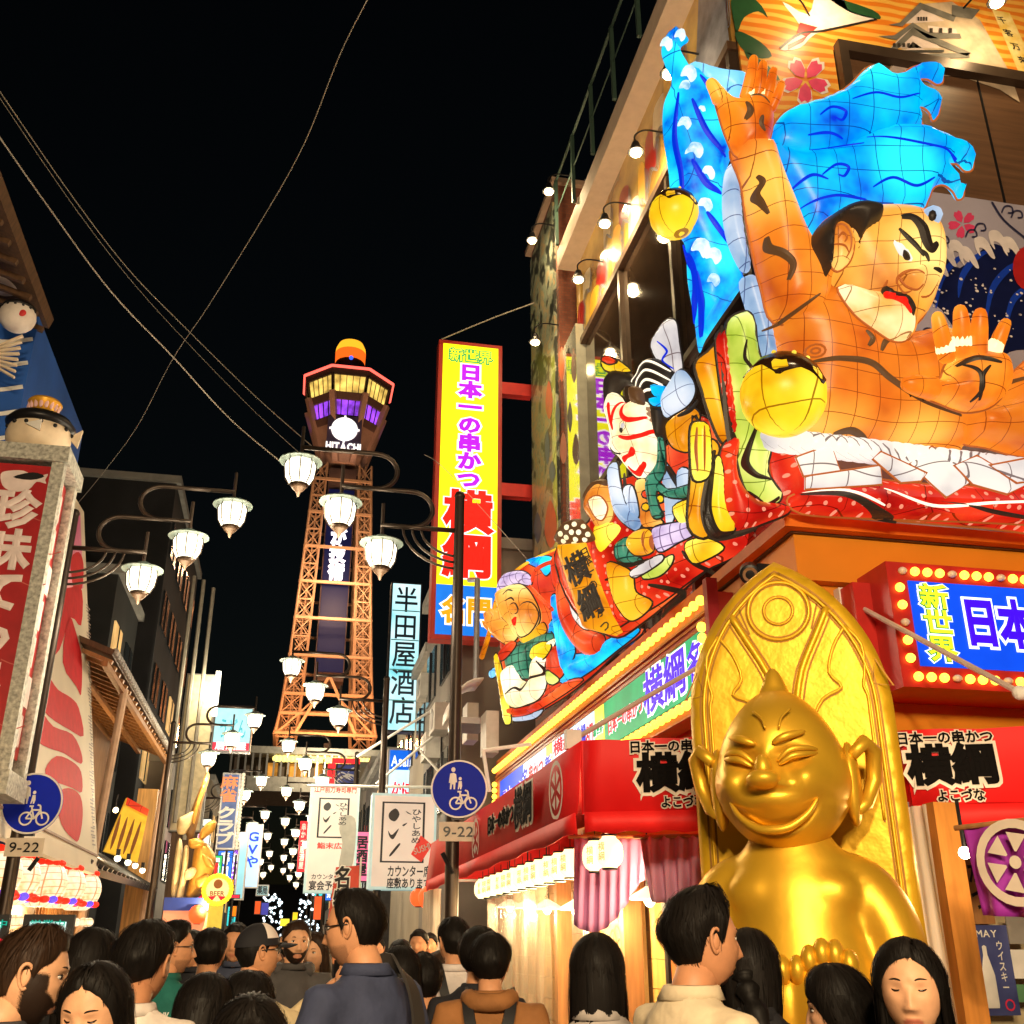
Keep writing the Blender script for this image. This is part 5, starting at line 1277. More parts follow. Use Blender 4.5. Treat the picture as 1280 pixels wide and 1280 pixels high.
# ================================================================ golden statue under an arched board
GOLD = mat('gold_leaf', (0.88,0.50,0.035), 0.40,0.55, var=0.16, scale=2.5, bump=0.12, bscale=7)
GOLDB = mat('gold_board', (0.86,0.50,0.02), 0.42,0.35, var=0.1, scale=2, bump=0.35, bscale=9)
GOLDD = mat('gold_groove_shade', (0.30,0.14,0.01), 0.5,0.4)
SO = atD(992,900,6.35); SO.z = 0
SANG = math.radians(31)
PB = Plane(SO, SANG)
ab_ = empty('golden_arch_board', SO, 'tall pointed golden arch board with tracery behind the golden statue', 'arch board')
Za = PB.px(968,709).z; aL = PB.ab(868,915)[0]; aR = PB.ab(1121,912)[0]; aA = PB.ab(968,709)[0]
Wb = (aR - aL) / 2; a0 = (aL + aR) / 2; Zs = PB.px(870,905).z; rise = Za - Zs
R_ = (rise * rise + Wb * Wb) / (2 * Wb)
print('arch', Wb, a0, aA, Zs, Za)
def arch(inset=0.0, n=14, foot=0.9):
  W_, R2 = Wb - inset, R_ - inset
  out = [(a0 - W_, foot),(a0 - W_, Zs * 0.5 + foot * 0.5)]
  hm = math.sqrt(max(R2 * R2 - (R2 - W_) ** 2,0))
  L_ = [(a0 - (math.sqrt(max(R2 * R2 - (hm * i / n) ** 2,0)) - (R2 - W_)), Zs + hm * i / n) for i in range(n + 1)]
  Rr = [(2 * a0 - x, y) for x, y in L_[:-1]][::-1]
  return out + L_ + Rr + [(a0 + W_, Zs * 0.5 + foot * 0.5),(a0 + W_, foot)]
pf = Puff(PB, arch(foot=0.0), 0.05,0.1, R=0.04, smooth=1, back=3.0, raw=True, step=0.07)
pf.build('board', GOLDB, ab_)
def rib(pts, r=0.014, closed=False, mt=GOLDB, name='tracery_rib', sm=3):
  ps = crom(pts, sm, closed) if sm > 1 else pts
  m = MB(); m.tube([PB.pt(a, b, 0.152) for a, b in ps], r, 6, closed=closed); m.build(name, mt, ab_, True)
def groove_shade(pts, closed=False, sm=3):  # darker gold strokes put the shade of engraved lines into colour
  ps = crom(pts, sm, closed) if sm > 1 else pts
  m = MB(); stroke(m, PB, ps, 0.012,0.1535, closed, 1, raw=True); m.build('tracery_groove_shade', GOLDD, ab_)
for ins in (0.07,0.11): groove_shade(arch(ins), sm=1)
rib(arch(0.09), 0.012, sm=1)
Zc = Za - 0.33
for r_ in (0.19,0.165,0.09,0.08): groove_shade(circle(a0, Zc, r_, 32), True, 1)
rib(circle(a0, Zc, 0.178,32), 0.012, True, sm=1); rib(circle(a0, Zc, 0.085,24), 0.008, True, sm=1)
for s in (-1,1):
  groove_shade([(a0 + s * 0.2, Za - 0.24),(a0 + s * 0.02, Za - 0.09)], sm=1); groove_shade([(a0 + s * 0.23, Za - 0.3),(a0 + s * 0.18, Za - 0.46)], sm=1)
  # inner arcs forming the Y
  ya = [(a0 + s * 0.28, Za - 0.34),(a0 + s * 0.2, Za - 0.5),(a0 + s * 0.1, Za - 0.7),(a0 + s * 0.05, Za - 0.9)]
  rib(ya, 0.022); groove_shade([(x + s * 0.035, y - 0.01) for x, y in ya]); groove_shade([(x - s * 0.03, y) for x, y in ya])
  # pointed lobed opening
  cx = a0 + s * 0.37; top = Za - 0.47
  lob = [(cx, top),(cx + 0.08, top - 0.12),(cx + 0.12, top - 0.27),(cx + 0.06, top - 0.36),(cx + 0.17, top - 0.42),(cx + 0.24, top - 0.56),(cx + 0.2, top - 0.72),(cx + 0.12, top - 0.8),(cx + 0.22, top - 0.9),(cx + 0.235, top - 1.1)]
  lob2 = [(2 * cx - x, y) for x, y in lob[:7]]
  lob = [(min(x, a0 + Wb - 0.13) if s > 0 else x, y) for x, y in lob]
  if s < 0:
    lob = [(2 * cx - x, y) for x, y in lob]; lob = [(max(x, a0 - Wb + 0.13), y) for x, y in lob]; lob2 = [(2 * cx - x, y) for x, y in lob2]
  lob2 = [(x, y) for x, y in lob2 if abs(x - a0) > 0.1]
  groove_shade(lob); groove_shade(lob2); rib([(x, y + 0.012) for x, y in lob], 0.01); rib([(x, y + 0.012) for x, y in lob2], 0.01)
  tr = [(cx + s * 0.14, top - 0.2),(cx + s * 0.22, top - 0.36),(cx + s * 0.11, top - 0.34)]
  groove_shade(tr, True, 1)
# ---- statue, one continuous casting
ZH = 2.50                                # head centre
PBf = PB.n
def SP(a, b, h): return PB.pt(a0 - 0.035 + a * 0.86,2.02 + (b - 2.02) * 0.94,0.08 + h * 0.74)      # a right, b height, h towards the viewer
st = empty('golden_statue', SP(0,0,0.7), 'golden smiling seated statue with pointed crown and large ears', 'statue')
sm_mesh = MB()
HC = (0.0, ZH, 0.62)
def gauss(x, z, x0, z0, sx, sz): return math.exp(-((x - x0) / sx) ** 2 - ((z - z0) / sz) ** 2)
def statue_head(mb):
  nu, nv = 84,72; rows = []
  turn = math.radians(8)
  for j in range(nv + 1):
    th = -math.pi / 2 + math.pi * j / nv; row = []
    for i in range(nu):
      ph = 2 * math.pi * i / nu
      n = (math.sin(ph) * math.cos(th), math.cos(ph) * math.cos(th), math.sin(th))
      x, y, z = n[0] * 0.385, n[1] * 0.40, n[2] * 0.46
      x *= 1 + 0.10 * math.exp(-((z + 0.14) / 0.16) ** 2)
      if z > 0: x *= 1 - 0.20 * (z / 0.46) ** 1.6; y *= 1 - 0.12 * (z / 0.46) ** 2
      if n[2] > 0.955: z += 0.13 * ((n[2] - 0.955) / 0.045) ** 1.1
      if z < -0.2: x *= 1 + 0.03;
      if n[1] > 0:
        ax = abs(x); f = n[1] ** 0.5
        d = 0.13 * gauss(ax, z, 0.25,-0.10,0.11,0.10)                     # cheeks
        d += 0.03 * gauss(x, z, 0,0.22,0.2,0.14)                            # brow
        d -= 0.08 * gauss(ax, z, 0.15,0.03,0.10,0.045)                     # eye hollows
        d += 0.05 * gauss(ax, z - 0.25 * (ax - 0.16), 0.16,0.02,0.09,0.018)  # lids
        d -= 0.035 * gauss(ax, z - 0.3 * (ax - 0.16), 0.17,0.02,0.085,0.007)
        wn_ = 0.035 + max(0,-(z - 0.03)) * 0.55
        if -0.15 < z < 0.1:
          k = (0.1 - z) / 0.25; d += 0.2 * k ** 1.2 * math.exp(-(x / wn_) ** 4) * min(1,(z + 0.15) / 0.03)
        d += 0.1 * gauss(x, z, 0,-0.20,0.19,0.07)                          # upper lip swell
        zs_ = -0.33 + 1.9 * x * x                                               # smile line
        if ax < 0.27:
          d -= 0.1 * math.exp(-((z - zs_) / 0.022) ** 2) * (1 - (ax / 0.27) ** 4)
          d += 0.07 * math.exp(-((z - zs_ + 0.055) / 0.03) ** 2) * (1 - (ax / 0.27) ** 2)
        d -= 0.03 * gauss(ax, z, 0.28,-0.21,0.03,0.08)
        d += 0.03 * gauss(x, z, 0,-0.42,0.16,0.05)
        y += d * f
      c, s = math.cos(turn), math.sin(turn)
      row.append(SP(HC[0] + x * c - y * s * 1, HC[1] + z, HC[2] + y * c + x * s))
    rows.append(row)
  mb.grid(rows, closed=True)
hd = MB(); statue_head(hd)
hd.build('head', GOLD, st, True)
for s in (-1,1):           # ears
  e = MB(); cx = s * 0.40
  e.ball(SP(cx, ZH - 0.08,0.52),(0.05,0.12,0.22), 14,10,(PB.u, PB.n, PB.v)); eo = e.build('ear', GOLD, st, True)
  e = MB(); e.tube([SP(cx + s * 0.02, ZH + 0.06,0.62), SP(cx + s * 0.1, ZH + 0.14,0.56), SP(cx + s * 0.15, ZH + 0.1,0.46), SP(cx + s * 0.13, ZH - 0.06,0.42), SP(cx + s * 0.07, ZH - 0.19,0.5), SP(cx + s * 0.01, ZH - 0.23,0.58)], [0.03,0.04,0.045,0.04,0.035,0.03], 10)
  e.build('ear_rim', GOLD, st, True)
turn_ = math.radians(8)
def HP(x, z, off=0.0):
  # a point on the face
  rx = math.sqrt(max(0.0,1 - (x / 0.42) ** 2 - (z / 0.5) ** 2)); y = 0.40 * rx + off
  c, s_ = math.cos(turn_), math.sin(turn_)
  return SP(HC[0] + x * c - y * s_, HC[1] + z, HC[2] + y * c + x * s_)
def frib(pts, r, name):
  ps = [V(p) for p in crom([tuple(HP(*p)) for p in pts], 5, False)]; n_ = len(ps)
  rr_ = [r * max(0.25, math.sin(math.pi * (0.04 + 0.92 * i / (n_ - 1))) ** 0.6) for i in range(n_)]
  e_ = MB(); e_.tube(ps, rr_, 8); e_.build(name, GOLD, st, True)
for s in (-1,1):
  frib([(s * 0.07,0.0,0.02),(s * 0.14,0.055,0.03),(s * 0.22,0.07,0.015),(s * 0.28,0.065,-0.02)], 0.018, 'upper_lid')
  frib([(s * 0.08,-0.02,0.03),(s * 0.15,0.02,0.045),(s * 0.22,0.035,0.03),(s * 0.28,0.045,-0.01)], 0.018, 'lower_lid')
  frib([(s * 0.05,0.1,0.03),(s * 0.13,0.13,0.045),(s * 0.23,0.16,0.02)], 0.022, 'brow')
frib([(-0.26,-0.19,0.03),(-0.2,-0.27,0.06),(-0.1,-0.335,0.09),(0,-0.35,0.1),(0.1,-0.335,0.09),(0.2,-0.27,0.06),(0.26,-0.19,0.03)], 0.022, 'lower_lip')
e_ = MB(); e_.ball(HP(0,-0.1,0.12),(0.085,0.09,0.05), 14,10,(PB.u, PB.n, PB.v)); e_.ball(HP(0,-0.04,0.09),(0.045,0.06,0.07), 12,8,(PB.u, PB.n, PB.v)); e_.build('nose', GOLD, st, True)
for s in (-1,1):           # forehead lines
  e = MB(); e.tube(crom([SP(s * 0.04, ZH + 0.18,1.045), SP(s * 0.06, ZH + 0.24,1.015), SP(s * 0.11, ZH + 0.29,0.965)], 4, False), 0.006,6); e.build('forehead_line', GOLD, st, True)
def ell_loft(mb, secs, n=28):
  rows = []
  for (a, b, h, rx, ry, tilt) in secs:
    rx *= 0.80
    rows.append([SP(a + math.cos(2 * math.pi * i / n) * rx, b + math.sin(2 * math.pi * i / n) * ry * math.sin(tilt), h + math.sin(2 * math.pi * i / n) * ry * math.cos(tilt)) for i in range(n)])
  mb.grid(rows, closed=True)
  mb.f.append(tuple(range(len(mb.v) - n * len(rows), len(mb.v) - n * (len(rows) - 1)))[::-1]); mb.mi.append(0)
  mb.f.append(tuple(range(len(mb.v) - n, len(mb.v)))); mb.mi.append(0)
bd = MB()
ell_loft(bd, [(0,1.02,0.55,0.62,0.42,0),(0,1.2,0.55,0.64,0.45,0),(0,1.45,0.53,0.58,0.43,0),(0,1.72,0.52,0.50,0.38,0),(0,1.90,0.52,0.50,0.34,0),(0,2.02,0.52,0.44,0.29,0),(0,2.12,0.53,0.32,0.24,0),(0,2.24,0.54,0.24,0.2,0)])
bd.ball(SP(-0.16,1.84,0.72),(0.19,0.1,0.13), 14,10,(PB.u, PB.n, PB.v)); bd.ball(SP(0.16,1.84,0.72),(0.19,0.1,0.13), 14,10,(PB.u, PB.n, PB.v))
for s in (-1,1):
  bd.tube(crom([SP(s * 0.26,1.95,0.5), SP(s * 0.40,1.84,0.5), SP(s * 0.51,1.65,0.53), SP(s * 0.58,1.35,0.6), SP(s * 0.6,1.1,0.72), SP(s * 0.6,1.02,0.86)], 4, False), [0.13,0.14,0.15,0.16,0.165,0.165,0.165,0.165,0.16,0.155,0.15,0.15,0.145,0.14,0.13,0.13,0.13,0.12,0.12,0.11,0.1], 14)
  bd.tube(crom([SP(s * 0.24,1.15,0.7), SP(s * 0.2,1.18,1.0), SP(s * 0.17,1.22,1.25)], 4, False), 0.2,16)
  bd.ball(SP(s * 0.17,1.3,1.33),(0.155,0.1,0.27), 16,12,(PB.u, PB.n, PB.v))
bo = bd.build('body', GOLD, st, True)
rm = bo.modifiers.new('weld', 'REMESH'); rm.mode = 'VOXEL'; rm.voxel_size = 0.025; rm.use_smooth_shade = True
smo = bo.modifiers.new('soften', 'SMOOTH'); smo.factor = 0.6; smo.iterations = 6
for s in (-1,1):
  for k in range(5):
    a = s * 0.17 + s * (k - 2) * -0.066; b = 1.575 - 0.018 * (k - 2) ** 2 + (0.02 if k == 4 else 0) - 0.012 * k
    e = MB(); e.ball(SP(a, b, 1.37),(0.042,0.06,0.065), 12,9,(PB.u, PB.n, PB.v)); e.build('toe', GOLD, st, True)
pd = MB(); pd.box(SP(0,0.5,0.75),(1.5,1.5,1.0),(PB.u, PB.n, PB.v)); pd.box(SP(0,1.02,0.75),(1.6,1.6,0.06),(PB.u, PB.n, PB.v)); pd.build('pedestal', mat('pedestal_red', (0.4,0.03,0.02), 0.5), st)
# ================================================================ street lamps
LGLASS = mat('lamp_glass', (0.95,0.9,0.75), 0.4, emis=(1.0,0.9,0.66), estr=2.0)
LIRON = mat('lamp_iron', (0.045,0.032,0.024), 0.38,0.5)
LRIM = mat('lamp_rim', (0.16,0.22,0.2), 0.35, spec=0.6)
ZL = 6.75
def lamp_post(name, base, side, label, full=True, power=55, scale=1.0):
  """side +1: post on the right kerb, arms reach left"""
  e = empty(name, base, label, 'street lamp', 'cast iron three lantern street lamps')
  o = V(base); s = -side
  m = MB(); m.tube([o + V((0,0,0)), o + V((0,0, ZL - 0.02))], [0.085,0.06], 12); m.lathe(o + V((0,0, ZL - 0.03)), [(0.062,0),(0.07,0.02),(0.05,0.07),(0,0.09)], 12); m.build('post', LIRON, e, True, split=50)
  m = MB(); m.lathe(o, [(0.16,0),(0.16,0.12),(0.11,0.2),(0.1,0.7),(0.085,0.75)], 12); m.build('plinth', LIRON, e, True, split=40)
  lamps = [(0.93, ZL - 0.66),(1.44, ZL - 0.17),(1.95, ZL + 0.32)]
  def P(x, z): return o + V((s * x, 0, z))
  b1, b2, b3 = ZL - 0.47, ZL + 0.0, ZL + 0.47
  def loop(zl, zu, xr, xe):
    pts = [P(xr + 0.35, zl)] + [P(xr + 0.0 - 0.27 * math.sin(t), zl + (zu - zl) * (1 - math.cos(t)) / 2) for t in np.linspace(0, math.pi, 12)] + [P(xe, zu)]
    m = MB(); m.tube(pts, 0.03,8); m.build('arm', LIRON, e, True)
  m = MB(); m.tube([P(0, b1), P(0.93, b1)], 0.032,8); m.build('arm', LIRON, e, True)
  loop(b1, b2,0.6,1.44); loop(b2, b3,1.05,1.95)
  for k, r in enumerate((0.42,0.52,0.62)):
    m = MB(); m.tube([P(r * math.cos(t) * 1.15, b1 - 0.02 - r * 0.75 + r * 0.75 * math.sin(t)) if False else P(r * 1.1 * math.sin(t), b1 - 0.72 * r * 1.1 * (math.cos(t))) for t in np.linspace(0, math.pi / 2,9)], 0.016,6); m.build('scroll', LIRON, e, True)
  for (x, z), bt in zip(lamps, (b1, b2, b3)):
    c = P(x, z - 0.2)
    m = MB(); m.tube([P(x, bt + 0.28), P(x, z + 0.06)], 0.022,8); m.build('drop_rod', LIRON, e)
    m = MB(); m.lathe(c, [(0.0,0.27),(0.07,0.25),(0.12,0.215),(0.255,0.165),(0.26,0.15),(0.13,0.155)], 20); sh = m.build('shade', LRIM, e, True, split=50)
    m = MB(); m.lathe(c, [(0.165,0.15),(0.185,0.1),(0.165,-0.06),(0.115,-0.15),(0.07,-0.17)], 8); gl = m.build('lantern_glass', LGLASS, e, True)
    for k in range(8):
      an = 2 * math.pi * k / 8
      m = MB(); m.tube([c + V((math.cos(an) * r, math.sin(an) * r, h)) for r, h in ((0.172,0.15),(0.192,0.1),(0.172,-0.06),(0.122,-0.15))], 0.008,5); mo = m.build('glazing_bar', LIRON, e); mo.parent = gl; mo.location = world_loc(e) - world_loc(gl)
    m = MB(); m.lathe(c, [(0.12,-0.15),(0.08,-0.2),(0.03,-0.25),(0.012,-0.3),(0,-0.31)], 10); m.build('finial', mat('lamp_finial', (0.06,0.035,0.02), 0.4,0.4), e, True)
    ld = bpy.data.lights.new('street_light', 'POINT'); ld.energy = power; ld.color = (1.0,0.84,0.58); ld.shadow_soft_size = 0.2
    lo = bpy.data.objects.new('street_light', ld); COL.objects.link(lo); lo.parent = e; lo.location = (s * x, 0, z - 0.62)
  return e
RB = V((1.74,11.65,0)); LB = V((-3.02,13.2,0))
rpost = lamp_post('street_lamp', RB, 1, 'iron street lamp with three lanterns in front of the yellow tower sign')
lpost = lamp_post('street_lamp', LB, -1, 'iron street lamp with three lanterns before the red and white hoarding')
def fix_lights(e, pw):
  for c in e.children:
    if c.type == 'LIGHT':
      c.data = c.data.copy(); c.data.energy = pw
      if pw > 900: c.data.color = (1.0,0.74,0.44)  # added lamps behind the viewer take the warm tone of shop light
def far_lamp(src, loc, label, pw=60):
  o = copy_tree(src); o.location = loc; o['label'] = label; fix_lights(o, pw); return o
for i, y in enumerate((21.3,30.5,40.0,50,60,71,83)):
  far_lamp(rpost, (1.74, y, 0), 'street lamp on the right of the street, ' + ['second from the camera', 'third from the camera', 'fourth from the camera', 'fifth from the camera', 'sixth from the camera', 'seventh from the camera', 'farthest in view'][i], 110 if i < 3 else 60)
for i, y in enumerate((27.0,37.5,47.5,57,68,80)):
  far_lamp(lpost, (-3.02, y, 0), 'street lamp on the left of the street, ' + ['second from the camera', 'third from the camera', 'fourth from the camera', 'fifth from the camera', 'sixth from the camera', 'farthest in view'][i], 110 if i < 3 else 60)
# unseen lamps added behind the viewer to light the crowd and statue
far_lamp(lpost, (-3.02,-5.5,0), 'unseen street lamp added behind the viewer on the left to light the scene', 1050)
far_lamp(rpost, (1.9,-8.0,0), 'unseen street lamp added behind the viewer on the right to light the scene', 1050)
# ---- round blue signs on the posts
SBLUE = mat('sign_blue', (0.004,0.02,0.5), 0.55, spec=0.15, var=0.04); SWHITE = mat('sign_reflective_white', (0.8,0.78,0.74), 0.4)
def ped_sign(post, px, py, label, r=0.31):
  c = atY(px, py, post.location.y - 0.12); e = empty('round_road_sign', c, label, 'road sign', 'blue pedestrian and bicycle signs')
  P_ = Plane(c, YAW * 0.6)
  m = MB(); m.lathe(c, [(0,-0.012),(r, -0.012),(r, 0.0),(0,0.001)], 40,(P_.u, P_.v, P_.n)); m.build('disc', SBLUE, e)
  m = MB(); stroke(m, P_, circle(0,0, r * 0.97,40), r * 0.06,0.004, True, 1, raw=True); m.build('rim', SWHITE, e)
  m = MB()
  def sh(pts): flat(m, P_, [(x * r, y * r) for x, y in pts], 0.004, raw=True)
  sh([(-0.33,0.52),(-0.2,0.55),(-0.12,0.5),(-0.08,0.22),(-0.13,0.22),(-0.15,-0.02),(-0.2,-0.02),(-0.21,0.15),(-0.25,0.15),(-0.28,-0.02),(-0.33,-0.02),(-0.32,0.2),(-0.37,0.2)])
  sh([(x * 0.075 - 0.22, y * 0.085 + 0.66) for x, y in circle(0,0,1,12)])
  sh([(-0.02,0.26),(0.08,0.27),(0.1,0.1),(0.07,-0.02),(0.03,-0.02),(0.02,0.08),(-0.02,-0.02),(-0.05,-0.02)]); sh([(x * 0.055 + 0.03, y * 0.06 + 0.35) for x, y in circle(0,0,1,12)])
  m.build('walkers_symbol', SWHITE, e)
  m = MB()
  for cx in (-0.12,0.42): stroke(m, P_, [(x * r, y * r) for x, y in circle(cx, -0.5,0.2,20)], r * 0.055,0.0045, True, 1, raw=True)
  for a, b in (((-0.12,-0.5),(0.05,-0.22)),((0.05,-0.22),(0.32,-0.22)),((0.32,-0.22),(0.42,-0.5)),((0.05,-0.22),(0.15,-0.5)),((0.15,-0.5),(0.32,-0.22)),((-0.12,-0.5),(0.15,-0.5)),((0.02,-0.1),(0.05,-0.24)),((-0.06,-0.1),(0.08,-0.1)),((0.32,-0.22),(0.3,-0.08)),((0.3,-0.08),(0.2,-0.05))):
    stroke(m, P_, [(a[0] * r, a[1] * r),(b[0] * r, b[1] * r)], r * 0.055,0.005, raw=True)
  m.build('bicycle_symbol', SWHITE, e)
  pl2 = empty('hours_plate', c - V((0,0, r + 0.16)), label.replace('round blue pedestrian and bicycle sign', 'cream 9-22 plate below the blue sign').replace('lamp post ', ''), 'plate', 'opening hour plates')
  q = c - V((0,0, r + 0.14)); m = MB(); m.box(q, (0.42,0.012,0.2),(P_.u, P_.n, P_.v)); m.build('plate', mat('plate_cream', (0.72,0.62,0.5), 0.5), pl2)
  text('9-22', q, P_.u, P_.v, P_.n, 0.34,0.15,0.012, lift=0.01, thick=0.003).build('lettering', BLACK, pl2)
  m = MB(); m.box(q + V((0,0.06,0.14)),(0.14,0.06,0.03),(P_.u, P_.n, P_.v)); m.build('clamp', BLACK, pl2)
ped_sign(rpost, 574,986, 'round blue pedestrian and bicycle sign on the lamp post right of centre')
ped_sign(lpost, 40,1004, 'round blue pedestrian and bicycle sign on the lamp post at the left edge', 0.34)
# short stubs on the posts
for po_, pts, lb in ((rpost, [(553,1066),(566,1092)], 'short black flag holder on the right lamp post'),(lpost, [(48,1072),(36,1088)], 'short black flag holder on the left lamp post')):
  m = MB(); y_ = po_.location.y - 0.06; m.tube([atY(*pts[0], y_), atY(*pts[1], y_)], 0.025,8); q = atY(*pts[1], y_); tag(m.build('flag_holder', BLACK, None, loc=q), lb, 'flag holder')
# ================================================================ overhead wires
WIRE = mat('cable_grey', (0.3,0.27,0.22), 0.6)
def wire(pts, d0, d1, r, label):
  n = len(pts); ps = [atD(x, y, d0 + (d1 - d0) * i / (n - 1)) for i, (x, y) in enumerate(pts)]
  m = MB(); m.tube(crom([tuple(p) for p in ps], 6, False), r * 0.75,5); tag(m.build('overhead_wire', WIRE, None, True, loc=ps[0]), label, 'wire', 'overhead wires')
wire([(-10,158),(60,258),(140,366),(218,448),(290,526),(362,586)], 9,14,0.012, 'pale overhead wire falling from the left edge to the lamp arm')
wire([(-10,100),(85,238),(160,336),(230,408),(320,496),(395,562)], 14,22,0.013, 'upper overhead wire falling from the left edge towards the tower')
wire([(-10,108),(88,252),(160,346),(230,424),(320,516),(385,576)], 16,24,0.010, 'thin faint overhead wire below the upper one at left')
wire([(462,-6),(424,70),(380,180),(330,270),(262,380),(215,450),(172,532),(128,592),(88,640)], 10,26,0.012, 'green tinged overhead wire rising across the sky from the left roof')
wire([(552,424),(620,396),(692,370)], 19,18.5,0.02, 'red stay wire from the yellow tower sign to the brick building')
wire([(530,568),(560,590),(660,700)], 16,15,0.008, 'thin wire behind the right lamp post')
# ================================================================ tall yellow sign
YS = 19.0
a = atY(541,800, YS); b = atY(624,800, YS); zt_ = atY(548,424, YS).z; zb_ = atY(541,798, YS).z
x0, x1 = (atY(543,620, YS).x, atY(627,620, YS).x)
ys = empty('tower_sign', ((x0 + x1) / 2, YS, zb_), 'tall yellow illuminated vertical sign in a red frame with purple and red lettering', 'sign')
m = MB(); m.bbox(x0, x1, YS, YS + 0.35, zb_, zt_); m.build('case', mat('sign_case_red2', (0.4,0.025,0.015), 0.4), ys)
zy = zb_ + (zt_ - zb_) * 0.165
m = MB(); m.bbox(x0 + 0.09, x1 - 0.09, YS - 0.015, YS - 0.001, zy, zt_ - 0.09); m.build('yellow_panel', glow('sign_yellow', (243,242,20), 0.95,0.12), ys)
m = MB(); m.bbox(x0 + 0.09, x1 - 0.09, YS - 0.015, YS - 0.001, zb_ + 0.09, zy - 0.001); m.build('blue_panel', glow('sign_skyblue', (15,115,225), 0.85,0.15), ys)
H = zt_ - zb_; W = x1 - x0; cx = (x0 + x1) / 2
def ytext(s, zc_, w_, h_, vertical, mt, bo=0.09, bi=0.035, outline=None):
  o = (cx, YS - 0.015, zc_)
  text(s, o, u, v, n, w_, h_, bo, vertical, lift=0.008, thick=0.004).build('lettering_outline', outline or glow('sign_paper_white', (250,245,255), 1.0), ys)
  text(s, o, u, v, n, w_, h_, bi, vertical, lift=0.018, thick=0.004).build('lettering', mt, ys)
ytext('新世界', zt_ - H * 0.055, W * 0.68,0.32, False, glow('ys_yellow', (225,235,30), 0.9), 0.09,0.015, glow('ys_green', (0,150,90), 0.8))
ytext('日本一の串かつ', zt_ - H * 0.305, W * 0.36, H * 0.44, True, glow('ys_purple', (170,10,225), 0.85), 0.13,0.055)
ytext('横綱', zt_ - H * 0.675, W * 0.72, H * 0.285, True, glow('ys_red', (235,25,15), 0.9), 0.07,0.045)
ytext('名門', zb_ + H * 0.085, W * 0.72,0.55, False, glow('ys_orange', (245,150,15), 0.9), 0.1,0.04)
for pz in (488,614):
  q = atY(648, pz, YS + 0.1); m = MB(); m.bbox(x1, X2 + 0.1, YS + 0.05, YS + 0.25, q.z - 0.14, q.z + 0.14); m.build('bracket', RED, ys)
# ================================================================ tower
YT = 150.0
def T(px, py): return atY(px, py, YT)
tb0 = T(407,918); TX = tb0.x; ZT0 = tb0.z
s0 = T(470,918).x - TX; ztop = T(440,560).z; s1 = (T(478,600).x - T(406,600).x) / 2
ztk = T(440,572).z
print('tower', TX, ZT0, s0, s1, ztk)
tw = empty('observation_tower', (TX, YT + s0,0), 'floodlit steel lattice observation tower with octagonal viewing decks', 'tower')
TS = mat('tower_steel', (0.4,0.3,0.24), 0.5, emis=None)
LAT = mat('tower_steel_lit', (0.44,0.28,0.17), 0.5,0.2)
TY = YT + s0
def half(z): return s0 + (s1 - s0) * ((z - ZT0) / (ztk - ZT0)) ** 0.62
NZ = 15
zs_ = [ZT0 + (ztk - ZT0) * i / NZ for i in range(NZ + 1)]
for sx in (-1,1):
  for sy in (-1,1):
    m = MB()
    lw_ = lambda z: 0.36 * half(z) + 0.3
    for i in range(NZ):
      za, zb__ = zs_[i], zs_[i + 1]; ha, hb = half(za), half(zb__); la, lb_ = lw_(za), lw_(zb__)
      A = [V((TX + sx * (ha - dx * la), TY + sy * (ha - dy * la), za)) for dx, dy in ((0,0),(1,0),(1,1),(0,1))]
      B = [V((TX + sx * (hb - dx * lb_), TY + sy * (hb - dy * lb_), zb__)) for dx, dy in ((0,0),(1,0),(1,1),(0,1))]
      for k in range(4):
        m.bar(A[k], B[k], 0.24); k2 = (k + 1) % 4
        m.bar(A[k], A[k2], 0.2); m.bar(A[k], B[k2], 0.12); m.bar(A[k2], B[k], 0.12)
        mid = (A[k] + A[k2]) / 2; m.bar(mid, (B[k] + B[k2]) / 2,0.08)
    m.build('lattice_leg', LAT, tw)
m = MB()
for i in range(0, NZ + 1):
  z_ = zs_[i]; h_ = half(z_)
  if i % 2 == 0 or i < 2:
    m = MB()
    for sy in (-1,1): m.bar((TX - h_, TY + sy * h_, z_),(TX + h_, TY + sy * h_, z_), 0.4)
    for sx in (-1,1): m.bar((TX + sx * h_, TY - h_, z_),(TX + sx * h_, TY + h_, z_), 0.4)
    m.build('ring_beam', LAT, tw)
m = MB()
zA, zB = ZT0, zs_[3]; hA, hB = half(zA), half(zB)
for sx in (-1,1): m.bar((TX + sx * hA * 0.6, TY - hA, zA),(TX, TY - hB, zB), 0.4); m.bar((TX + sx * hA * 0.95, TY - hA, zA),(TX + sx * hB * 0.2, TY - hB, zs_[2]), 0.25)
m.build('base_brace', LAT, tw)
# shaft with display panel
pw_ = half(zs_[7]) * 0.40
m = MB(); m.bbox(TX - pw_, TX + pw_, TY - pw_ - 0.5, TY + pw_, zs_[3], ztk); m.build('lift_shaft', mat('tower_shaft', (0.1,0.06,0.05), 0.6), tw)
zp0 = T(425,832).z; zp1 = T(435,600).z
m = MB(); m.bbox(TX - pw_ * 0.92, TX + pw_ * 0.92, TY - pw_ - 0.9, TY - pw_ - 0.52, zp0, zp1); m.build('display_panel', glow('display_navy', (12,20,62), 0.5,0.15,0.1), tw)
tz1, tz0 = T(430,606).z, T(426,716).z
text('日立が技術', (TX, TY - pw_ - 0.9,(tz0 + tz1) / 2), u, v, n, pw_ * 1.1, tz1 - tz0,0.06, True, lift=0.05, thick=0.04).build('lettering', glow('display_white', (240,240,255), 1.6), tw)
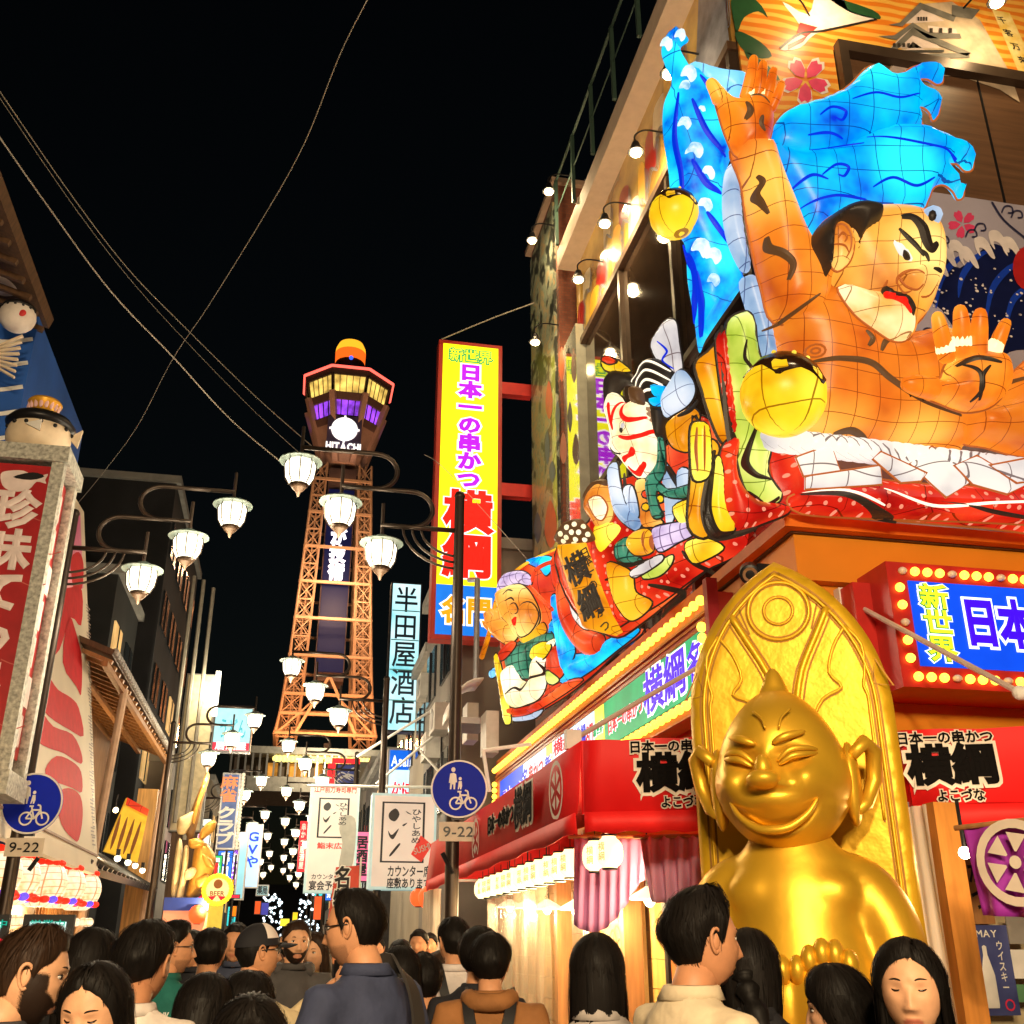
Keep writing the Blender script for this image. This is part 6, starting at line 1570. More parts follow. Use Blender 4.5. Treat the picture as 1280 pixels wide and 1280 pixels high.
# decks: octagons
def octa(mb, z0, z1, r0, r1, seg=8):
  mb.lathe((TX, TY, 0), [(r0, z0),(r1, z1)], seg, phase=math.pi / 8)
rd = (T(497,487).x - T(380,487).x) / 2 * 1.03
# depth-corrected heights on the front face of the decks
YTf = TY - rd * 0.924
def ZTf(px, py): return atY(px, py, YTf).z
zr = ZTf(440,460); zw1 = ZTf(440,468); zw0 = ZTf(440,487); zv1 = ZTf(440,495); zv0 = ZTf(440,513); zk = ZTf(440,522)
DARKT = mat('deck_dark', (0.05,0.035,0.03), 0.5)
m = MB(); octa(m, zw1, zr, rd * 0.97, rd * 1.02); m.build('roof_slab', DARKT, tw)
ring = [V((TX + rd * 1.03 * math.cos(math.pi / 8 + k * math.pi / 4), TY + rd * 1.03 * math.sin(math.pi / 8 + k * math.pi / 4), zr)) for k in range(8)]
for k in range(8):
  m = MB(); m.bar(ring[k], ring[(k + 1) % 8], 0.35); m.build('neon_tube', glow('neon_red', (255,95,80), 1.6), tw)
m = MB(); octa(m, zw0, zw1, rd * 0.86, rd * 0.93); m.build('deck_window', mat('deck_glow', (0.5,0.35,0.1), 0.3, emis=(1.0,0.66,0.14), estr=1.3, evar=0.75, scale=0.5), tw)
for k in range(40):
  an = math.pi / 8 + k * math.pi / 20; rr_ = rd * (math.cos(math.pi / 8) / math.cos((an % (math.pi / 4)) - math.pi / 8 if False else ((k % 5) - 0) * math.pi / 20 - math.pi / 8))
  m = MB(); m.bar((TX + rr_ * 0.87 * math.cos(an), TY + rr_ * 0.87 * math.sin(an), zw0),(TX + rr_ * 0.945 * math.cos(an), TY + rr_ * 0.945 * math.sin(an), zw1), 0.45 if k % 5 == 0 else 0.1); m.build('mullion', DARKT, tw)
m = MB(); octa(m, zv1, zw0, rd * 0.82, rd * 0.88); m.build('deck_band', mat('deck_band', (0.12,0.07,0.06), 0.5), tw)
m = MB(); octa(m, zv0, zv1, rd * 0.72, rd * 0.78); m.build('lower_deck_window', mat('deck_violet', (0.1,0.03,0.3), 0.3, emis=(0.36,0.07,1.0), estr=1.5, evar=0.8, scale=0.5), tw)
for k in range(32):
  an = math.pi / 8 + k * math.pi / 16; rr_ = rd * (math.cos(math.pi / 8) / math.cos((k % 4) * math.pi / 16 - math.pi / 8))
  m = MB(); m.bar((TX + rr_ * 0.73 * math.cos(an), TY + rr_ * 0.73 * math.sin(an), zv0),(TX + rr_ * 0.795 * math.cos(an), TY + rr_ * 0.795 * math.sin(an), zv1), 0.4 if k % 4 == 0 else 0.14); m.build('mullion', DARKT, tw)
m = MB(); octa(m, zk, zv0, rd * 0.70, rd * 0.76); m.build('deck_band', mat('deck_band'), tw)
zneck = ZTf(440,565)
m = MB(); octa(m, zneck, zk, rd * 0.42, rd * 0.70); m.build('deck_cone', mat('deck_cone', (0.35,0.22,0.17), 0.5), tw)
for k in range(8):
  an = math.pi / 8 + k * math.pi / 4; m = MB(); m.bar((TX + rd * 0.43 * math.cos(an), TY + rd * 0.43 * math.sin(an), zneck),(TX + rd * 0.9 * math.cos(an), TY + rd * 0.9 * math.sin(an), zw0), 0.9,0.9); m.build('bracket_fin', mat('deck_fin', (0.45,0.28,0.22), 0.5), tw)
zdm = atY(441,446, TY - 2).z; zdt = atY(441,428, TY).z; rdm = (atY(461,440, TY).x - atY(423,440, TY).x) / 2
# roof drum and dome
zd0 = ZTf(440,458);
m = MB(); m.lathe((TX, TY, 0), [(rd * 0.95, zr),(rd * 0.6, zr + 1.5),(rdm * 1.3, zr + 2.5),(rdm * 0.9, zdm)], 16); m.build('roof_cone', DARKT, tw, True, split=30)
m = MB(); m.lathe((TX, TY, 0), [(rdm * 0.98, zdm - 0.3),(rdm, zdm + (zdt - zdm) * 0.4)], 24); m.build('beacon_skirt', mat('beacon_red', (0.5,0.1,0.02), 0.4, emis=(0.95,0.13,0.01), estr=1.0), tw)
m = MB(); m.lathe((TX, TY, 0), [(rdm, zdm + (zdt - zdm) * 0.4),(rdm * 0.97, zdm + (zdt - zdm) * 0.6),(rdm * 0.8, zdm + (zdt - zdm) * 0.85),(rdm * 0.4, zdt),(0, zdt + 0.3)], 24); m.build('beacon_dome', mat('beacon_amber', (0.6,0.3,0.02), 0.4, emis=(1.0,0.42,0.02), estr=1.1), tw, True)
q = ZTf(440,452); m = MB(); m.ball((TX, TY - rd * 0.6, zr + 3.4), 0.35); m.build('beacon_blue', glow('beacon_blue', (60,100,255), 1.2), tw)
# round emblem and name
yl_ = TY - rd * 0.72; zc_ = atY(436,537, yl_).z; xc_ = TX - 0.3; rl = (atY(453,537, yl_).x - atY(420,537, yl_).x) / 2
m = MB(); m.bbox(xc_ - rl * 1.3, xc_ + rl * 1.3, yl_ + 0.05, yl_ + 0.4, zc_ - rl * 1.6, zc_ + rl * 1.15); m.build('emblem_panel', mat('emblem_panel', (0.1,0.08,0.16), 0.5), tw)
m = MB(); m.lathe((xc_, yl_, zc_), [(rl * 0.72,-0.05),(rl, -0.05),(rl, 0.08),(rl * 0.72,0.08)], 32,(u, v, n)); m.build('emblem_ring', glow('emblem_white', (255,248,240), 1.1), tw)
m = MB(); m.lathe((xc_, yl_, zc_), [(0,-0.02),(rl * 0.5,-0.02),(rl * 0.5,0.09),(0,0.1)], 24,(u, v, n)); m.build('emblem_disc', glow('emblem_white'), tw) if False else m.build('emblem_disc', _mats['emblem_white'], tw)
for k in range(4):
  an = k * math.pi / 2; p0 = V((xc_ + math.cos(an) * rl * 0.98, yl_ - 0.02, zc_ + math.sin(an) * rl * 0.98)); p1 = V((xc_ + math.cos(an) * rl * 1.14, yl_ - 0.02, zc_ + math.sin(an) * rl * 1.14)); m = MB(); m.bar(p0, p1,0.3); m.build('emblem_tick', _mats['emblem_white'], tw)
zt1 = atY(436,560, yl_).z
text('HITACHI', (xc_, yl_ - 0.3, zt1), u, v, n, rl * 2.7, rl * 0.85,0.05, lift=0.1, thick=0.05).build('lettering', _mats['emblem_white'], tw)
# floodlights at the feet of the tower
for sx, sy in ((-1,-1),(1,-1),(0,0),(0,-1.9)):
  for zz, en in ((ZT0 - 3,6500),((ZT0 + ztk) / 2,5500)):
    ld = bpy.data.lights.new('tower_flood', 'POINT'); ld.energy = en; ld.color = (1.0,0.44,0.18) if zz < ZT0 else (1.0,0.58,0.32); ld.shadow_soft_size = 1.0
    lo = bpy.data.objects.new('tower_flood', ld); COL.objects.link(lo); lo.location = (TX + sx * s0 * 1.7, TY - s0 * 1.6 + sy * s0 * 0.6, zz)
    if zz < ZT0: m = MB(); m.box((lo.location.x, lo.location.y, zz - 0.7),(0.9,0.6,0.5)); m.build('flood_fixture', BLACK, tw)
# base building under the tower
bb = empty('tower_base_building', (TX, YT - 20,0), 'long low lit building with a glazed gallery under the tower', 'building')
yb_ = YT - 22
xa, xb_ = atY(284,960, yb_).x, atY(560,960, yb_).x; z1_, z2_, z3_ = atY(400,985, yb_).z, atY(400,958, yb_).z, atY(400,938, yb_).z
m = MB(); m.bbox(xa, xb_, yb_, yb_ + 14, z1_ - 0.5, z1_ + 1.2); m.build('gallery_floor', CONC, bb)
m = MB(); m.bbox(xa, xb_, yb_ + 3, yb_ + 14, z1_ + 1.2, z3_ - 0.6); m.build('gallery_wall', mat('gallery_wall', (0.07,0.05,0.04), 0.6), bb)
m = MB(); m.bbox(xa, xb_, yb_ - 0.5, yb_ + 14, z3_ - 0.6, z3_ + 0.2); m.build('gallery_roof', CONC, bb)
gb = MB(); gb.ball((0,0,0), 0.42,8,6); gbo = gb.build('gallery_lamp', glow('gallery_amber', (255,225,120), 1.4), loc=(0,0,0))
copies(gbo, [(atY(x, 946, yb_).x, yb_ + 0.1, z3_ - 1.1) for x in range(345,480,5)], bb)
for x in range(288,480,9):
  q = atY(x, 960, yb_); m = MB(); m.bar((q.x, yb_, z1_ + 1.2),(q.x, yb_, z3_ - 0.6), 0.22); m.build('gallery_post', STEEL, bb)
for x in (341,365,378,400):
  q = atY(x, 958, yb_ + 2.9); m = MB(); m.bbox(q.x - 0.6, q.x + 0.6, yb_ + 2.85, yb_ + 2.98, z1_ + 1.2, z3_ - 1.2); m.build('gallery_window', glow('gallery_window', (220,150,60), 0.5,0.4), bb)
ld = bpy.data.lights.new('gallery_light', 'POINT'); ld.energy = 4000; ld.color = (1,0.8,0.5); lo = bpy.data.objects.new('gallery_light', ld); COL.objects.link(lo); lo.location = (TX, yb_ - 5, z1_ + 3)
# ================================================================ generic helpers for signs and houses
def plane3(o, uu, nn):
  P_ = Plane(o, 0); P_.o = V(o); P_.u = V(uu).normalized(); P_.n = V(nn).normalized(); P_.v = P_.n.cross(P_.u); return P_
def box_sign(name, label, px0, px1, py0, py1, Y, depth, face, case=None, cat='sign', inset=0.05):
  """a box sign facing the viewer: pixel edges at mid height"""
  ym = (py0 + py1) / 2
  x0, x1 = atY(px0, ym, Y).x, atY(px1, ym, Y).x; z1, z0 = atY((px0 + px1) / 2, py0, Y).z, atY((px0 + px1) / 2, py1, Y).z
  e = empty(name, ((x0 + x1) / 2, Y, z0), label, cat)
  m = MB(); m.bbox(x0, x1, Y, Y + depth, z0, z1); m.build('case', case or STEEL, e)
  m = MB(); m.bbox(x0 + inset, x1 - inset, Y - 0.015, Y - 0.001, z0 + inset, z1 - inset); m.build('face', face, e)
  return e, x0, x1, z0, z1
def sign_text(e, s, xc, Y, zc, w_, h_, mt, bold=0.03, vertical=False, lift=0.008):
  text(s, (xc, Y - 0.015, zc), u, v, n, w_, h_, bold, vertical, lift=lift, thick=0.004).build('lettering', mt, e)
def added_bulb(loc, label):  # hanging bulb made up as the body of a fill light
  loc = V(loc); e = empty('hanging_bulb', loc, label, 'lamp')
  m = MB(); m.ball(loc + V((0,0,0.18)), 0.06,10,8); m.build('bulb', glow('added_bulb_glow', (255,232,180), 3.0), e, True)
  m = MB(); m.tube([loc + V((0,0,0.24)), loc + V((0,0,0.5))], 0.012,6); m.build('cord', BLACK, e)
# ---- liquor shop sign and beer sign
INKS = mat('sign_ink', (0.01,0.012,0.02), 0.4)
e, x0, x1, z0, z1 = box_sign('liquor_sign', 'tall pale cyan illuminated vertical sign with thin dark characters', 485,525,728,915,29.0,0.4, lantern('cyan_face', (95,220,235),(225,252,255), 0.95, grid=False, nscale=0.55), BLACK)
sign_text(e, '半田屋酒店', (x0 + x1) / 2,29.0,(z0 + z1) / 2,(x1 - x0) * 0.78,(z1 - z0) * 0.93, mat('sign_ink_blue', (0.01,0.03,0.06), 0.4), 0.012, True)
for k in range(1,5):
  m = MB(); zz = z0 + (z1 - z0) * k / 5; m.bbox(x0 + 0.06, x1 - 0.06,28.97,28.984, zz - 0.015, zz + 0.015); m.build('joint', mat('sign_joint', (0.1,0.35,0.4), 0.4), e)
e, x0, x1, z0, z1 = box_sign('beer_sign', 'blue and white illuminated beer sign below the pale cyan sign', 484,520,936,1000,30.0,0.35, glow('beer_cyan', (190,240,255), 0.95,0.2), STEEL)
zm = z0 + (z1 - z0) * 0.58
m = MB(); m.bbox(x0 + 0.05, x1 - 0.05,29.96,29.983, zm, z1 - 0.05); m.build('blue_band', glow('beer_blue', (10,95,215), 0.9,0.2), e)
text('Asahi', ((x0 + x1) / 2,29.96,(zm + z1) / 2 - 0.05), u, v, n, (x1 - x0) * 0.8,0.42,0.02, lift=0.008, thick=0.004).build('lettering', glow('beer_white', (235,245,255), 1.0), e)
text('かに', ((x0 + x1) / 2,29.98, z0 + 0.3), u, v, n, (x1 - x0) * 0.7,0.4,0.04, lift=0.012, thick=0.004).build('lettering', redp, e)
# ---- two white menu box signs
def menu_sign(label, px0, px1, py0, py1, Y, side, extra):
  e, x0, x1, z0, z1 = box_sign('menu_sign', label, px0, px1, py0, py1, Y, 0.5, mat('menu_white_%d' % px0,(0.7,0.63,0.55), 0.5, emis=(0.8,0.66,0.52), estr=0.42, evar=0.15, scale=1.0), mat('menu_case', (0.5,0.6,0.56), 0.5, emis=(0.45,0.75,0.72), estr=0.35))
  P_ = plane3((x0, Y - 0.02, z0), u, n); W_, H_ = x1 - x0, z1 - z0
  m = MB(); fx = (0.17,0.8) if extra else (0.2,0.78); fz = (0.28,0.9) if extra else (0.5,0.86)
  a0_, a1_, b0_, b1_ = fx[0] * W_, fx[1] * W_, fz[0] * H_, fz[1] * H_
  stroke(m, P_, [(a0_, b0_),(a1_, b0_),(a1_, b1_),(a0_, b1_)], 0.05,0.004, True, 1, raw=True); m.build('printed_frame', INKS, e)
  cx_, cw = (a0_ + a1_) / 2, a1_ - a0_; ch_ = b1_ - b0_
  for pts in ([(-0.35,0.82),(-0.2,0.9),(-0.1,0.8),(-0.2,0.68),(-0.34,0.72)], [(-0.36,0.52),(-0.3,0.46),(-0.24,0.46),(-0.1,0.56),(-0.22,0.38),(-0.32,0.42)], [(-0.3,0.12),(-0.1,0.3),(-0.06,0.28),(-0.26,0.1)], [(0.05,0.86),(0.2,0.8),(0.1,0.82)], [(-0.02,0.62),(0.1,0.66),(0.02,0.6)]):
    m = MB(); flat(m, P_, [(cx_ + x * cw, b0_ + y * ch_) for x, y in pts], 0.005,3, raw=True); m.build('brush_mark', INKS, e)
  text('ひやしあめ', P_.pt(cx_ + 0.32 * cw, b0_ + 0.6 * ch_), u, v, n, 0.2, ch_ * 0.6,0.012, True, lift=0.006, thick=0.002).build('lettering', INKS, e)
  return e, P_, W_, H_, x0, x1, z0, z1
e, P_, W_, H_, x0, x1, z0, z1 = menu_sign('square white box sign with brush marks and a red seal, cyan on its side', 463,545,992,1112,21.0, True, True)
text('カウンター席', P_.pt(0.6 * W_, 0.18 * H_), u, v, n, W_ * 0.66,0.22,0.02, lift=0.006, thick=0.002).build('lettering', INKS, e)
text('座敷あります', P_.pt(0.6 * W_, 0.06 * H_), u, v, n, W_ * 0.66,0.2,0.02, lift=0.006, thick=0.002).build('lettering', INKS, e)
m = MB(); P2_ = P_; flat(m, P_, [(0.62 * W_, 0.36 * H_),(0.78 * W_, 0.28 * H_),(0.94 * W_, 0.46 * H_),(0.76 * W_, 0.56 * H_)], 0.007, raw=True); m.build('red_seal', mat('seal_red', (0.6,0.03,0.02), 0.5, emis=(0.7,0.05,0.03), estr=0.4), e)
text('SUSHI', P_.pt(0.78 * W_, 0.42 * H_),(u + v * 0.4).normalized(),(v - u * 0.4).normalized(), n, 0.34,0.16,0.012, lift=0.012, thick=0.002).build('lettering', WHITE, e)
e, P_, W_, H_, x0, x1, z0, z1 = menu_sign('taller white box sign with brush marks left of the square one', 384,447,980,1116,24.0, False, False)
text('江戸前力寿司専門', P_.pt(0.5 * W_, 0.945 * H_), u, v, n, W_ * 0.86,0.16,0.02, lift=0.006, thick=0.002).build('lettering', mat('seal_red'), e)
text('鮨末広', P_.pt(0.45 * W_, 0.42 * H_), u, v, n, W_ * 0.5,0.14,0.02, lift=0.006, thick=0.002).build('lettering', mat('seal_red'), e)
text('宴会予約', P_.pt(0.4 * W_, 0.06 * H_), u, v, n, W_ * 0.62,0.2,0.02, lift=0.006, thick=0.002).build('lettering', INKS, e)
text('カウンター', P_.pt(0.4 * W_, 0.14 * H_), u, v, n, W_ * 0.55,0.12,0.01, lift=0.006, thick=0.002).build('lettering', INKS, e)
m = MB(); flat(m, P_, [(0.62 * W_, 0.58 * H_),(0.7 * W_, 0.7 * H_),(0.92 * W_, 0.68 * H_),(0.96 * W_, 0.5 * H_),(0.9 * W_, 0.2 * H_),(0.66 * W_, 0.2 * H_),(0.7 * W_, 0.45 * H_)], 0.006,3, raw=True); m.build('printed_figure', mat('menu_grey', (0.5,0.5,0.45), 0.5), e)
# pipes carrying the signs
for (a, b, d, lb) in (((446,946),(566,872), 22, 'white bracing pipe rising above the menu signs'),((470,980),(566,900), 22, 'thin white pipe under the bracing pipe'),((384,982),(545,984), 22, 'white horizontal pipe over the menu signs'),((518,930),(550,966), 22, 'short white strut by the beer sign'),((612,990),(604,938), 16, 'pale lamp bracket upright by the road sign'),((604,938),(664,930), 16, 'pale lamp bracket arm by the road sign')):
  m = MB(); p0_, p1_ = atD(*a, d), atD(*b, d); m.tube([p0_, p1_], 0.03,6); tag(m.build('pipe', WHITE, None, loc=p0_), lb, 'pipe')
# striped red banner flag and red paper lantern
e = empty('banner_flag', atD(432,1150,17), 'red shop banner flag with black lettering in front of the taller menu sign', 'banner')
P_ = Plane(atD(432,1115,17), 0.2)
m = MB(); pts = [P_.ab(x, y) for x, y in ((420,1084),(449,1082),(447,1160),(408,1160))]; flat(m, P_, pts, 0, raw=True); o_ = m.build('cloth', mat('banner_red', (0.62,0.08,0.05), 0.7), e); sl = o_.modifiers.new('thickness', 'SOLIDIFY'); sl.thickness = 0.006
text('名物', P_.px(428,1112), P_.u, P_.v, P_.n, 0.26,0.66,0.09, True, lift=0.012, thick=0.003).build('lettering', WHITE, e)
text('名物', P_.px(428,1112), P_.u, P_.v, P_.n, 0.26,0.66,0.03, True, lift=0.02, thick=0.003).build('lettering', BLACK, e)
q = P_.px(451,1080); m = MB(); m.tube([V((q.x, q.y + 0.01,0)), V((q.x, q.y + 0.01, q.z + 0.1))], 0.015,6); m.build('pole', WHITE, e)
RLAN = mat('red_paper_lantern', (0.6,0.05,0.02), 0.5, emis=(1.0,0.11,0.02), estr=1.0)
def red_lantern(px, py, d, r, label):
  c = atD(px, py, d); e = empty('red_lantern', c, label, 'lantern', 'red paper lanterns')
  m = MB(); prof = [(r * math.sin(math.pi * (0.12 + 0.76 * i / 16)) * (1 + 0.02 * (i % 2)), -r * 1.05 * math.cos(math.pi * (0.12 + 0.76 * i / 16))) for i in range(17)]
  m.lathe(c, prof, 18); m.build('paper_shade', RLAN, e, True, split=80)
  for zz in (-1,1): m = MB(); m.lathe(c + V((0,0, zz * r * 1.0)), [(0,-0.01),(r * 0.38,-0.01),(r * 0.38,0.02),(0,0.02)], 12); m.build('rim', BLACK, e)
red_lantern(536,1122,17.5,0.17, 'larger red paper lantern beside the plastic curtain')
red_lantern(523,1122,18.5,0.14, 'smaller red paper lantern left of the larger one')
# blue fish sign with red neon, red neon column
e, x0, x1, z0, z1 = box_sign('fish_sign', 'dark blue sign with white fish strokes framed by red neon', 420,449,955,980,45.0,0.5, mat('fish_blue', (0.02,0.025,0.08), 0.4, emis=(0.02,0.03,0.1), estr=1), BLACK)
P_ = plane3((x0,44.97, z0), u, n); rr = random.Random(4)
for k in range(7):
  a, b = rr.uniform(0.2,0.8) * (x1 - x0), rr.uniform(0.2,0.8) * (z1 - z0); m = MB(); stroke(m, P_, [(a - 0.25, b - 0.1),(a, b + 0.1),(a + 0.3, b - 0.05)], 0.06,0.004 + 0.001 * k, raw=True, taper=True); m.build('brush_mark', WHITE, e)
nr = glow('neon_hot_red', (255,40,45), 1.3)
m = MB(); m.bbox(x0 - 0.2, x1,44.9,45.05, z1 + 0.02, z1 + 0.22); m.build('neon_tube', nr, e); m = MB(); m.bbox(x0 - 0.35, x0 - 0.05,44.9,45.05, z0, z1); m.build('neon_tube', nr, e)
e, x0, x1, z0, z1 = box_sign('neon_column', 'narrow red neon column sign left of the white box signs', 373,383,1026,1090,50.0,0.4, nr, BLACK, inset=0.02)
sign_text(e, '串かつ居酒屋', (x0 + x1) / 2,50.0,(z0 + z1) / 2,(x1 - x0) * 0.6,(z1 - z0) * 0.9, glow('neon_pink', (255,190,170), 1.1), 0.02, True)
# ================================================================ houses along the right side beyond the restaurant
def house(name, label, X0, X1, Y0, Y1, H, wall, wins, lit=0.5, glowc=(255,205,130), seed=1, side=-1):
  """street house: windows on the street face (X0 side if side<0) and the face towards the viewer"""
  e = empty(name, ((X0 + X1) / 2,(Y0 + Y1) / 2,0), label, 'building')
  m = MB(); m.bbox(X0, X1, Y0, Y1,0, H); m.build('wall', wall, e)
  m = MB(); m.bbox(X0 - 0.15, X1 + 0.15, Y0 - 0.15, Y1 + 0.15, H, H + 0.25); m.build('parapet', CONC, e)
  rr = random.Random(seed); nf, ncol = wins
  wl = glow('window_lit_%d' % (seed % 3), glowc, 0.5,0.5,1.5); wd = mat('window_dark', (0.02,0.025,0.03), 0.1, spec=0.8)
  xs = X0 if side < 0 else X1
  for f in range(nf):
    zc = 3.4 + (H - 4.0) * (f + 0.5) / nf
    for c in range(ncol):
      yc = Y0 + (Y1 - Y0) * (c + 0.5) / ncol; ww = (Y1 - Y0) / ncol * 0.3
      m = MB(); m.bbox(xs - 0.05, xs + 0.05, yc - ww, yc + ww, zc - 0.6, zc + 0.6); wv_ = m.build('window', wl if rr.random() < lit else wd, e)
      m = MB(); m.bbox(xs - 0.08, xs + 0.08, yc - 0.03, yc + 0.03, zc - 0.6, zc + 0.6); fo = m.build('frame', BLACK, e)
  return e
gw = mat('house_grey', (0.2,0.18,0.16), 0.8, var=0.25, scale=0.8); tw_ = mat('house_tan', (0.32,0.27,0.2), 0.8, var=0.2, scale=0.8); dw = mat('house_dark', (0.05,0.045,0.045), 0.8, var=0.3)
gw2 = mat('house_greygreen', (0.25,0.26,0.2), 0.8, var=0.2)
house('shop_house', 'grey rendered shop house with ducts behind the right lamp post', 3.05,9,20.6,25.4,9.5, gw, (2,2), 0.1, seed=3)
house('shop_house', 'narrow dim shop house behind the pale cyan sign', 3.2,9,26,34,8.6, tw_, (2,3), 0.25, seed=5)
for i in range(5):
  house('shop_house', 'dim shop house on the right, ' + ['just beyond the cyan sign', 'second beyond the cyan sign', 'third beyond the cyan sign', 'fourth beyond the cyan sign', 'farthest down the right side'][i], 2.9 + 0.3 * (i % 2), 9,34.5 + i * 9,43 + i * 9,7.4 + 1.2 * (i % 3),(dw, gw, tw_)[i % 3], (2,3), 0.5, seed=10 + i)
for i in range(6):
  house('shop_house', 'dim shop house on the left, ' + ['just beyond the golden sculpture', 'second beyond the golden sculpture', 'third beyond the golden sculpture', 'fourth beyond the golden sculpture', 'fifth beyond the golden sculpture', 'farthest down the left side'][i], -10,-3.9 - 0.25 * (i % 2), 36 + i * 9,44.5 + i * 9,7.2 + 1.0 * (i % 3),(gw, dw, tw_)[i % 3], (2,3), 0.5, seed=20 + i, side=1)
# vent hood, meter boxes and pipes on the grey house
q = atX(602,880,3.0); m = MB(); rows = []
for k in range(7):
  t = k / 6 * math.pi / 2; rows.append([V((3.0 - 0.55 * math.sin(t) - 0.05, q.y + s * 0.45, q.z - 0.3 + 0.65 * math.cos(t))) for s in (-1,1)])
e = empty('vent_hood', q, 'white curved ventilation hood on the grey house wall', 'vent')
m.grid(rows); o_ = m.build('hood', WHITE, e, True); sl = o_.modifiers.new('t', 'SOLIDIFY'); sl.thickness = 0.03
m = MB(); m.bbox(2.5,3.03, q.y - 0.44, q.y + 0.44, q.z - 0.42, q.z - 0.32); m.build('grille', STEEL, e)
m = MB(); m.tube([(2.9, q.y, q.z + 0.35),(2.9, q.y, q.z + 2.2),(2.95, q.y + 1.2, q.z + 2.6)], 0.05,8); m.build('pipe', STEEL, e)
for px, py, lb in ((588,905, 'pale meter box under the white vent hood'),(612,918, 'grey meter box right of the pale one')):
  q = atX(px, py, 2.98); m = MB(); m.box(q, (0.2,0.5,0.65)); tag(m.build('meter_box', mat('meter_grey', (0.5,0.48,0.44), 0.6), None, loc=q), lb, 'meter box')
# ================================================================ left side
# ---- granite framed pillar sign
YP = 12.0
xr = atY(77,600, YP).x; xl = xr - 0.88; zt2 = atY(40,556, YP).z; zb2 = atY(15,962, YP).z
yk = YP + 0.85
gran = mat('speckled_granite', (0.42,0.42,0.37), 0.5, var=0.5, scale=22, bump=0.05); rtile = mat('red_tile_panel', (0.42,0.02,0.025), 0.3, var=0.12)
ps = empty('pillar_sign', ((xl + xr) / 2, YP, zb2), 'granite framed red pillar sign with white lettering and a small fish picture', 'sign')
m = MB(); m.bbox(xl + 0.1, xr - 0.1, YP + 0.03, yk - 0.03, zb2 + 0.2, zt2 - 0.25); m.build('core', rtile, ps)
for (a, b, c, d, z0_, z1_) in ((xr - 0.14, xr, YP, YP + 0.14, zb2, zt2 - 0.2),(xl, xl + 0.14, YP, YP + 0.14, zb2, zt2 - 0.2),(xr - 0.14, xr, yk - 0.14, yk, zb2, zt2 - 0.2)):
  m = MB(); m.bbox(a, b, c, d, z0_, z1_); m.build('granite_post', gran, ps)
m = MB(); m.bbox(xl - 0.04, xr + 0.04, YP - 0.04, yk + 0.04, zt2 - 0.2, zt2); m.build('granite_cap', gran, ps)
m = MB(); m.bbox(xl - 0.02, xr + 0.02, YP - 0.02, yk + 0.02, zb2 - 0.25, zb2); m.build('granite_base', gran, ps)
m = MB(); m.bbox(xl + 0.2, xr - 0.2, YP + 0.2, yk - 0.2,0, zb2 - 0.25); m.build('column', DARKWOOD, ps)
wl_ = mat('pillar_white', (0.78,0.66,0.64), 0.45)
xt = xl + (xr - xl) * 0.5; zf = atY(25,612, YP).z
text('珍味てっちり', (xt, YP + 0.03,(zf + zb2) / 2 + 0.1), u, v, n, 0.5, zf - zb2 - 0.2,0.045, True, lift=0.012, thick=0.008).build('lettering', wl_, ps)
Pp = plane3((xt, YP + 0.03, atY(25,598, YP).z), u, n)
m = MB(); flat(m, Pp, [(x_ * 0.75, y_ * 0.8) for x_, y_ in [(-0.32,0.06),(-0.22,0.12),(0.0,0.14),(0.2,0.06),(0.36,0.12),(0.34,0.02),(0.36,-0.04),(0.22,-0.02),(0.12,-0.16),(-0.1,-0.2),(-0.26,-0.12)]], 0.006,3, raw=True); m.build('fish_picture', wl_, ps)
m = MB(); flat(m, Pp, [(-0.1,0.02),(0.1,0.1),(0.24,0.06),(0.1,0.0)], 0.01,3, raw=True); m.build('fish_fin', BLACK, ps)
for k, (a, b) in enumerate(((-0.45,-0.35),(0.3,-0.5),(0.45,-0.9),(0.1,-0.38),(0.35,-1.3),(0.3,-2.2),(0.4,-2.9))):
  m = MB(); stroke(m, Pp, [(a - 0.15, b + 0.05),(a, b),(a + 0.12, b + 0.04)], 0.012,0.005, raw=True); m.build('glaze_line', mat('glaze_pink', (0.6,0.12,0.1), 0.4), ps)
Pside = Plane((xr - 0.1,0,0), -math.pi / 2)
for k in range(7):
  zz = zb2 + 0.5 + (zt2 - zb2 - 1.1) * k / 6; m = MB(); m.box((xr - 0.095,(YP + yk) / 2 + 0.08 * math.sin(k * 2), zz),(0.02,0.34,0.35)); m.build('side_patch', (wl_, rtile)[0] if k % 2 else wl_, ps)
# ---- puffer fish ornament with a crown on top of the pillar
pfm = mat('puffer_belly', (0.78,0.64,0.46), 0.5, var=0.15, scale=4)
pq = atY(52,528, YP + 0.4)
pu = empty('puffer_fish_ornament', (pq.x, pq.y, zt2), 'cream puffer fish ornament with black back and golden crown on the pillar', 'ornament')
c = V((pq.x, pq.y, zt2 + 0.34))
m = MB(); m.ball(c, (0.46,0.42,0.4), 24,14); o_ = m.build('belly', pfm, pu, True); pu.scale = (0.82,0.82,0.82)
m = MB(); m.lathe(c + V((0,0,0.14)), [(0.47,0.0),(0.5,0.06),(0.42,0.16),(0.2,0.22),(0,0.24)], 24); m.build('back', BLACK, pu, True)
m = MB()
for k in range(14):
  an = 2 * math.pi * k / 14; m = MB(); m.ball(c + V((math.cos(an) * 0.455, math.sin(an) * 0.42,0.08 + 0.02 * (k % 2))), 0.032,8,6); m.build('spot', BLACK, pu)
m = MB(); m.prism([c + V((-0.1,-0.43,0.02)), c + V((0.12,-0.43,0.1)), c + V((0.12,-0.43,-0.08))], (0,-0.03,0)); m.build('mouth_fin', WHITE, pu)
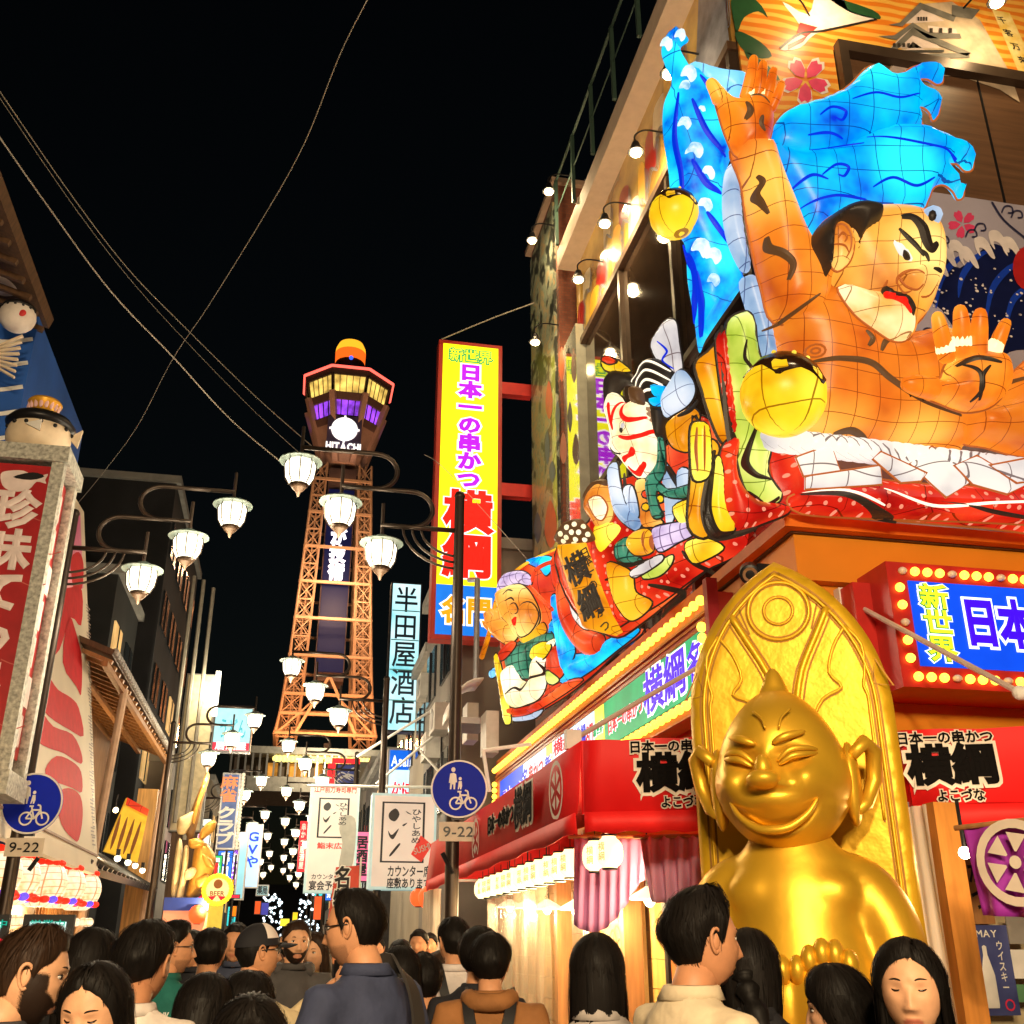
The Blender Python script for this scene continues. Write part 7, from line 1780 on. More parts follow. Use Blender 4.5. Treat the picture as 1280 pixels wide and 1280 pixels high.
m = MB(); m.prism([c + V((0.42,0,0.05)), c + V((0.6,0,0.2)), c + V((0.56,0,-0.1))], (0,0.06,0)); m.build('tail_fin', pfm, pu)
cr2 = mat('crown_gold', (0.7,0.36,0.03), 0.4,0.3)
cc = c + V((0.0,0,0.38)); m = MB(); m.lathe(cc, [(0.16,0),(0.19,0.02),(0.25,0.2),(0.22,0.24),(0.14,0.2),(0.0,0.18)], 20); m.build('crown', cr2, pu, True, split=40)
for k in range(9):
  an = math.pi + math.pi * (k + 0.5) / 9; m = MB(); m.ball(cc + V((math.cos(an) * 0.215, math.sin(an) * 0.215,0.12)),(0.032,0.02,0.08), 8,6); m.build('crown_petal', mat('petal_pink', (0.8,0.5,0.5), 0.5), pu)
# ---- blue house with puffer lanterns under its eave at the left edge
xe = atY(40,440,15.0).x
bh = empty('blue_wave_house', (xe - 2,15,0), 'house with a blue painted wave wall under a dark eave at the left edge', 'building')
zb3, zt3 = 1.0, atY(40,395,15.0).z
m = MB(); m.bbox(xe - 5, xe, 15.0,19,0, zt3); m.build('wall', mat('wave_wall_blue', (0.02,0.1,0.42), 0.5, var=0.2, scale=1.2), bh)
Pq = plane3((xe, 14.98, zt3), u, n)
for k in range(6):
  m = MB(); stroke(m, Pq, [(-1.4,-0.5 - 0.42 * k),(-0.9,-0.4 - 0.42 * k),(-0.45,-0.52 - 0.42 * k),(-0.02,-0.42 - 0.42 * k)], 0.07,0.004, raw=True); m.build('painted_wave', WHITE, bh)
xv = atY(56,398,15.0); m = MB()
m.add([(xv.x, 15.3, xv.z),(xv.x, 9, xv.z),(xv.x - 4,9, xv.z + 1.2),(xv.x - 4,15.3, xv.z + 1.2)], [(0,1,2,3)]); o_ = m.build('eave', DARKWOOD, bh); sl = o_.modifiers.new('t', 'SOLIDIFY'); sl.thickness = 0.18
for k in range(14):
  y_ = 9.3 + k * 0.44; m = MB(); m.bar((xv.x + 0.0, y_, xv.z - 0.2),(xv.x - 2, y_, xv.z + 0.4), 0.08); m.build('rafter', DARKWOOD, bh)
pw2 = mat('puffer_white', (0.75,0.68,0.62), 0.5); pr2 = mat('puffer_cheek', (0.7,0.04,0.04), 0.5)
for px, py, r, lb in ((6,346,0.3, 'upper white puffer fish lantern under the dark eave'),(22,396,0.26, 'lower white puffer fish lantern under the dark eave'),(-4,312,0.3, 'white puffer fish lantern cut by the left edge')):
  c = atY(px, py, 14.4); e = empty('puffer_lantern', c, lb, 'lantern', 'puffer fish lanterns')
  m = MB(); m.ball(c, (r, r, r * 0.95), 20,12); m.build('belly', pw2, e, True)
  m = MB(); m.lathe(c + V((0,0, r * 0.4)), [(r * 0.94,0),(r * 0.9, r * 0.2),(r * 0.5, r * 0.52),(0, r * 0.62)], 20); m.build('back', BLACK, e, True)
  m = MB(); m.ball(c + V((r * 0.45,-r * 0.82,-r * 0.2)),(r * 0.22, r * 0.1, r * 0.22), 12,8); m.build('cheek', pr2, e, True)
  for k in range(6):
    an = -0.2 - k * 0.45; m = MB(); m.ball(c + V((math.cos(an) * r * 0.93, math.sin(an) * r * 0.93, r * 0.32)), r * 0.08,8,6); m.build('spot', BLACK, e)
m = MB(); q = atY(4,440,14.3); e = empty('fish_fan', q, 'cream ribbed fan shaped fin below the puffer lanterns', 'ornament')
for k in range(8): m = MB(); m.bar(q + V((-0.35,0,-0.1)), q + V((0.22,0,0.3 - 0.1 * k)), 0.05,0.03); m.build('rib', pfm, e)
# ---- leaning red and white hoarding
xbm = -3.17; A_ = atX(0,1040, xbm); B_ = atX(122,1098, xbm); Yn, Yf_ = A_.y - 1.5, B_.y; zl = (A_.z + B_.z) / 2
Tt = atY(105,640, Yf_)
hoN = V((0,-1,0));
hu = V((0,1,0)); hv = (V((Tt.x, Yf_, Tt.z)) - V((xbm, Yf_, zl))).normalized(); hn = hu.cross(hv)
if hn.x < 0: hn = -hn
Ph = plane3((xbm, Yn, zl), hu, hn); Ph.v = hv
hl = (V((Tt.x, Yf_, Tt.z)) - V((xbm, Yf_, zl))).length; hw = Yf_ - Yn
ho = empty('hoarding', (xbm, (Yn + Yf_) / 2, zl), 'big leaning white hoarding with red cloud shapes and columns of small writing', 'hoarding')
hm = mat('hoarding_cream', (0.72,0.62,0.46), 0.65, var=0.08, scale=1)
m = MB(); m.prism([Ph.pt(0,0), Ph.pt(hw, 0), Ph.pt(hw, hl), Ph.pt(0.55 * hw, hl * 0.94), Ph.pt(0.2 * hw, hl * 0.3), Ph.pt(0,0.2 * hl)], Ph.n * -0.08); m.build('panel', hm, ho)
hr = mat('hoarding_red', (0.62,0.012,0.02), 0.7, var=0.1, spec=0.15)
def hp(x, y): return Ph.ab(x, y)
for pts in ([(56,870),(66,812),(72,745),(84,735),(102,738),(101,782),(88,772),(74,812),(58,830)], [(78,828),(86,770),(97,800),(102,826),(101,868),(95,858)], [(44,870),(48,838),(60,845),(72,862),(88,872),(98,885),(104,920),(86,912),(60,895)], [(42,900),(50,888),(66,908),(90,918),(101,940),(101,955),(80,942),(60,935),(46,925)], [(56,962),(70,945),(90,952),(101,965),(102,990),(90,985),(64,975)], [(70,995),(85,985),(100,995),(103,1020),(98,1050),(90,1048),(76,1030)], [(88,700),(98,690),(104,705),(102,735),(92,738)]):
  m = MB(); flat(m, Ph, [hp(x, y) for x, y in pts], 0.006,3, raw=True); m.build('red_cloud', hr, ho)
m = MB(); flat(m, Ph, [hp(x, y) for x, y in ((76,650),(100,640),(104,735),(68,760))], 0.004, raw=True); m.build('pink_patch', mat('hoarding_pink', (0.7,0.12,0.32), 0.4), ho)
for k in range(26):
  y_ = 760 + k * 11.5; m = MB(); x_ = 110 + (k * 0.25)
  a, b = hp(x_, y_); m = MB()
  for j in range(3): stroke(m, Ph, [(a - 0.25 + 0.1 * (k % 3), b - 0.06 * j),(a + 0.2 - 0.1 * (j % 2), b - 0.06 * j + 0.02)], 0.025,0.005, raw=True)
  stroke(m, Ph, [(a, b + 0.06),(a - 0.05, b - 0.18)], 0.025,0.0055, raw=True); m.build('small_writing', mat('writing_grey', (0.25,0.2,0.16), 0.5), ho)
m = MB(); m.bar(Ph.pt(0,0.32,0.01), Ph.pt(hw, 0.32,0.01), 0.03); m.build('seam', mat('seam_brown', (0.3,0.2,0.15), 0.5), ho)
# ---- painted festival lanterns under the hoarding
FL = lantern('festival_lantern', (250,190,95),(255,246,215), 0.9,(220,120,60), 0.09,0.06, nscale=4)
FLR = glow('festival_red', (240,40,20), 1.0); FLB = glow('festival_violet', (90,70,235), 0.9)
nme = ['nearest the left edge', 'second from the left edge', 'third from the left edge', 'fourth from the left edge', 'farthest from the left edge']
for i, (px, py) in enumerate(((-14,1092),(12,1098),(50,1104),(76,1108),(98,1113))):
  c = atX(px, py, xbm + 0.0); c.x = xbm - 0.25; r = 0.37
  c = atX(px, py, xbm - 0.25)
  e = empty('festival_lantern', c, 'bright white festival lantern with red strokes under the hoarding, ' + nme[i], 'lantern', 'festival lanterns under the hoarding')
  m = MB(); m.lathe(c, [(r * math.sin(math.pi * (0.15 + 0.7 * k / 14)), -r * 0.95 * math.cos(math.pi * (0.15 + 0.7 * k / 14))) for k in range(15)], 18); m.build('paper_shade', FL, e, True)
  for k in range(9):
    an = -1.9 + k * 0.42;
    for zz, mt_, sz in ((-0.22, FLR if k % 3 else FLB, 0.075),(0.27, FLR, 0.07)):
      rr_ = math.sqrt(max(0.01,1 - (zz / (0.95 * r)) ** 2)) * r
      m = MB(); m.ball(c + V((math.cos(an) * rr_, math.sin(an) * rr_, zz)),(sz, sz, sz * 0.7), 8,6); m.build('painted_spot', mt_, e)
  for k in range(8):
    an = 2 * math.pi * k / 8; m = MB(); m.ball(c + V((math.cos(an) * 0.25, math.sin(an) * 0.25,-0.5)), 0.07,8,6); m.build('fringe_bulb', FL, e)
  ld = bpy.data.lights.new('festival_light', 'POINT'); ld.energy = 14; ld.color = (1,0.75,0.45); ld.shadow_soft_size = 0.3; lo = bpy.data.objects.new('festival_light', ld); COL.objects.link(lo); lo.parent = e; lo.location = (0.5,-0.3,-0.6)
# ---- shop wall and video screen below
m = MB(); m.bbox(-9,-4.2,13,20.5,0, zl + 0.2); o_ = tag(m.build('left_shop_wall', mat('shop_wall_brown', (0.2,0.12,0.06), 0.6, var=0.2), None, loc=(-6,13,0)), 'brown shop wall behind the video screen under the hoarding', 'shop front')
for px0, px1, lb in ((24,88, 'video screen with pale blue picture and a red ring, in a black frame'),(-40,6, 'video screen cut by the left edge')):
  e, x0, x1, z0, z1 = box_sign('video_screen', lb, px0, px1,1143,1218,10.4,0.08, glow('screen_%d' % px1,(205,240,240), 0.9,0.12), BLACK, 'screen', 0.06)
  Pq = plane3(((x0 + x1) / 2,10.38,(z0 + z1) / 2), u, n); m = MB(); stroke(m, Pq, circle(0.08,-0.06,0.09,18), 0.04,0.004, True, 1, raw=True); m.build('red_ring', redp, e)
  text('営業中', Pq.pt(0,0.16), u, v, n, 0.3,0.07,0.015, lift=0.004, thick=0.002).build('lettering', teal, e)
  m = MB(); m.bbox((x0 + x1) / 2 - 0.04,(x0 + x1) / 2 + 0.04,10.42,10.48,0, z0); m.build('stand', BLACK, e)
# ---- timber eave with poles
q1, q2 = atX(154,848,-3.3), atX(214,944,-3.3)
ev = empty('timber_eave', (-4,(q1.y + q2.y) / 2, q1.z), 'warm timber eave with slatted underside on slanting poles', 'eave')
zz = (q1.z + q2.z) / 2; ya, yb_2 = q1.y - 1.5, q2.y
m = MB(); m.add([(-3.3, ya, zz),(-3.3, yb_2, zz),(-6.0, yb_2, zz + 1.0),(-6.0, ya, zz + 1.0)], [(0,1,2,3)]); o_ = m.build('roof_sheet', DARKWOOD, ev); sl = o_.modifiers.new('t', 'SOLIDIFY'); sl.thickness = 0.1; sl.offset = 1
ns = 22
for k in range(ns):
  y_ = ya + (yb_2 - ya) * (k + 0.5) / ns; m = MB(); m.bar((-3.32, y_, zz - 0.08),(-5.9, y_, zz + 0.86), 0.11,0.07); m.build('rafter', WOOD, ev)
for k in range(4):
  x_ = -3.4 - 0.75 * k; m = MB(); m.bar((x_, ya, zz - 0.16 + 0.37 * 0.75 * k),(x_, yb_2, zz - 0.16 + 0.37 * 0.75 * k), 0.1); m.build('purlin', WOOD, ev)
nt_ = 44
m0 = MB(); m0.ball((0,0,0),(0.07,0.12,0.07), 8,6); to = m0.build('eave_tile', mat('tile_grey', (0.3,0.28,0.26), 0.5), loc=(0,0,0)); copies(to, [(-3.27, ya + (yb_2 - ya) * (k + 0.5) / nt_, zz + 0.08) for k in range(nt_)], ev)
for a, b in (((156,862),(118,1000)),((211,942),(176,1062))):
  m = MB(); p0_ = atX(*a, -3.35); p1_ = atX(*b, -3.6); p1_.y = p0_.y; m.tube([p0_, V((p0_.x - 0.25, p0_.y, 0))], 0.075,8); m.build('pole', mat('pole_pale', (0.55,0.36,0.24), 0.5), ev)
wh = empty('timber_house', (-6,24,0), 'timber fronted restaurant with lattice windows behind the slanting poles', 'building')
m = MB(); m.bbox(-9,-4.9,20.5, yb_2 + 0.5,0, zz + 0.8); m.build('wall', mat('timber_wall', (0.22,0.11,0.045), 0.6, var=0.3, scale=3, stretch=(6,6,0.6)), wh)
m = MB(); m.bbox(-4.9,-4.8,20.8, yb_2 - 1.5,0.2,3.0); m.build('lit_window', glow('lattice_glow', (235,175,70), 0.55,0.3), wh)
for k in range(26): m = MB(); y_ = 20.8 + (yb_2 - 22.3) * k / 25; m.bbox(-4.8,-4.74, y_ - 0.03, y_ + 0.03,0.2,3.0); m.build('lattice_bar', WOOD, wh)
m = MB(); m.bbox(-4.0,-3.5, yb_2 - 0.2, yb_2 + 0.3,0,5.5); m.build('corner_boards', mat('golden_wood', (0.5,0.27,0.08), 0.5, var=0.3, scale=3, stretch=(6,6,0.5)), wh)
ld = bpy.data.lights.new('eave_fill_light', 'POINT'); ld.energy = 160; ld.color = (1,0.68,0.36); ld.shadow_soft_size = 0.2; lo = bpy.data.objects.new('eave_fill_light', ld); COL.objects.link(lo); lo.location = (-3.7,(ya + yb_2) / 2, zz - 2.2); added_bulb(lo.location, 'added fill bulb hanging under the timber eave')  # fill light and its bulb added to warm the timber eave
for lx_, ly_, lz_, en_ in ((-4.0,19.5,2.1,90),(-3.9,24.0,2.4,120)):  # fill lights and bulbs added to brighten the dark shop walls
  ld = bpy.data.lights.new('shop_fill_light', 'POINT'); ld.energy = en_; ld.color = (1,0.68,0.33); ld.shadow_soft_size = 0.15; lo = bpy.data.objects.new('shop_fill_light', ld); COL.objects.link(lo); lo.location = (lx_, ly_, lz_); added_bulb((lx_, ly_, lz_), 'added fill bulb hanging %s' % ('between the hoarding and the black eave' if ly_ < 22 else 'behind the yellow hanging panel'))
# lower black tiled eave and yellow hanging panels
be = empty('black_tiled_eave', (-3.5,20,0), 'low black tiled eave projecting below the yellow hanging panels', 'eave')
p0_, p1_ = atX(118,1088,-3.25), atX(194,1116,-3.25)
m = MB(); m.add([(-3.25, p0_.y - 1, p0_.z - 0.1),(-3.25, p1_.y, p1_.z),(-4.9, p1_.y, p1_.z + 0.9),(-4.9, p0_.y - 1, p0_.z + 0.8)], [(0,1,2,3)]); o_ = m.build('roof_sheet', BLACK, be); sl = o_.modifiers.new('t', 'SOLIDIFY'); sl.thickness = 0.12
for k in range(18):
  y_ = p0_.y - 1 + (p1_.y - p0_.y + 1) * (k + 0.5) / 18; zq = p0_.z + (p1_.z - p0_.z) * (k + 0.5) / 18; m = MB(); m.tube([(-3.2, y_, zq + 0.05),(-4.85, y_, zq + 0.95)], 0.07,8); m.build('roof_tile', mat('tile_black', (0.03,0.028,0.026), 0.35), be)
Pyl = Plane(atX(158,1040,-3.15), -0.35)
yp = empty('yellow_hanging_panel', Pyl.px(150,1075), 'bright yellow hanging panel with dark vertical strokes below the timber eave', 'panel')
pts = [Pyl.ab(x, y) for x, y in ((159,997),(186,1012),(172,1078),(130,1064))]
m = MB(); m.prism([Pyl.pt(a, b, 0.0) for a, b in pts], Pyl.n * -0.12); m.build('panel', mat('panel_bright_yellow', (0.8,0.5,0.03), 0.5, emis=(0.9,0.5,0.03), estr=0.35, evar=0.4), yp)
m = MB(); m.prism([Pyl.px(x, y, 0.01) for x, y in ((159,997),(186,1012),(184,1020),(157,1006))], Pyl.n * 0.02); m.build('red_edge', REDP, yp)
for k in range(4):
  m = MB(); stroke(m, Pyl, [(153 + k * 8.5 - 2,1018 + k * 3),(148 + k * 8.2 - 4,1042 + k * 3),(140 + k * 8 - 2,1062 + k * 3)], 0.07,0.004 + 0.0005 * k, taper=True); m.build('brush_mark', mat('brown_ink', (0.25,0.08,0.01), 0.5), yp)
for px, py in ((147,1073),(160,1078),(169,1082),(178,1088)):
  c = atX(px, py, -3.0); e = empty('spot_bulb', c, 'small bare bulb above the black tiled eave, ' + {147: 'nearest the hoarding', 160: 'second from the hoarding', 169: 'third from the hoarding', 178: 'at the eave tip'}[px], 'lamp', 'bare bulbs above the black eave'); m = MB(); m.ball(c, 0.06,8,6); m.build('bulb', glow('bare_bulb', (255,240,200), 4.0), e); m = MB(); m.box(c + V((0,0,0.1)),(0.07,0.07,0.12)); m.build('socket', BLACK, e)
# ---- dark tall building behind, roof masts
e = house('dark_block', 'dark tall block rising behind the hoarding and lamp', -13, atY(205,720,34).x, 34,44, atY(160,600,34).z, mat('block_dark', (0.016,0.016,0.018), 0.9, var=0.4, scale=0.6),(5,4), 0.06, seed=9, side=1)
e = house('dark_block', 'dark stepped block behind the timber eave', -14, atY(150,760,30).x, 29,33.5, atY(120,730,30).z, mat('block_dark2', (0.022,0.022,0.022), 0.9, var=0.4, scale=0.6),(3,2), 0.1, seed=9, side=1)
for i, (x0_, y0_, x1_, y1_) in enumerate(((243,720,228,890),(255,725,242,860),(267,735,256,880))):
  p0_, p1_ = atY(x0_, y0_, 33), atY(x1_, y1_, 33); m = MB(); m.tube([V((p0_.x, 33, p1_.z - 4)), V((p0_.x, 33, p0_.z))], 0.06,6); tag(m.build('mast', mat('mast_grey', (0.3,0.27,0.22), 0.6), None, loc=(p0_.x, 33,0)), 'thin tall mast, ' + ['leftmost', 'middle', 'rightmost'][i] + ' of three above the lit panel', 'mast')
# ---- lit tall panel
e, x0, x1, z0, z1 = box_sign('lit_wall_panel', 'tall cream lit wall panel with a bright light strip on its right edge', 222,262,842,1040,33.5,0.5, mat('lit_panel', (0.6,0.5,0.32), 0.6, var=0.2), CONC, 'panel')
m = MB(); m.bbox(x1 - 0.05, x1 + 0.1,33.2,33.4, z0 + (z1 - z0) * 0.72, z1 + 0.05); m.build('light_strip', glow('strip_white', (255,248,225), 2.2), e)
m = MB(); m.bbox(x0 + 0.1, x1 - 0.1,33.6,34,0, z0); m.build('support', DARKWOOD, e)
ld = bpy.data.lights.new('strip_light', 'POINT'); ld.energy = 120; ld.color = (1,0.88,0.6); lo = bpy.data.objects.new('strip_light', ld); COL.objects.link(lo); lo.location = (x1,32.6, z1 - 0.6)
# ---- golden sculpture on the blue canopied stall
YG = 27.5; PG = Plane(atY(248,1120, YG), 0.0)
gs = Fig('golden_sculpture', 'golden and ivory carved sculpture with a long raised blade above the blue canopy', PG, PG.px(248,1130), 'sculpture')
LM['gold'] = mat('sculpture_gold', (0.66,0.34,0.06), 0.4,0.35, var=0.35, scale=4); LM['ivory'] = mat('sculpture_ivory', (0.66,0.52,0.28), 0.5, var=0.25, scale=4); LM['gdark'] = mat('sculpture_brown', (0.2,0.1,0.03), 0.5)
gs.puff('raised_blade', 'gdark', [(232,1040),(240,1010),(250,985),(258,965),(262,972),(254,1000),(248,1025),(240,1050)], 0.1,0.1)
gs.puff('blade_edge', 'gold', [(240,1020),(250,990),(260,968),(258,980),(248,1010),(243,1030)], 0.06,0.22)
gs.puff('shoulder', 'ivory', [(222,1025),(232,1018),(244,1014),(240,1030),(232,1042),(222,1042)], 0.16,0.15)
gs.puff('leg', 'ivory', [(222,1050),(228,1054),(226,1085),(220,1120),(214,1118),(216,1090)], 0.14,0.2)
gs.puff('leg', 'ivory', [(230,1060),(236,1060),(234,1090),(228,1124),(220,1124),(226,1095)], 0.14,0.3, id='leg2')
gs.puff('wing', 'gold', [(250,1040),(260,1028),(270,1026),(268,1038),(258,1046),(250,1052)], 0.16,0.2)
gs.puff('wing', 'gold', [(236,1050),(248,1048),(256,1054),(250,1060),(238,1060)], 0.14,0.3, id='wing2')
gs.puff('torso', 'gold', [(244,1058),(258,1054),(270,1072),(266,1090),(260,1110),(244,1124),(232,1122),(238,1095)], 0.3,0.1)
gs.puff('arm', 'ivory', [(230,1090),(240,1084),(246,1088),(240,1098),(230,1100)], 0.14,0.35)
gs.puff('fold', 'gold', [(252,1066),(264,1074),(268,1086),(256,1082)], 0.12,0.35); gs.puff('fold', 'gold', [(244,1100),(258,1092),(262,1102),(248,1114)], 0.12,0.35, id='f2')
sb = empty('canopy_stall', atY(235,1180, YG - 0.8), 'food stall with a deep blue canopy below the golden sculpture', 'stall'); ps_ = world_loc(sb)
xa_, xb2 = atY(205,1128, YG - 1).x, atY(262,1128, YG - 1).x; zc0, zc1 = atY(230,1138, YG - 1).z, atY(230,1122, YG - 1).z
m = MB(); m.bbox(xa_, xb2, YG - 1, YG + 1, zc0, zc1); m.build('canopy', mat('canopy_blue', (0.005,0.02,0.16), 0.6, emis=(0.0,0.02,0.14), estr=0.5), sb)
m = MB(); m.bbox(xa_, xb2, YG - 0.9, YG + 1, zc0 - 0.5, zc0 - 0.002); m.build('lit_fascia', glow('stall_glow', (235,150,110), 0.7,0.4,2), sb)
m = MB(); m.bbox(xa_, xb2, YG - 0.6, YG + 1,0,1.0); m.build('counter', WOOD, sb)
for s_ in (xa_ + 0.1, xb2 - 0.1): m = MB(); m.bbox(s_ - 0.05, s_ + 0.05, YG - 0.5, YG - 0.4,1.0, zc0 - 0.5); m.build('post', WOOD, sb)
red_lantern(247,1143,26.5,0.2, 'red lantern on the stall under the blue canopy')
for k, en in enumerate((120,)):
  ld = bpy.data.lights.new('stall_light', 'POINT'); ld.energy = en; ld.color = (1,0.72,0.36); lo = bpy.data.objects.new('stall_light', ld); COL.objects.link(lo); lo.location = PG.px(262,1130,1.3)
# ---- round bulb rimmed sign
c = atY(272,1112,26.0); rs = empty('round_bulb_sign', c, 'round cream shop sign rimmed with yellow bulbs', 'sign'); r = atY(289,1112,26).x - c.x
m = MB(); m.lathe(c, [(0,-0.1),(r, -0.1),(r, 0),(0,0.005)], 32,(u, v, n)); m.build('disc', mat('disc_cream', (0.75,0.62,0.35), 0.5, emis=(0.85,0.6,0.25), estr=0.6), rs)
m0 = MB(); m0.ball((0,0,0), 0.055,8,6); bo = m0.build('bulb', glow('rim_bulb', (255,205,40), 1.6), loc=(0,0,0)); copies(bo, [c + V((math.cos(2 * math.pi * k / 26) * r, -0.02, math.sin(2 * math.pi * k / 26) * r)) for k in range(26)], rs)
text('BEER', c + V((0,0,-0.08)), u, v, n, r * 1.1,0.14,0.02, lift=0.01, thick=0.004).build('lettering', mat('brown_ink'), rs)
m = MB(); m.lathe(c + V((0,0, r * 0.4)), [(0.06,0.004),(0.1,0.004),(0.1,0.012),(0.06,0.012)], 16,(u, v, n)); m.build('emblem', mat('brown_ink'), rs)
for s_ in (-1,1): m = MB(); m.prism([c + V((s_ * 0.02,-0.012,-r * 0.45)), c + V((s_ * r * 0.8,-0.012,-r * 0.5)), c + V((s_ * r * 0.35,-0.012,-r * 0.85))], (0,-0.006,0)); m.build('red_ribbon', redp, rs)
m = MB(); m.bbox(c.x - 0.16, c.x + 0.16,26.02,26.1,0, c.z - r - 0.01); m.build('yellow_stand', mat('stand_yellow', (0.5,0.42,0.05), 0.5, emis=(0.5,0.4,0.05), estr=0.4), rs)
# ---- pale sign with red foot, mahjong sign, bright blue sign and small ones
e, x0, x1, z0, z1 = box_sign('pale_blue_sign', 'pale blue illuminated sign with a red strip at its foot', 266,315,884,940,40.0,0.4, glow('pale_blue_face', (175,228,232), 0.9,0.18), STEEL)
m = MB(); m.bbox(x0 + 0.05, x1 - 0.05,39.95,39.983, z0 + 0.05, z0 + (z1 - z0) * 0.2); m.build('red_foot', glow('foot_red', (215,60,75), 0.9), e)
text('居酒屋', ((x0 + x1) / 2,39.95, z0 + (z1 - z0) * 0.12), u, v, n, (x1 - x0) * 0.8,0.3,0.03, lift=0.008, thick=0.003).build('lettering', whp, e)
sign_text(e, 'うどん', (x0 + x1) / 2,40, z0 + (z1 - z0) * 0.5,(x1 - x0) * 0.7,0.8, glow('soft_teal', (90,190,200), 0.8), 0.02)
e, x0, x1, z0, z1 = box_sign('mahjong_sign', 'weathered blue vertical sign with orange characters and a bulb edge', 274,297,966,1062,33.0,0.5, mat('mahjong_blue', (0.06,0.09,0.2), 0.5, var=0.3, emis=(0.03,0.06,0.16), estr=0.7), STEEL)
zz_ = (z0 + z1) / 2; hq = (z1 - z0)
sign_text(e, '麻雀', (x0 + x1) / 2 - 0.05,33.0, z0 + hq * 0.78,0.5, hq * 0.36, mat('mahjong_orange', (0.5,0.16,0.05), 0.5, emis=(0.6,0.2,0.08), estr=0.6), 0.03, True)
sign_text(e, 'クラブ', (x0 + x1) / 2 - 0.05,33.0, z0 + hq * 0.3,0.55, hq * 0.5, WHITE, 0.05, True)
m0 = MB(); m0.ball((0,0,0), 0.06,6,5); bo = m0.build('bulb', mat('dim_bulb', (0.6,0.55,0.45), 0.4, emis=(0.6,0.5,0.35), estr=0.5), loc=(0,0,0)); copies(bo, [(x1 + 0.07,32.97, z0 + hq * (k + 0.5) / 22) for k in range(22)], e)
e, x0, x1, z0, z1 = box_sign('blue_white_sign', 'bright white and blue vertical sign with blue letters', 304,326,1030,1110,42.0,0.4, glow('bw_face', (170,215,255), 1.0,0.25,1.0), STEEL)
sign_text(e, 'GVや', (x0 + x1) / 2,42, z0 + (z1 - z0) * 0.6,0.55,(z1 - z0) * 0.6, glow('bw_blue', (25,60,200), 0.9), 0.03, True)
e, x0, x1, z0, z1 = box_sign('blue_white_sign', 'pale turquoise vertical sign behind the bulb rimmed sign', 296,308,1040,1125,38.0,0.4, glow('bw_face2', (150,215,230), 0.75,0.4,1.0), STEEL)
e, x0, x1, z0, z1 = box_sign('small_grey_sign', 'small pale grey square sign hanging far down the street', 320,336,1106,1120,55.0,0.3, glow('small_grey', (150,190,190), 0.7,0.3), STEEL)
sign_text(e, '薬局', (x0 + x1) / 2,55,(z0 + z1) / 2,(x1 - x0) * 0.8,0.4, INKS, 0.03)
for i, (a, b, c_, d_, Yq, col, lb) in enumerate(((318,326,1126,1143,52,(215,80,30), 'orange hanging shop flag far down the street'),(326,336,1128,1144,52,(60,60,150), 'violet hanging shop flag far down the street'),(290,296,1132,1146,44,(250,130,20), 'orange lit box lamp on the left far side'),(262,272,1140,1160,40,(210,200,50), 'yellow lit box sign behind the round sign'),(365,372,1140,1160,60,(250,215,40), 'yellow lit sign at the far end'),(392,402,1120,1150,48,(240,90,40), 'orange lit sign left of the red banner'),(350,362,1148,1158,62,(255,235,60), 'bright yellow figure sign at the far end'),(398,404,1030,1045,58,(230,40,40), 'small red lit sign high on the right far side'),(282,300,1118,1123,36,(235,40,70), 'narrow red lit strip behind the round sign'))):
  e, x0, x1, z0, z1 = box_sign('lit_sign', lb, a, b, c_, d_, Yq, 0.25, glow('lit_%d' % i, col, 1.0,0.35,2.0), BLACK, inset=0.02)
# more lit signs down both sides
names_ = [('pink', (250,120,160)),('white', (250,250,240)),('red', (240,40,40)),('green', (60,210,110)),('blue', (50,120,250)),('amber', (255,180,50)),('violet', (170,90,240)),('turquoise', (70,220,220))]
rq = random.Random(33)
for sd_, xw_ in (('left', -3.75),('right', 2.85)):
  for i, (cn, col) in enumerate(names_):
    Yq = 38 + i * 5.8 + rq.uniform(-1,1); zc = rq.uniform(2.6,5.6); w_ = rq.uniform(0.5,0.9); h_ = rq.uniform(1.0,2.2)
    x0 = xw_ if sd_ == 'left' else xw_ - w_
    e = empty('shop_sign', (x0 + w_ / 2, Yq, zc), 'small %s lit vertical shop sign far down the %s side' % (cn, sd_), 'sign')
    m = MB(); m.bbox(x0, x0 + w_, Yq, Yq + 0.25, zc, zc + h_); m.build('case', BLACK, e)
    m = MB(); m.bbox(x0 + 0.04, x0 + w_ - 0.04, Yq - 0.02, Yq - 0.001, zc + 0.04, zc + h_ - 0.04); m.build('face', glow('shop_sign_' + cn, col, 0.95,0.3,1.5), e)
    text(rq.choice(['串かつ', 'お好み', '寿司', '居酒屋', 'たこ焼', 'ラーメン']),(x0 + w_ / 2, Yq - 0.02, zc + h_ / 2), u, v, n, w_ * 0.6, h_ * 0.8,0.04, True, lift=0.01, thick=0.004).build('lettering', INKS if cn in ('white', 'amber', 'pink', 'turquoise') else whp, e)
# air conditioners and pipes on the dim walls
for i, (px_, py_, X_, lb) in enumerate(((560,900,3.02, 'air conditioner on the grey house beside the lamp post'),(540,860,3.15, 'air conditioner high on the dim house behind the cyan sign'),(548,935,3.02, 'air conditioner low on the grey house wall'))):
  q = atX(px_, py_, X_); e = empty('air_conditioner', q, lb, 'air conditioner'); m = MB(); m.box(q - V((0.17,0,0)),(0.32,0.8,0.55)); m.build('case', mat('ac_white', (0.5,0.48,0.44), 0.6), e)
  m = MB(); m.lathe(q - V((0.335,0,0)), [(0.05,0),(0.21,0),(0.21,0.01),(0.05,0.01)], 16,(V((0,1,0)), V((0,0,1)), V((-1,0,0)))); m.build('fan_grille', STEEL, e)
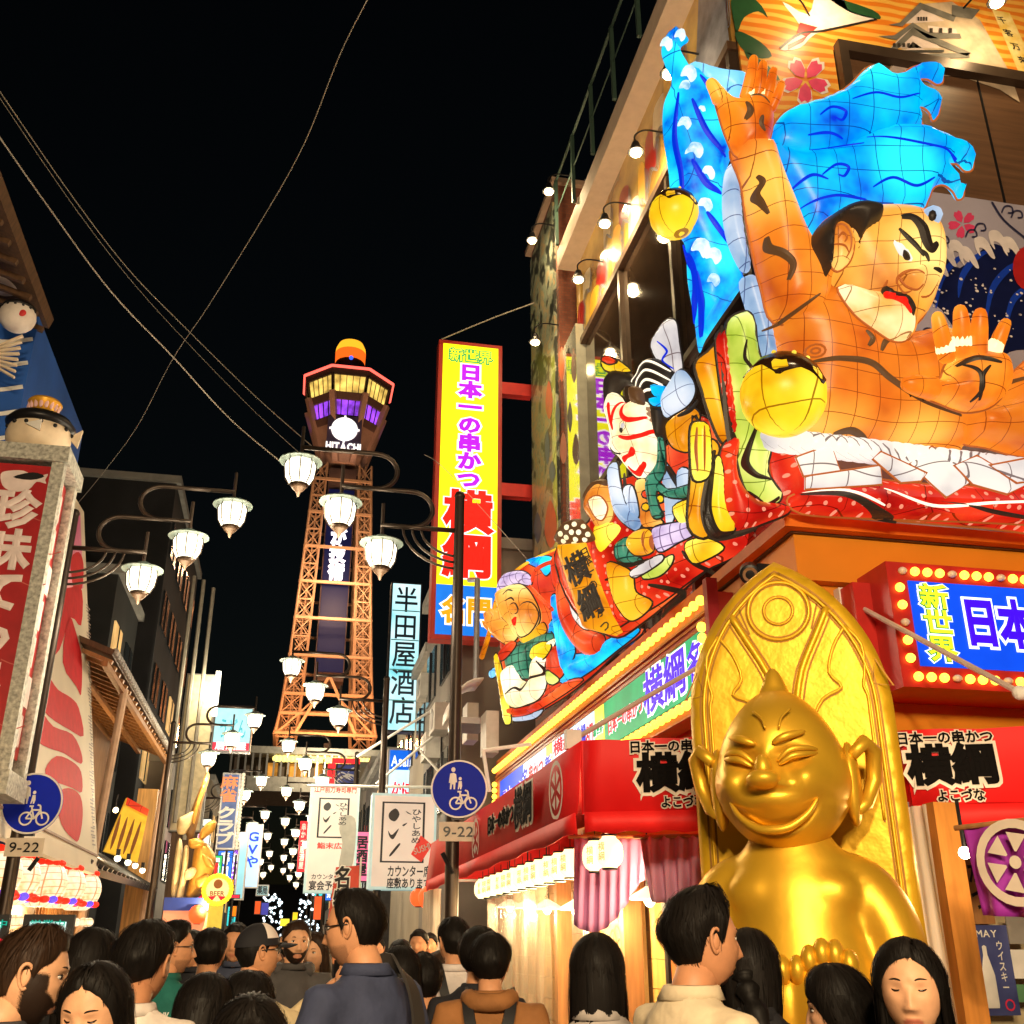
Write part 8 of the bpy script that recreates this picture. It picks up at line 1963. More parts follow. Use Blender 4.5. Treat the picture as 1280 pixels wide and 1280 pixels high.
# strings of small lamps at the far end
rr = random.Random(8)
m0 = MB(); m0.ball((0,0,0), 0.075,8,6); fl = m0.build('lamp', glow('far_white', (225,245,255), 2.0), loc=(0,0,0))
gr = empty('far_light_string', atY(345,1150,70), 'cluster of small white lights hung across the far end of the street', 'string lights')
copies(fl, [atY(rr.uniform(328,352), rr.uniform(1118,1166), 70 + rr.uniform(-5,5)) for k in range(55)] + [atY(rr.uniform(372,398), rr.uniform(1112,1164), 70 + rr.uniform(-5,5)) for k in range(50)] + [atY(rr.uniform(350,376), rr.uniform(1150,1176), 88 + rr.uniform(-4,4)) for k in range(40)], gr)
# far dark mass closing the street
m = MB(); m.bbox(-30,30,104,112,0,7); tag(m.build('far_building', mat('far_dark', (0.012,0.012,0.014), 0.9), None, loc=(0,104,0)), 'dark low building closing the far end of the street', 'building')
# ================================================================ people
def skin_mat(name, c):
  m = mat(name, c, 0.5, var=0.1, scale=25, bump=0.05, bscale=250, spec=0.35)
  nt = m.node_tree; N = nt.nodes; L = nt.links; bs = N['Principled BSDF']
  src = bs.inputs['Base Color'].links[0].from_socket
  at = N.new('ShaderNodeAttribute'); at.attribute_name = 'paint'; sp = N.new('ShaderNodeSeparateColor'); L.new(at.outputs['Color'], sp.inputs[0])
  nz = N.new('ShaderNodeTexNoise'); nz.inputs['Scale'].default_value = 420; nz.inputs['Detail'].default_value = 2
  tc = N.new('ShaderNodeTexCoord'); L.new(tc.outputs['Object'], nz.inputs['Vector'])
  cur = src
  for k, colr, sharp in ((2,(0.16,0.075,0.045), 0.6),(1,(0.02,0.010,0.006), 1.0),(0,(0.42,0.10,0.07), 0.85)):
    f = sp.outputs[k]
    if k:
      ad = N.new('ShaderNodeMath'); ad.operation = 'MULTIPLY_ADD'; L.new(nz.outputs['Fac'], ad.inputs[0]); ad.inputs[1].default_value = 0.9; ad.inputs[2].default_value = -0.45
      a2 = N.new('ShaderNodeMath'); a2.operation = 'ADD'; L.new(f, a2.inputs[0]); L.new(ad.outputs[0], a2.inputs[1])
      a3 = N.new('ShaderNodeMapRange'); a3.inputs['From Min'].default_value = 0.3; a3.inputs['From Max'].default_value = 0.75; L.new(a2.outputs[0], a3.inputs['Value'])
      a4 = N.new('ShaderNodeMath'); a4.operation = 'MULTIPLY'; L.new(a3.outputs[0], a4.inputs[0]); a4.inputs[1].default_value = sharp
      gt = N.new('ShaderNodeMath'); gt.operation = 'GREATER_THAN'; L.new(f, gt.inputs[0]); gt.inputs[1].default_value = 0.04
      a5 = N.new('ShaderNodeMath'); a5.operation = 'MULTIPLY'; L.new(a4.outputs[0], a5.inputs[0]); L.new(gt.outputs[0], a5.inputs[1]); f = a5.outputs[0]
    else:
      a4 = N.new('ShaderNodeMath'); a4.operation = 'MULTIPLY'; L.new(f, a4.inputs[0]); a4.inputs[1].default_value = sharp; f = a4.outputs[0]
    mx = N.new('ShaderNodeMixRGB'); L.new(f, mx.inputs[0]); L.new(cur, mx.inputs[1]); mx.inputs[2].default_value = (*colr, 1); cur = mx.outputs[0]
  L.new(cur, bs.inputs['Base Color'])
  return m
def sm01(x, a, b):
  t = min(1, max(0,(x - a) / (b - a))); return t * t * (3 - 2 * t)
def paint_at(x, y, z, ny, fem, beard, stub):
  r = g = b = 0.0
  if ny > 0.45:
    q = (x / 0.026) ** 2 + ((z + 0.069) / 0.0125) ** 2
    r = (1.0 if fem else 0.55) * (1 - sm01(q, 0.7,1.2))
  if beard == 'full' and y > -0.02:
    ax = abs(x); top = -0.050 if ax < 0.028 else -0.050 + (ax - 0.028) * 0.8
    g = 1 - sm01(z, top - 0.008, top + 0.010); g *= sm01(y, -0.02,0.01)
    if ax > 0.06: g = max(g, (1 - sm01(z, 0.005,0.03)) * sm01(ny, -0.05,0.08) * (1 - sm01(ny, 0.5,0.75)))
    g *= 1 - min(1, r * 1.6)
  if beard == 'goatee' and y > 0.03:
    g = (1 - sm01(z, -0.092,-0.084)) * (1 - sm01(abs(x), 0.022,0.034)); g = max(g, 0.75 * (1 - sm01(abs(z + 0.0535), 0.003,0.006)) * (1 - sm01(abs(x), 0.018,0.026)))
  if stub and y > 0.0: b = 0.7 * (1 - sm01(z, -0.055,-0.035)) * (1 - min(1, r * 1.6))
  return (r, g, b)
SK = [skin_mat('skin_warm', (0.60,0.29,0.15)), skin_mat('skin_light', (0.68,0.37,0.21)), skin_mat('skin_tan', (0.52,0.24,0.12))]
LIPS = mat('lips', (0.42,0.12,0.09), 0.45, var=0.05); LIPM = mat('lips_pale', (0.42,0.2,0.13), 0.5, var=0.05)
HAIRB = mat('hair_black', (0.006,0.005,0.0045), 0.55, spec=0.16, var=0.4, scale=60, stretch=(1,1,0.15), bump=0.1, bscale=180)
HAIRN = mat('hair_brown', (0.030,0.015,0.008), 0.55, spec=0.18, var=0.4, scale=60, stretch=(1,1,0.15), bump=0.1, bscale=180)
STUB = mat('stubble', (0.10,0.05,0.03), 0.7, var=0.4, scale=150)
BEARD = mat('beard', (0.035,0.016,0.009), 0.75, var=0.5, scale=120, bump=0.8, bscale=260)
EYEW = mat('eye_white', (0.7,0.66,0.6), 0.25, var=0.02); EYED = mat('eye_dark', (0.01,0.006,0.004), 0.15, var=0.02)
def gz(x, z, x0, z0, sx, sz): return math.exp(-((x - x0) / sx) ** 2 - ((z - z0) / sz) ** 2)
def skull(ph, th, fem=False):
  nx, ny, nz = math.sin(ph) * math.cos(th), math.cos(ph) * math.cos(th), math.sin(th)
  x, y, z = nx * 0.077, ny * (0.089 if ny > 0 else 0.098), nz * 0.118
  if z < 0:
    t = -z / 0.118
    x *= 1 - (0.30 if fem else 0.24) * t * t
    if ny > 0: y = y * (1 - 0.10 * t * t) + 0.010 * t * math.sqrt(max(ny, 0))
    else: y *= 1 - 0.38 * t
  else:
    x *= 1 + 0.04 * math.sin(math.pi * nz)
    if ny < 0: y *= 1.06
  return x, y, z, ny
def face_pt(ph, th, fem, nose):
  x, y, z, ny = skull(ph, th, fem)
  if ny > 0.1:
    ax = abs(x); f = min(1,(ny - 0.1) / 0.35)
    d = -0.008 * gz(ax, z, 0.031,0.012,0.017,0.011)
    d += 0.005 * gz(ax, z, 0.028,0.034,0.024,0.008) * (0.5 if fem else 1)
    d -= 0.004 * gz(x, z, 0,0.022,0.010,0.012)
    if -0.046 < z < 0.03:
      k = (0.03 - z) / 0.062; w_ = 0.0085 + 0.006 * k
      pr = k ** 1.3 if k < 1 else max(0,1 - (k - 1) * 4.5)
      d += nose * pr * math.exp(-(x / w_) ** 2)
    d += 0.006 * gz(ax, z, 0.0135,-0.034,0.007,0.007)
    d += 0.004 * gz(ax, z, 0.045,-0.010,0.018,0.016)
    d += 0.0065 * gz(x, z, 0,-0.0625,0.021,0.0055) + 0.0075 * gz(x, z, 0,-0.0755,0.018,0.006)
    d -= 0.005 * gz(x, z, 0,-0.0690,0.024,0.0022)
    d -= 0.003 * gz(x, z, 0,-0.087,0.02,0.005)
    d += 0.007 * gz(x, z, 0,-0.104,0.02,0.012)
    y += d * f
  return x, y, z, ny
def hairline(ph, kind):
  a = abs(math.degrees(ph)); a = 360 - a if a > 180 else a
  T_ = {'short': ((0,40),(35,38),(55,22),(72,14),(82,-2),(88,12),(105,6),(120,-22),(180,-34)),
      'fade': ((0,44),(35,42),(58,30),(75,20),(84,12),(95,14),(110,0),(125,-16),(180,-28)),
      'receding': ((0,62),(25,58),(42,48),(58,30),(72,14),(82,-6),(88,12),(105,6),(120,-24),(180,-36)),
      'fringe': ((0,20),(30,19),(50,14),(70,5),(82,-8),(90,6),(105,2),(120,-26),(180,-38)),
      'long': ((0,46),(20,42),(40,32),(55,16),(66,-4),(75,-22),(90,-34),(120,-42),(180,-46)),
      'longf': ((0,24),(25,22),(45,12),(60,-4),(70,-20),(90,-34),(120,-42),(180,-46))}[kind]
  for (a0_, v0),(a1_, v1) in zip(T_, T_[1:]):
    if a0_ <= a <= a1_: return math.radians(v0 + (v1 - v0) * (a - a0_) / (a1_ - a0_))
  return math.radians(T_[-1][1])
class Xf:
  def __init__(self, o, R): self.o, self.R = V(o), R
  def __call__(self, p): return self.o + self.R @ V(p)
def head_part(mb, X, fem, nose, beard, stub, ears=True, detail=True):
  nu, nv = (76,58) if detail else (44,34)
  rows = []
  for j in range(nv + 1):
    th = -math.pi / 2 + math.pi * j / nv; row = []
    for i in range(nu):
      t = 2 * i / nu - 1                       # -1..1, denser at the face
      ph = math.pi * (0.52 * t + 0.48 * t ** 3)
      row.append((ph, th))
    rows.append(row)
  vs, fs, mis = [], [], []
  P = [[face_pt(ph, th, fem, nose) for ph, th in r] for r in rows]
  for r in P: vs += [X(p[:3]) for p in r]
  fs = [(j * nu + i, j * nu + (i + 1) % nu, (j + 1) * nu + (i + 1) % nu, (j + 1) * nu + i) for j in range(nv) for i in range(nu)]
  o = len(mb.v); mb.add(vs, fs)
  mb.paint = [paint_at(*p, fem, beard, stub) for r in P for p in r]
  # ears
  for s in ((-1,1) if ears else ()):
    pts = [(0.074,0.010,0.012),(0.083,0.004,0.030),(0.088,-0.010,0.034),(0.088,-0.020,0.018),(0.083,-0.016,-0.008),(0.077,-0.004,-0.026),(0.073,0.004,-0.022)]
    mb.tube([X((s * a, b, c)) for a, b, c in crom(pts, 3, False)], 0.0048,7)
    mb.ball(X((s * 0.076,-0.004,0.004)),(0.005,0.014,0.024), 8,6,(X.R @ V((1,0,0)), X.R @ V((0,1,0)), X.R @ V((0,0,1))))
def hair_shell(X, kind, hm, e, thick=0.016, strands=220, long_=0.0, seed=1, part_=0.0, messy=0.3, fem=False, bun=False):
  rr = random.Random(seed); nu, nv = 72,22
  def hp_(ph, s, lift=0.0):
    th0 = hairline(ph, kind); th = th0 + (math.pi / 2 - th0) * s; s = max(0.0, s)
    x, y, z, ny = skull(ph, th, fem); p = V((x, y, z)); nrm = V((x / 0.077 ** 2, y / 0.1 ** 2, z / 0.118 ** 2)).normalized()
    tk = 0.003 + thick * min(1, s * 3.2) ** 0.7
    nzv = mnoise.noise(V((x * 38 + seed, y * 38, z * 26))) + 0.5 * mnoise.noise(V((x * 90, y * 90 + seed, z * 60)))
    tk += thick * messy * nzv * min(1, s * 4)
    if part_ and z > 0.05: tk -= 0.010 * math.exp(-((x - part_) / 0.005) ** 2) * (1 if y > -0.03 else 0)
    return p + nrm * (tk + lift)
  rows = [[X(hp_(2 * math.pi * i / nu - math.pi, j / nv)) for i in range(nu)] for j in range(nv + 1)]
  m = MB(); m.grid(rows, closed=True)
  if long_:
    a0_ = math.radians(62); nc, nt = 40,14
    def cp(s, t, lift=0.0):
      ph = a0_ + (2 * math.pi - 2 * a0_) * s
      base = hp_(ph if ph < math.pi else ph - 2 * math.pi, 0.45)
      wv_ = 0.006 * math.sin(s * 46 + seed + 3 * t) + 0.004 * mnoise.noise(V((s * 30, t * 4, seed)))
      spread = 1 + 0.02 * t - 0.08 * t * t
      z = base.z + (-long_ - base.z) * t
      return V((base.x * spread * (1 + lift * 8), base.y * spread - 0.012 * t, z)) + V((math.sin(ph), math.cos(ph), 0)) * (0.004 + wv_ * min(1, t * 3) + lift)
    rows = [[X(cp(i / nc, j / nt)) for i in range(nc + 1)] for j in range(nt + 1)]
    m.grid(rows)
    # inner side
    rows = [[X(cp(i / nc, j / nt, -0.012)) for i in range(nc + 1)] for j in range(nt + 1)]
    m.grid(rows)
  m.build('hair', hm, e, True)
  if strands:
    sm2 = MB()
    for k in range(strands):
      ph = rr.uniform(-math.pi, math.pi); w_ = rr.uniform(0.0012,0.003); row = []
      s0_, s1_ = rr.uniform(0.55,0.98), rr.uniform(-0.10,0.3)
      dph = rr.uniform(-0.35,0.35); lf = rr.uniform(0.001,0.006) * (1 + 2 * messy)
      for q in range(7):
        t = q / 6; s = s0_ + (s1_ - s0_) * t; p = hp_(ph + dph * t, s, lf * math.sin(math.pi * min(1, t * 1.1)) + 0.0015)
        tn = V((math.cos(ph), -math.sin(ph), 0)) * w_ * (1 - 0.8 * t)
        row.append((p - tn, p + tn))
      sm2.grid([[X(a), X(b)] for a, b in row])
    if long_:
      for k in range(strands):
        s = rr.random(); t0 = rr.uniform(0,0.5); t1 = min(1.04, t0 + rr.uniform(0.3,0.7)); ds = rr.uniform(-0.02,0.02); w_ = rr.uniform(0.0015,0.004); row = []
        for q in range(7):
          t = t0 + (t1 - t0) * q / 6; p = cp(min(1, max(0, s + ds * q / 6)), t, rr.uniform(0.001,0.003)); ph = a0_ + (2 * math.pi - 2 * a0_) * s
          tn = V((math.cos(ph), -math.sin(ph), 0)) * w_ * (1 - 0.6 * q / 6); row.append((p - tn, p + tn))
        sm2.grid([[X(a), X(b)] for a, b in row])
    ob = sm2.build('hair_strands', mat('strand_dark', (0.009,0.007,0.006), 0.6, spec=0.12) if hm is HAIRB else mat('strand_brown', (0.03,0.015,0.008), 0.6, spec=0.15), e, True); ob['kind'] = 'stuff'
def person(label, px, py, d, head=0, pitch=0, body=None, hair='short', hm=None, skin=0, fem=False, shirt=(0.1,0.1,0.1), beard=None, stub=False, glasses=False, eyes='open', thick=0.016,
       long_=0.0, part_=0.0, strands=220, messy=0.3, collar=True, arms=None, seed=1, group=None, tilt=0.0, hood=False, ht=None, cap=None, nose=0.024, shirt_scale=0.93, detail=True):
  """px,py: top of the head in the photograph; head/body: facing, 0 away from the viewer, +90 to the right"""
  hm = hm or HAIRB; top = atD(px, py, d); H = ht or top.z
  body = head if body is None else body
  base = V((top.x, top.y, 0))
  e = empty('person', base, label, 'person', group)
  Rb = Matrix.Rotation(-(YAW + math.radians(body)), 3, 'Z'); B = Xf(base, Rb)
  Rh = Matrix.Rotation(-(YAW + math.radians(head)), 3, 'Z') @ Matrix.Rotation(math.radians(-pitch), 3, 'X') @ Matrix.Rotation(math.radians(tilt), 3, 'Y')
  hs = 1.0; hc = H - 0.118 - thick * 0.9
  neck = V((0,0.022, hc - 0.13)); Xh = Xf(base + Rb @ neck + Rh @ V((0,0.022,0.13)), Rh)
  sh = (0.165 if fem else 0.195) * shirt_scale; zs = hc - 0.172          # shoulder line
  b = MB(); head_part(b, Xh, fem, nose if not fem else nose * 0.82, beard, stub, hair not in ('long', 'longf'), detail)
  b.tube([B((0,-0.02, zs - 0.06)), B((0,-0.016, zs + 0.02)), B((0,0.0, zs + 0.06)), Xh((0,-0.016,-0.05))], [0.066 if not fem else 0.054,0.058 if not fem else 0.048,0.055 if not fem else 0.045,0.056 if not fem else 0.047], 16)
  hipz = H * 0.50
  A_ = arms or [((sh, 0, zs - 0.045),(sh + 0.055,-0.02, zs - 0.33),(sh + 0.03,0.09, zs - 0.56)),((-sh, 0, zs - 0.045),(-sh - 0.055,-0.02, zs - 0.33),(-sh - 0.03,0.09, zs - 0.56))]
  for a, el, wr_ in A_:                                          # forearms and hands with five fingers
    a, el, wr_ = V(a), V(el), V(wr_); dr = (wr_ - el).normalized(); sd = dr.cross(V((0,0,1)) if abs(dr.z) < 0.9 else V((0,1,0))).normalized(); up_ = sd.cross(dr)
    b.tube([B(el), B(wr_), B(wr_ + dr * 0.02)], [0.038,0.027,0.027], 10)
    pc = wr_ + dr * 0.055; b.ball(B(pc),(0.042,0.05,0.016), 12,8,(Rb @ sd, Rb @ dr, Rb @ up_))
    for k in range(4):
      r0 = pc + dr * 0.035 + sd * (0.027 - 0.018 * k); ln_ = (0.062,0.072,0.067,0.052)[k]
      b.tube([B(r0), B(r0 + dr * ln_ * 0.5 - up_ * 0.008), B(r0 + dr * ln_ * 0.85 - up_ * 0.028)], [0.0088,0.008,0.0065], 7)
    r0 = pc + sd * 0.036 - dr * 0.015; b.tube([B(r0), B(r0 + sd * 0.022 + dr * 0.03), B(r0 + sd * 0.024 + dr * 0.055 - up_ * 0.01)], [0.011,0.01,0.0075], 7)
  b.tube([B((0,0, hipz - 0.05)), B((0,0, hipz + 0.2)), B((0,0, zs - 0.2)), B((0,-0.01, zs - 0.05))], [0.09,0.09,0.09,0.06], 12)
  for a, el, wr_ in A_: b.tube([B((0,-0.01, zs - 0.08)), B(V(a) * 0.97), B(el)], [0.05,0.045,0.037], 10)
  for s in (-1,1): b.tube([B((s * 0.05,0, hipz)), B((s * 0.09,0, hipz * 0.55)), B((s * 0.1,-0.01,0.06))], [0.06,0.05,0.04], 10)
  bo_ = b.build('body', SK[skin], e, True)
  ca = bo_.data.attributes.new('paint', 'FLOAT_COLOR', 'POINT'); arr = np.zeros((len(bo_.data.vertices), 4), dtype=np.float32); arr[:, 3] = 1; arr[:len(b.paint), :3] = b.paint; ca.data.foreach_set('color', arr.ravel())
  # clothing: one continuous garment each
  c_ = mat('cloth_%d_%d_%d' % tuple(int(x * 255) for x in shirt), shirt, 0.8, var=0.18, scale=9, bump=0.5, bscale=14, spec=0.2)
  g_ = MB()
  def rings(rs, n=24):
    rows = [[B((math.cos(2 * math.pi * i / n) * rx, yo + math.sin(2 * math.pi * i / n) * ry, z)) for i in range(n)] for z, rx, ry, yo in rs]
    o = len(g_.v); g_.grid(rows, closed=True); g_.f.append(tuple(o + i for i in range(n))[::-1]); g_.mi.append(0); L_ = len(g_.v); g_.f.append(tuple(range(L_ - n, L_))); g_.mi.append(0)
  k = shirt_scale * (0.88 if fem else 1.0)
  rings([(hipz - 0.06,0.175 * k, 0.125 * k, 0),(hipz + 0.1,0.17 * k, 0.12 * k, 0),(zs - 0.34,0.165 * k, 0.115 * k, 0),(zs - 0.2,0.185 * k, 0.128 * k, 0),(zs - 0.09,0.19 * k, 0.118 * k, -0.005),(zs - 0.025,0.17 * k, 0.098 * k, -0.012),(zs + 0.02,0.12 * k, 0.082 * k, -0.016),(zs + 0.055,0.08,0.07,-0.012)])
  for a, el, wr_ in A_:
    a, el, wr_ = V(a), V(el), V(wr_); g_.tube([B(V((a.x * 0.55, a.y, a.z + 0.0))), B(a), B(a.lerp(el, 0.5) + V((0.012 if a.x > 0 else -0.012,0,0))), B(el), B(el.lerp(wr_, 0.5)), B(wr_)], [0.07 * k, 0.075 * k, 0.066 * k, 0.056 * k, 0.05 * k, 0.043 * k], 14)
  so = g_.build('shirt', c_, e, True)
  rm = so.modifiers.new('weld', 'REMESH'); rm.mode = 'VOXEL'; rm.voxel_size = 0.02 if detail else 0.03; rm.use_smooth_shade = True
  s2 = so.modifiers.new('soften', 'SMOOTH'); s2.factor = 0.5; s2.iterations = 5
  tx = bpy.data.textures.get('cloth_folds') or bpy.data.textures.new('cloth_folds', 'CLOUDS'); tx.noise_scale = 0.16; tx.noise_depth = 1
  dm = so.modifiers.new('folds', 'DISPLACE'); dm.texture = tx; dm.strength = 0.036; dm.mid_level = 0.5; dm.texture_coords = 'GLOBAL'
  if collar:
    m = MB();
    m.lathe(B((0,-0.008, zs + 0.03)), [(0.092,0),(0.076,0.034),(0.070,0.037),(0.075,0.0)], 20,(Rb @ V((1,0,0)), Rb @ V((0,1.0,0.0)),(Rb @ V((0,0.12,1))).normalized())); m.build('collar', c_, e, True)
  if hood:
    m = MB(); m.tube(crom([B((s_ * 0.1, yy_, zz_)) for s_, yy_, zz_ in ((0.75,0.04, zs + 0.02),(0.95,-0.05, zs + 0.035),(0.5,-0.12, zs + 0.02),(-0.5,-0.12, zs + 0.02),(-0.95,-0.05, zs + 0.035),(-0.75,0.04, zs + 0.02))], 4, False), 0.04,10); m.build('hood', c_, e, True)
  tr_ = mat('trousers_dark', (0.02,0.02,0.028), 0.8); t_ = MB()
  for s in (-1,1): t_.tube([B((s * 0.085,0, hipz + 0.04)), B((s * 0.09,0.0, hipz * 0.55)), B((s * 0.1,-0.01,0.08))], [0.098,0.07,0.055], 12)
  t_.ball(B((0,0, hipz + 0.02)),(0.165,0.12,0.12), 14,8,(Rb @ V((1,0,0)), Rb @ V((0,1,0)), V((0,0,1)))); t_.build('trousers', tr_, e, True)
  for s in (-1,1):
    m = MB(); m.ball(B((s * 0.1,0.06,0.045)),(0.05,0.14,0.045), 12,8,(Rb @ V((1,0,0)), Rb @ V((0,1,0)), V((0,0,1)))); m.build('shoe', BLACK, e, True)
  if hair: hair_shell(Xh, hair, hm, e, thick, strands if detail else 0, long_, seed, part_, messy, fem)
  if detail:
    ey = 0.0735
    for s in (-1,1):
      if eyes == 'open':
        m = MB(); m.ball(Xh((s * 0.031, ey - 0.006,0.0125)),(0.0135,0.011,0.0075), 12,8,(Rh @ V((1,0,0)), Rh @ V((0,1,0)), Rh @ V((0,0,1)))); eo = m.build('eye', EYEW, e, True)
        m = MB(); m.ball(Xh((s * 0.031 + 0.001, ey + 0.0018,0.0125)), 0.0055,8,6); m.build('iris', EYED, e, True)
      zl_ = 0.0175 if eyes == 'open' else 0.009
      m = MB(); m.tube(crom([Xh((s * 0.0165, ey - 0.002,0.0105 if eyes == 'open' else 0.0105)), Xh((s * 0.026, ey + 0.005, zl_)), Xh((s * 0.037, ey + 0.002, zl_)), Xh((s * 0.047, ey - 0.012,0.0125))], 3, False), 0.0016 if not fem else 0.0022,6); m.build('eyelash', EYED, e, True)
      m = MB(); m.tube(crom([Xh((s * 0.013, ey + 0.0085,0.030)), Xh((s * 0.028, ey + 0.009,0.037)), Xh((s * 0.046, ey - 0.007,0.034))], 4, False), [0.0035,0.0035,0.0033,0.003,0.0028,0.0026,0.0024,0.002,0.0014] if not fem else 0.0022,6); m.build('eyebrow', hm, e, True)
  if glasses:
    gm = mat('glasses_black', (0.015,0.012,0.012), 0.3); m = MB()
    for s in (-1,1):
      m.tube([Xh((s * (0.032 + 0.024 * math.copysign(abs(math.cos(t)) ** 0.6, math.cos(t))), 0.0885 - 0.01 * (0.5 + 0.5 * s * math.cos(t) * s), 0.010 + 0.016 * math.copysign(abs(math.sin(t)) ** 0.6, math.sin(t)))) for t in np.linspace(0,2 * math.pi, 17)[:-1]], 0.0022,6, closed=True)
      m.tube([Xh((s * 0.056,0.080,0.016)), Xh((s * 0.077,0.04,0.016)), Xh((s * 0.081,-0.008,0.014))], 0.0024,6)
    m.tube([Xh((-0.009,0.090,0.014)), Xh((0.009,0.090,0.014))], 0.002,6); m.build('glasses', gm, e, True)
    m = MB()
    for s in (-1,1): m.box(Xh((s * 0.032,0.0875,0.010)),(0.042,0.001,0.028),(Rh @ V((1,0,0)), Rh @ V((0,1,0)), Rh @ V((0,0,1))))
    m.build('lens', mat('lens_clear', (0.8,0.8,0.8), 0.05, alpha=0.18, spec=0.8), e)
  if cap:
    nu, rows = 40, []
    for j in range(12):
      th = math.radians(14) + math.radians(76) * j / 11; row = []
      for i in range(nu):
        ph = 2 * math.pi * i / nu; x, y, z, _ = skull(ph, th); row.append(Xh(V((x, y, z)) * (1.13 + 0.03 * math.sin(th * 2))))
      rows.append(row)
    m = MB(); m.grid(rows, closed=True); m.build('cap_crown', cap[0], e, True)
    m = MB(); rows = []
    for j in range(2,10):
      th = math.radians(14) + math.radians(76) * j / 11; rows.append([Xh(V(skull(math.radians(a), th)[:3]) * (1.145 + 0.03 * math.sin(th * 2))) for a in range(-78,79,6)])
    m.grid(rows); m.build('cap_front_panel', cap[1], e, True)
    m = MB(); rows = []
    for j in range(6):
      t = j / 5; rows.append([Xh((math.sin(math.radians(a)) * 0.088 * (1 - 0.1 * t), 0.03 + math.cos(math.radians(a)) * 0.08 + 0.075 * t * math.cos(math.radians(a) * 0.8), 0.042 - 0.012 * t - 0.014 * (a / 60) ** 2)) for a in range(-62,63,6)])
    m.grid(rows); o_ = m.build('cap_brim', cap[0], e, True); sl = o_.modifiers.new('t', 'SOLIDIFY'); sl.thickness = 0.004
  e['_zs'] = zs
  return e, B, Xh, zs
def worn(name, label, cat='bag'):
  return name, label, cat
def strap(B, pts, w_, th=0.006, mt=None, name='strap', parent=None):
  """a flat strap through body points (local), facing outwards from the body axis"""
  P = [V(p) for p in crom(pts, 5, False)]; rows = []
  for i, p in enumerate(P):
    t = (P[min(i + 1, len(P) - 1)] - P[max(i - 1,0)]).normalized(); nr = V((p.x * 0.3, p.y, 0.0)); nr = nr - t * nr.dot(t)
    if nr.length < 1e-4: nr = V((0,0,1)) - t * t.z
    nr.normalize(); s = t.cross(nr).normalized() * (w_ / 2); rows.append([B(p - s + nr * 0.0), B(p - s + nr * th), B(p + s + nr * th), B(p + s)])
  m = MB(); m.grid(rows, closed=True); return m.build(name, mt or mat('strap_black', (0.012,0.012,0.014), 0.6), parent, True, split=40)
E1 = person('bearded man with short brown hair in profile at the lower left corner', 20,1154,3.3,76,8,60, 'short', HAIRN, 1, shirt=(0.05,0.05,0.06), beard='full', thick=0.014, messy=0.5, seed=2, nose=0.026)
E2 = person('young woman with long dark hair looking down at the lower left', 143,1196,3.3,186,16,180, 'long', HAIRB, 1, True, shirt=(0.03,0.03,0.035), eyes='closed', long_=0.36, part_=0.004, thick=0.012, messy=0.12, seed=3)
E3 = person('person in black with long dark hair seen from behind beside the screen', 112,1160,4.44,15,0,10, 'longf', HAIRB, 2, True, shirt=(0.012,0.012,0.014), long_=0.3, thick=0.02, seed=4, messy=0.15)
E4 = person('man with a high fade haircut and white shirt seen from behind', 178,1150,3.9,12,4,5, 'fade', HAIRB, 2, shirt=(0.7,0.62,0.56), thick=0.026, messy=0.35, seed=5)
E5 = person('man with glasses and a teal printed shirt looking right', 214,1151,6.0,70,0,20, 'fade', HAIRB, 0, shirt=(0.015,0.12,0.1), glasses=True, thick=0.022, seed=6, stub=True)
E6 = person('person in a dark grey jacket with a white collar seen from behind', 263,1160,6.6,-5,5,0, 'short', HAIRB, 0, shirt=(0.06,0.055,0.055), thick=0.022, seed=7)
E7 = person('dark haired person with head bowed in the middle of the left crowd', 253,1214,3.96,0,12,0, 'longf', HAIRB, 0, True, shirt=(0.02,0.02,0.022), long_=0.28, thick=0.018, seed=8, messy=0.15)
E8 = person('dark haired woman at the bottom edge left of the blue shirt man', 320,1228,3.12,170,26,170, 'long', HAIRB, 1, True, shirt=(0.05,0.04,0.04), eyes='closed', long_=0.34, thick=0.018, seed=9, part_=-0.01, messy=0.15)
E9 = person('dark haired person behind the woman at the bottom edge', 305,1213,4.08,5,8,0, 'short', HAIRB, 0, shirt=(0.03,0.03,0.03), thick=0.024, seed=10)
E10 = person('man in a white and black cap and cream sweater raising a camera', 318,1157,5.4,62,-4,45, 'short', HAIRB, 0, shirt=(0.62,0.5,0.3), glasses=True, eyes='open', thick=0.005, strands=0, seed=11, cap=(mat('cap_black', (0.012,0.012,0.016), 0.8), mat('cap_white', (0.75,0.68,0.64), 0.8)),
       arms=[((0.19,0,1.33),(0.26,0.24,1.20),(0.16,0.40,1.44)),((-0.19,0,1.33),(-0.22,0.22,1.16),(-0.02,0.42,1.40))])
E11 = person('bearded man in a grey hoodie facing the camera in the crowd', 371,1151,6.9,158,0,165, 'short', HAIRN, 1, shirt=(0.07,0.065,0.065), beard='full', thick=0.012, seed=12, hood=True)
E12 = person('woman with long brown hair behind the raised camera', 400,1165,7.6,200,4,190, 'long', HAIRN, 1, True, shirt=(0.4,0.26,0.1), long_=0.36, thick=0.016, seed=13)
E13 = person('man with glasses in a blue shirt turning left in the foreground', 462,1110,3.8,-80,6,-48, 'receding', HAIRB, 0, shirt=(0.045,0.055,0.105), glasses=True, thick=0.012, messy=0.25, seed=14, shirt_scale=0.96, tilt=0, strands=320, stub=True)
E14 = person('woman with long dark hair right of the blue shirt man', 506,1182,5.4,-30,4,-20, 'longf', HAIRB, 1, True, shirt=(0.1,0.09,0.1), long_=0.34, thick=0.014, seed=15)
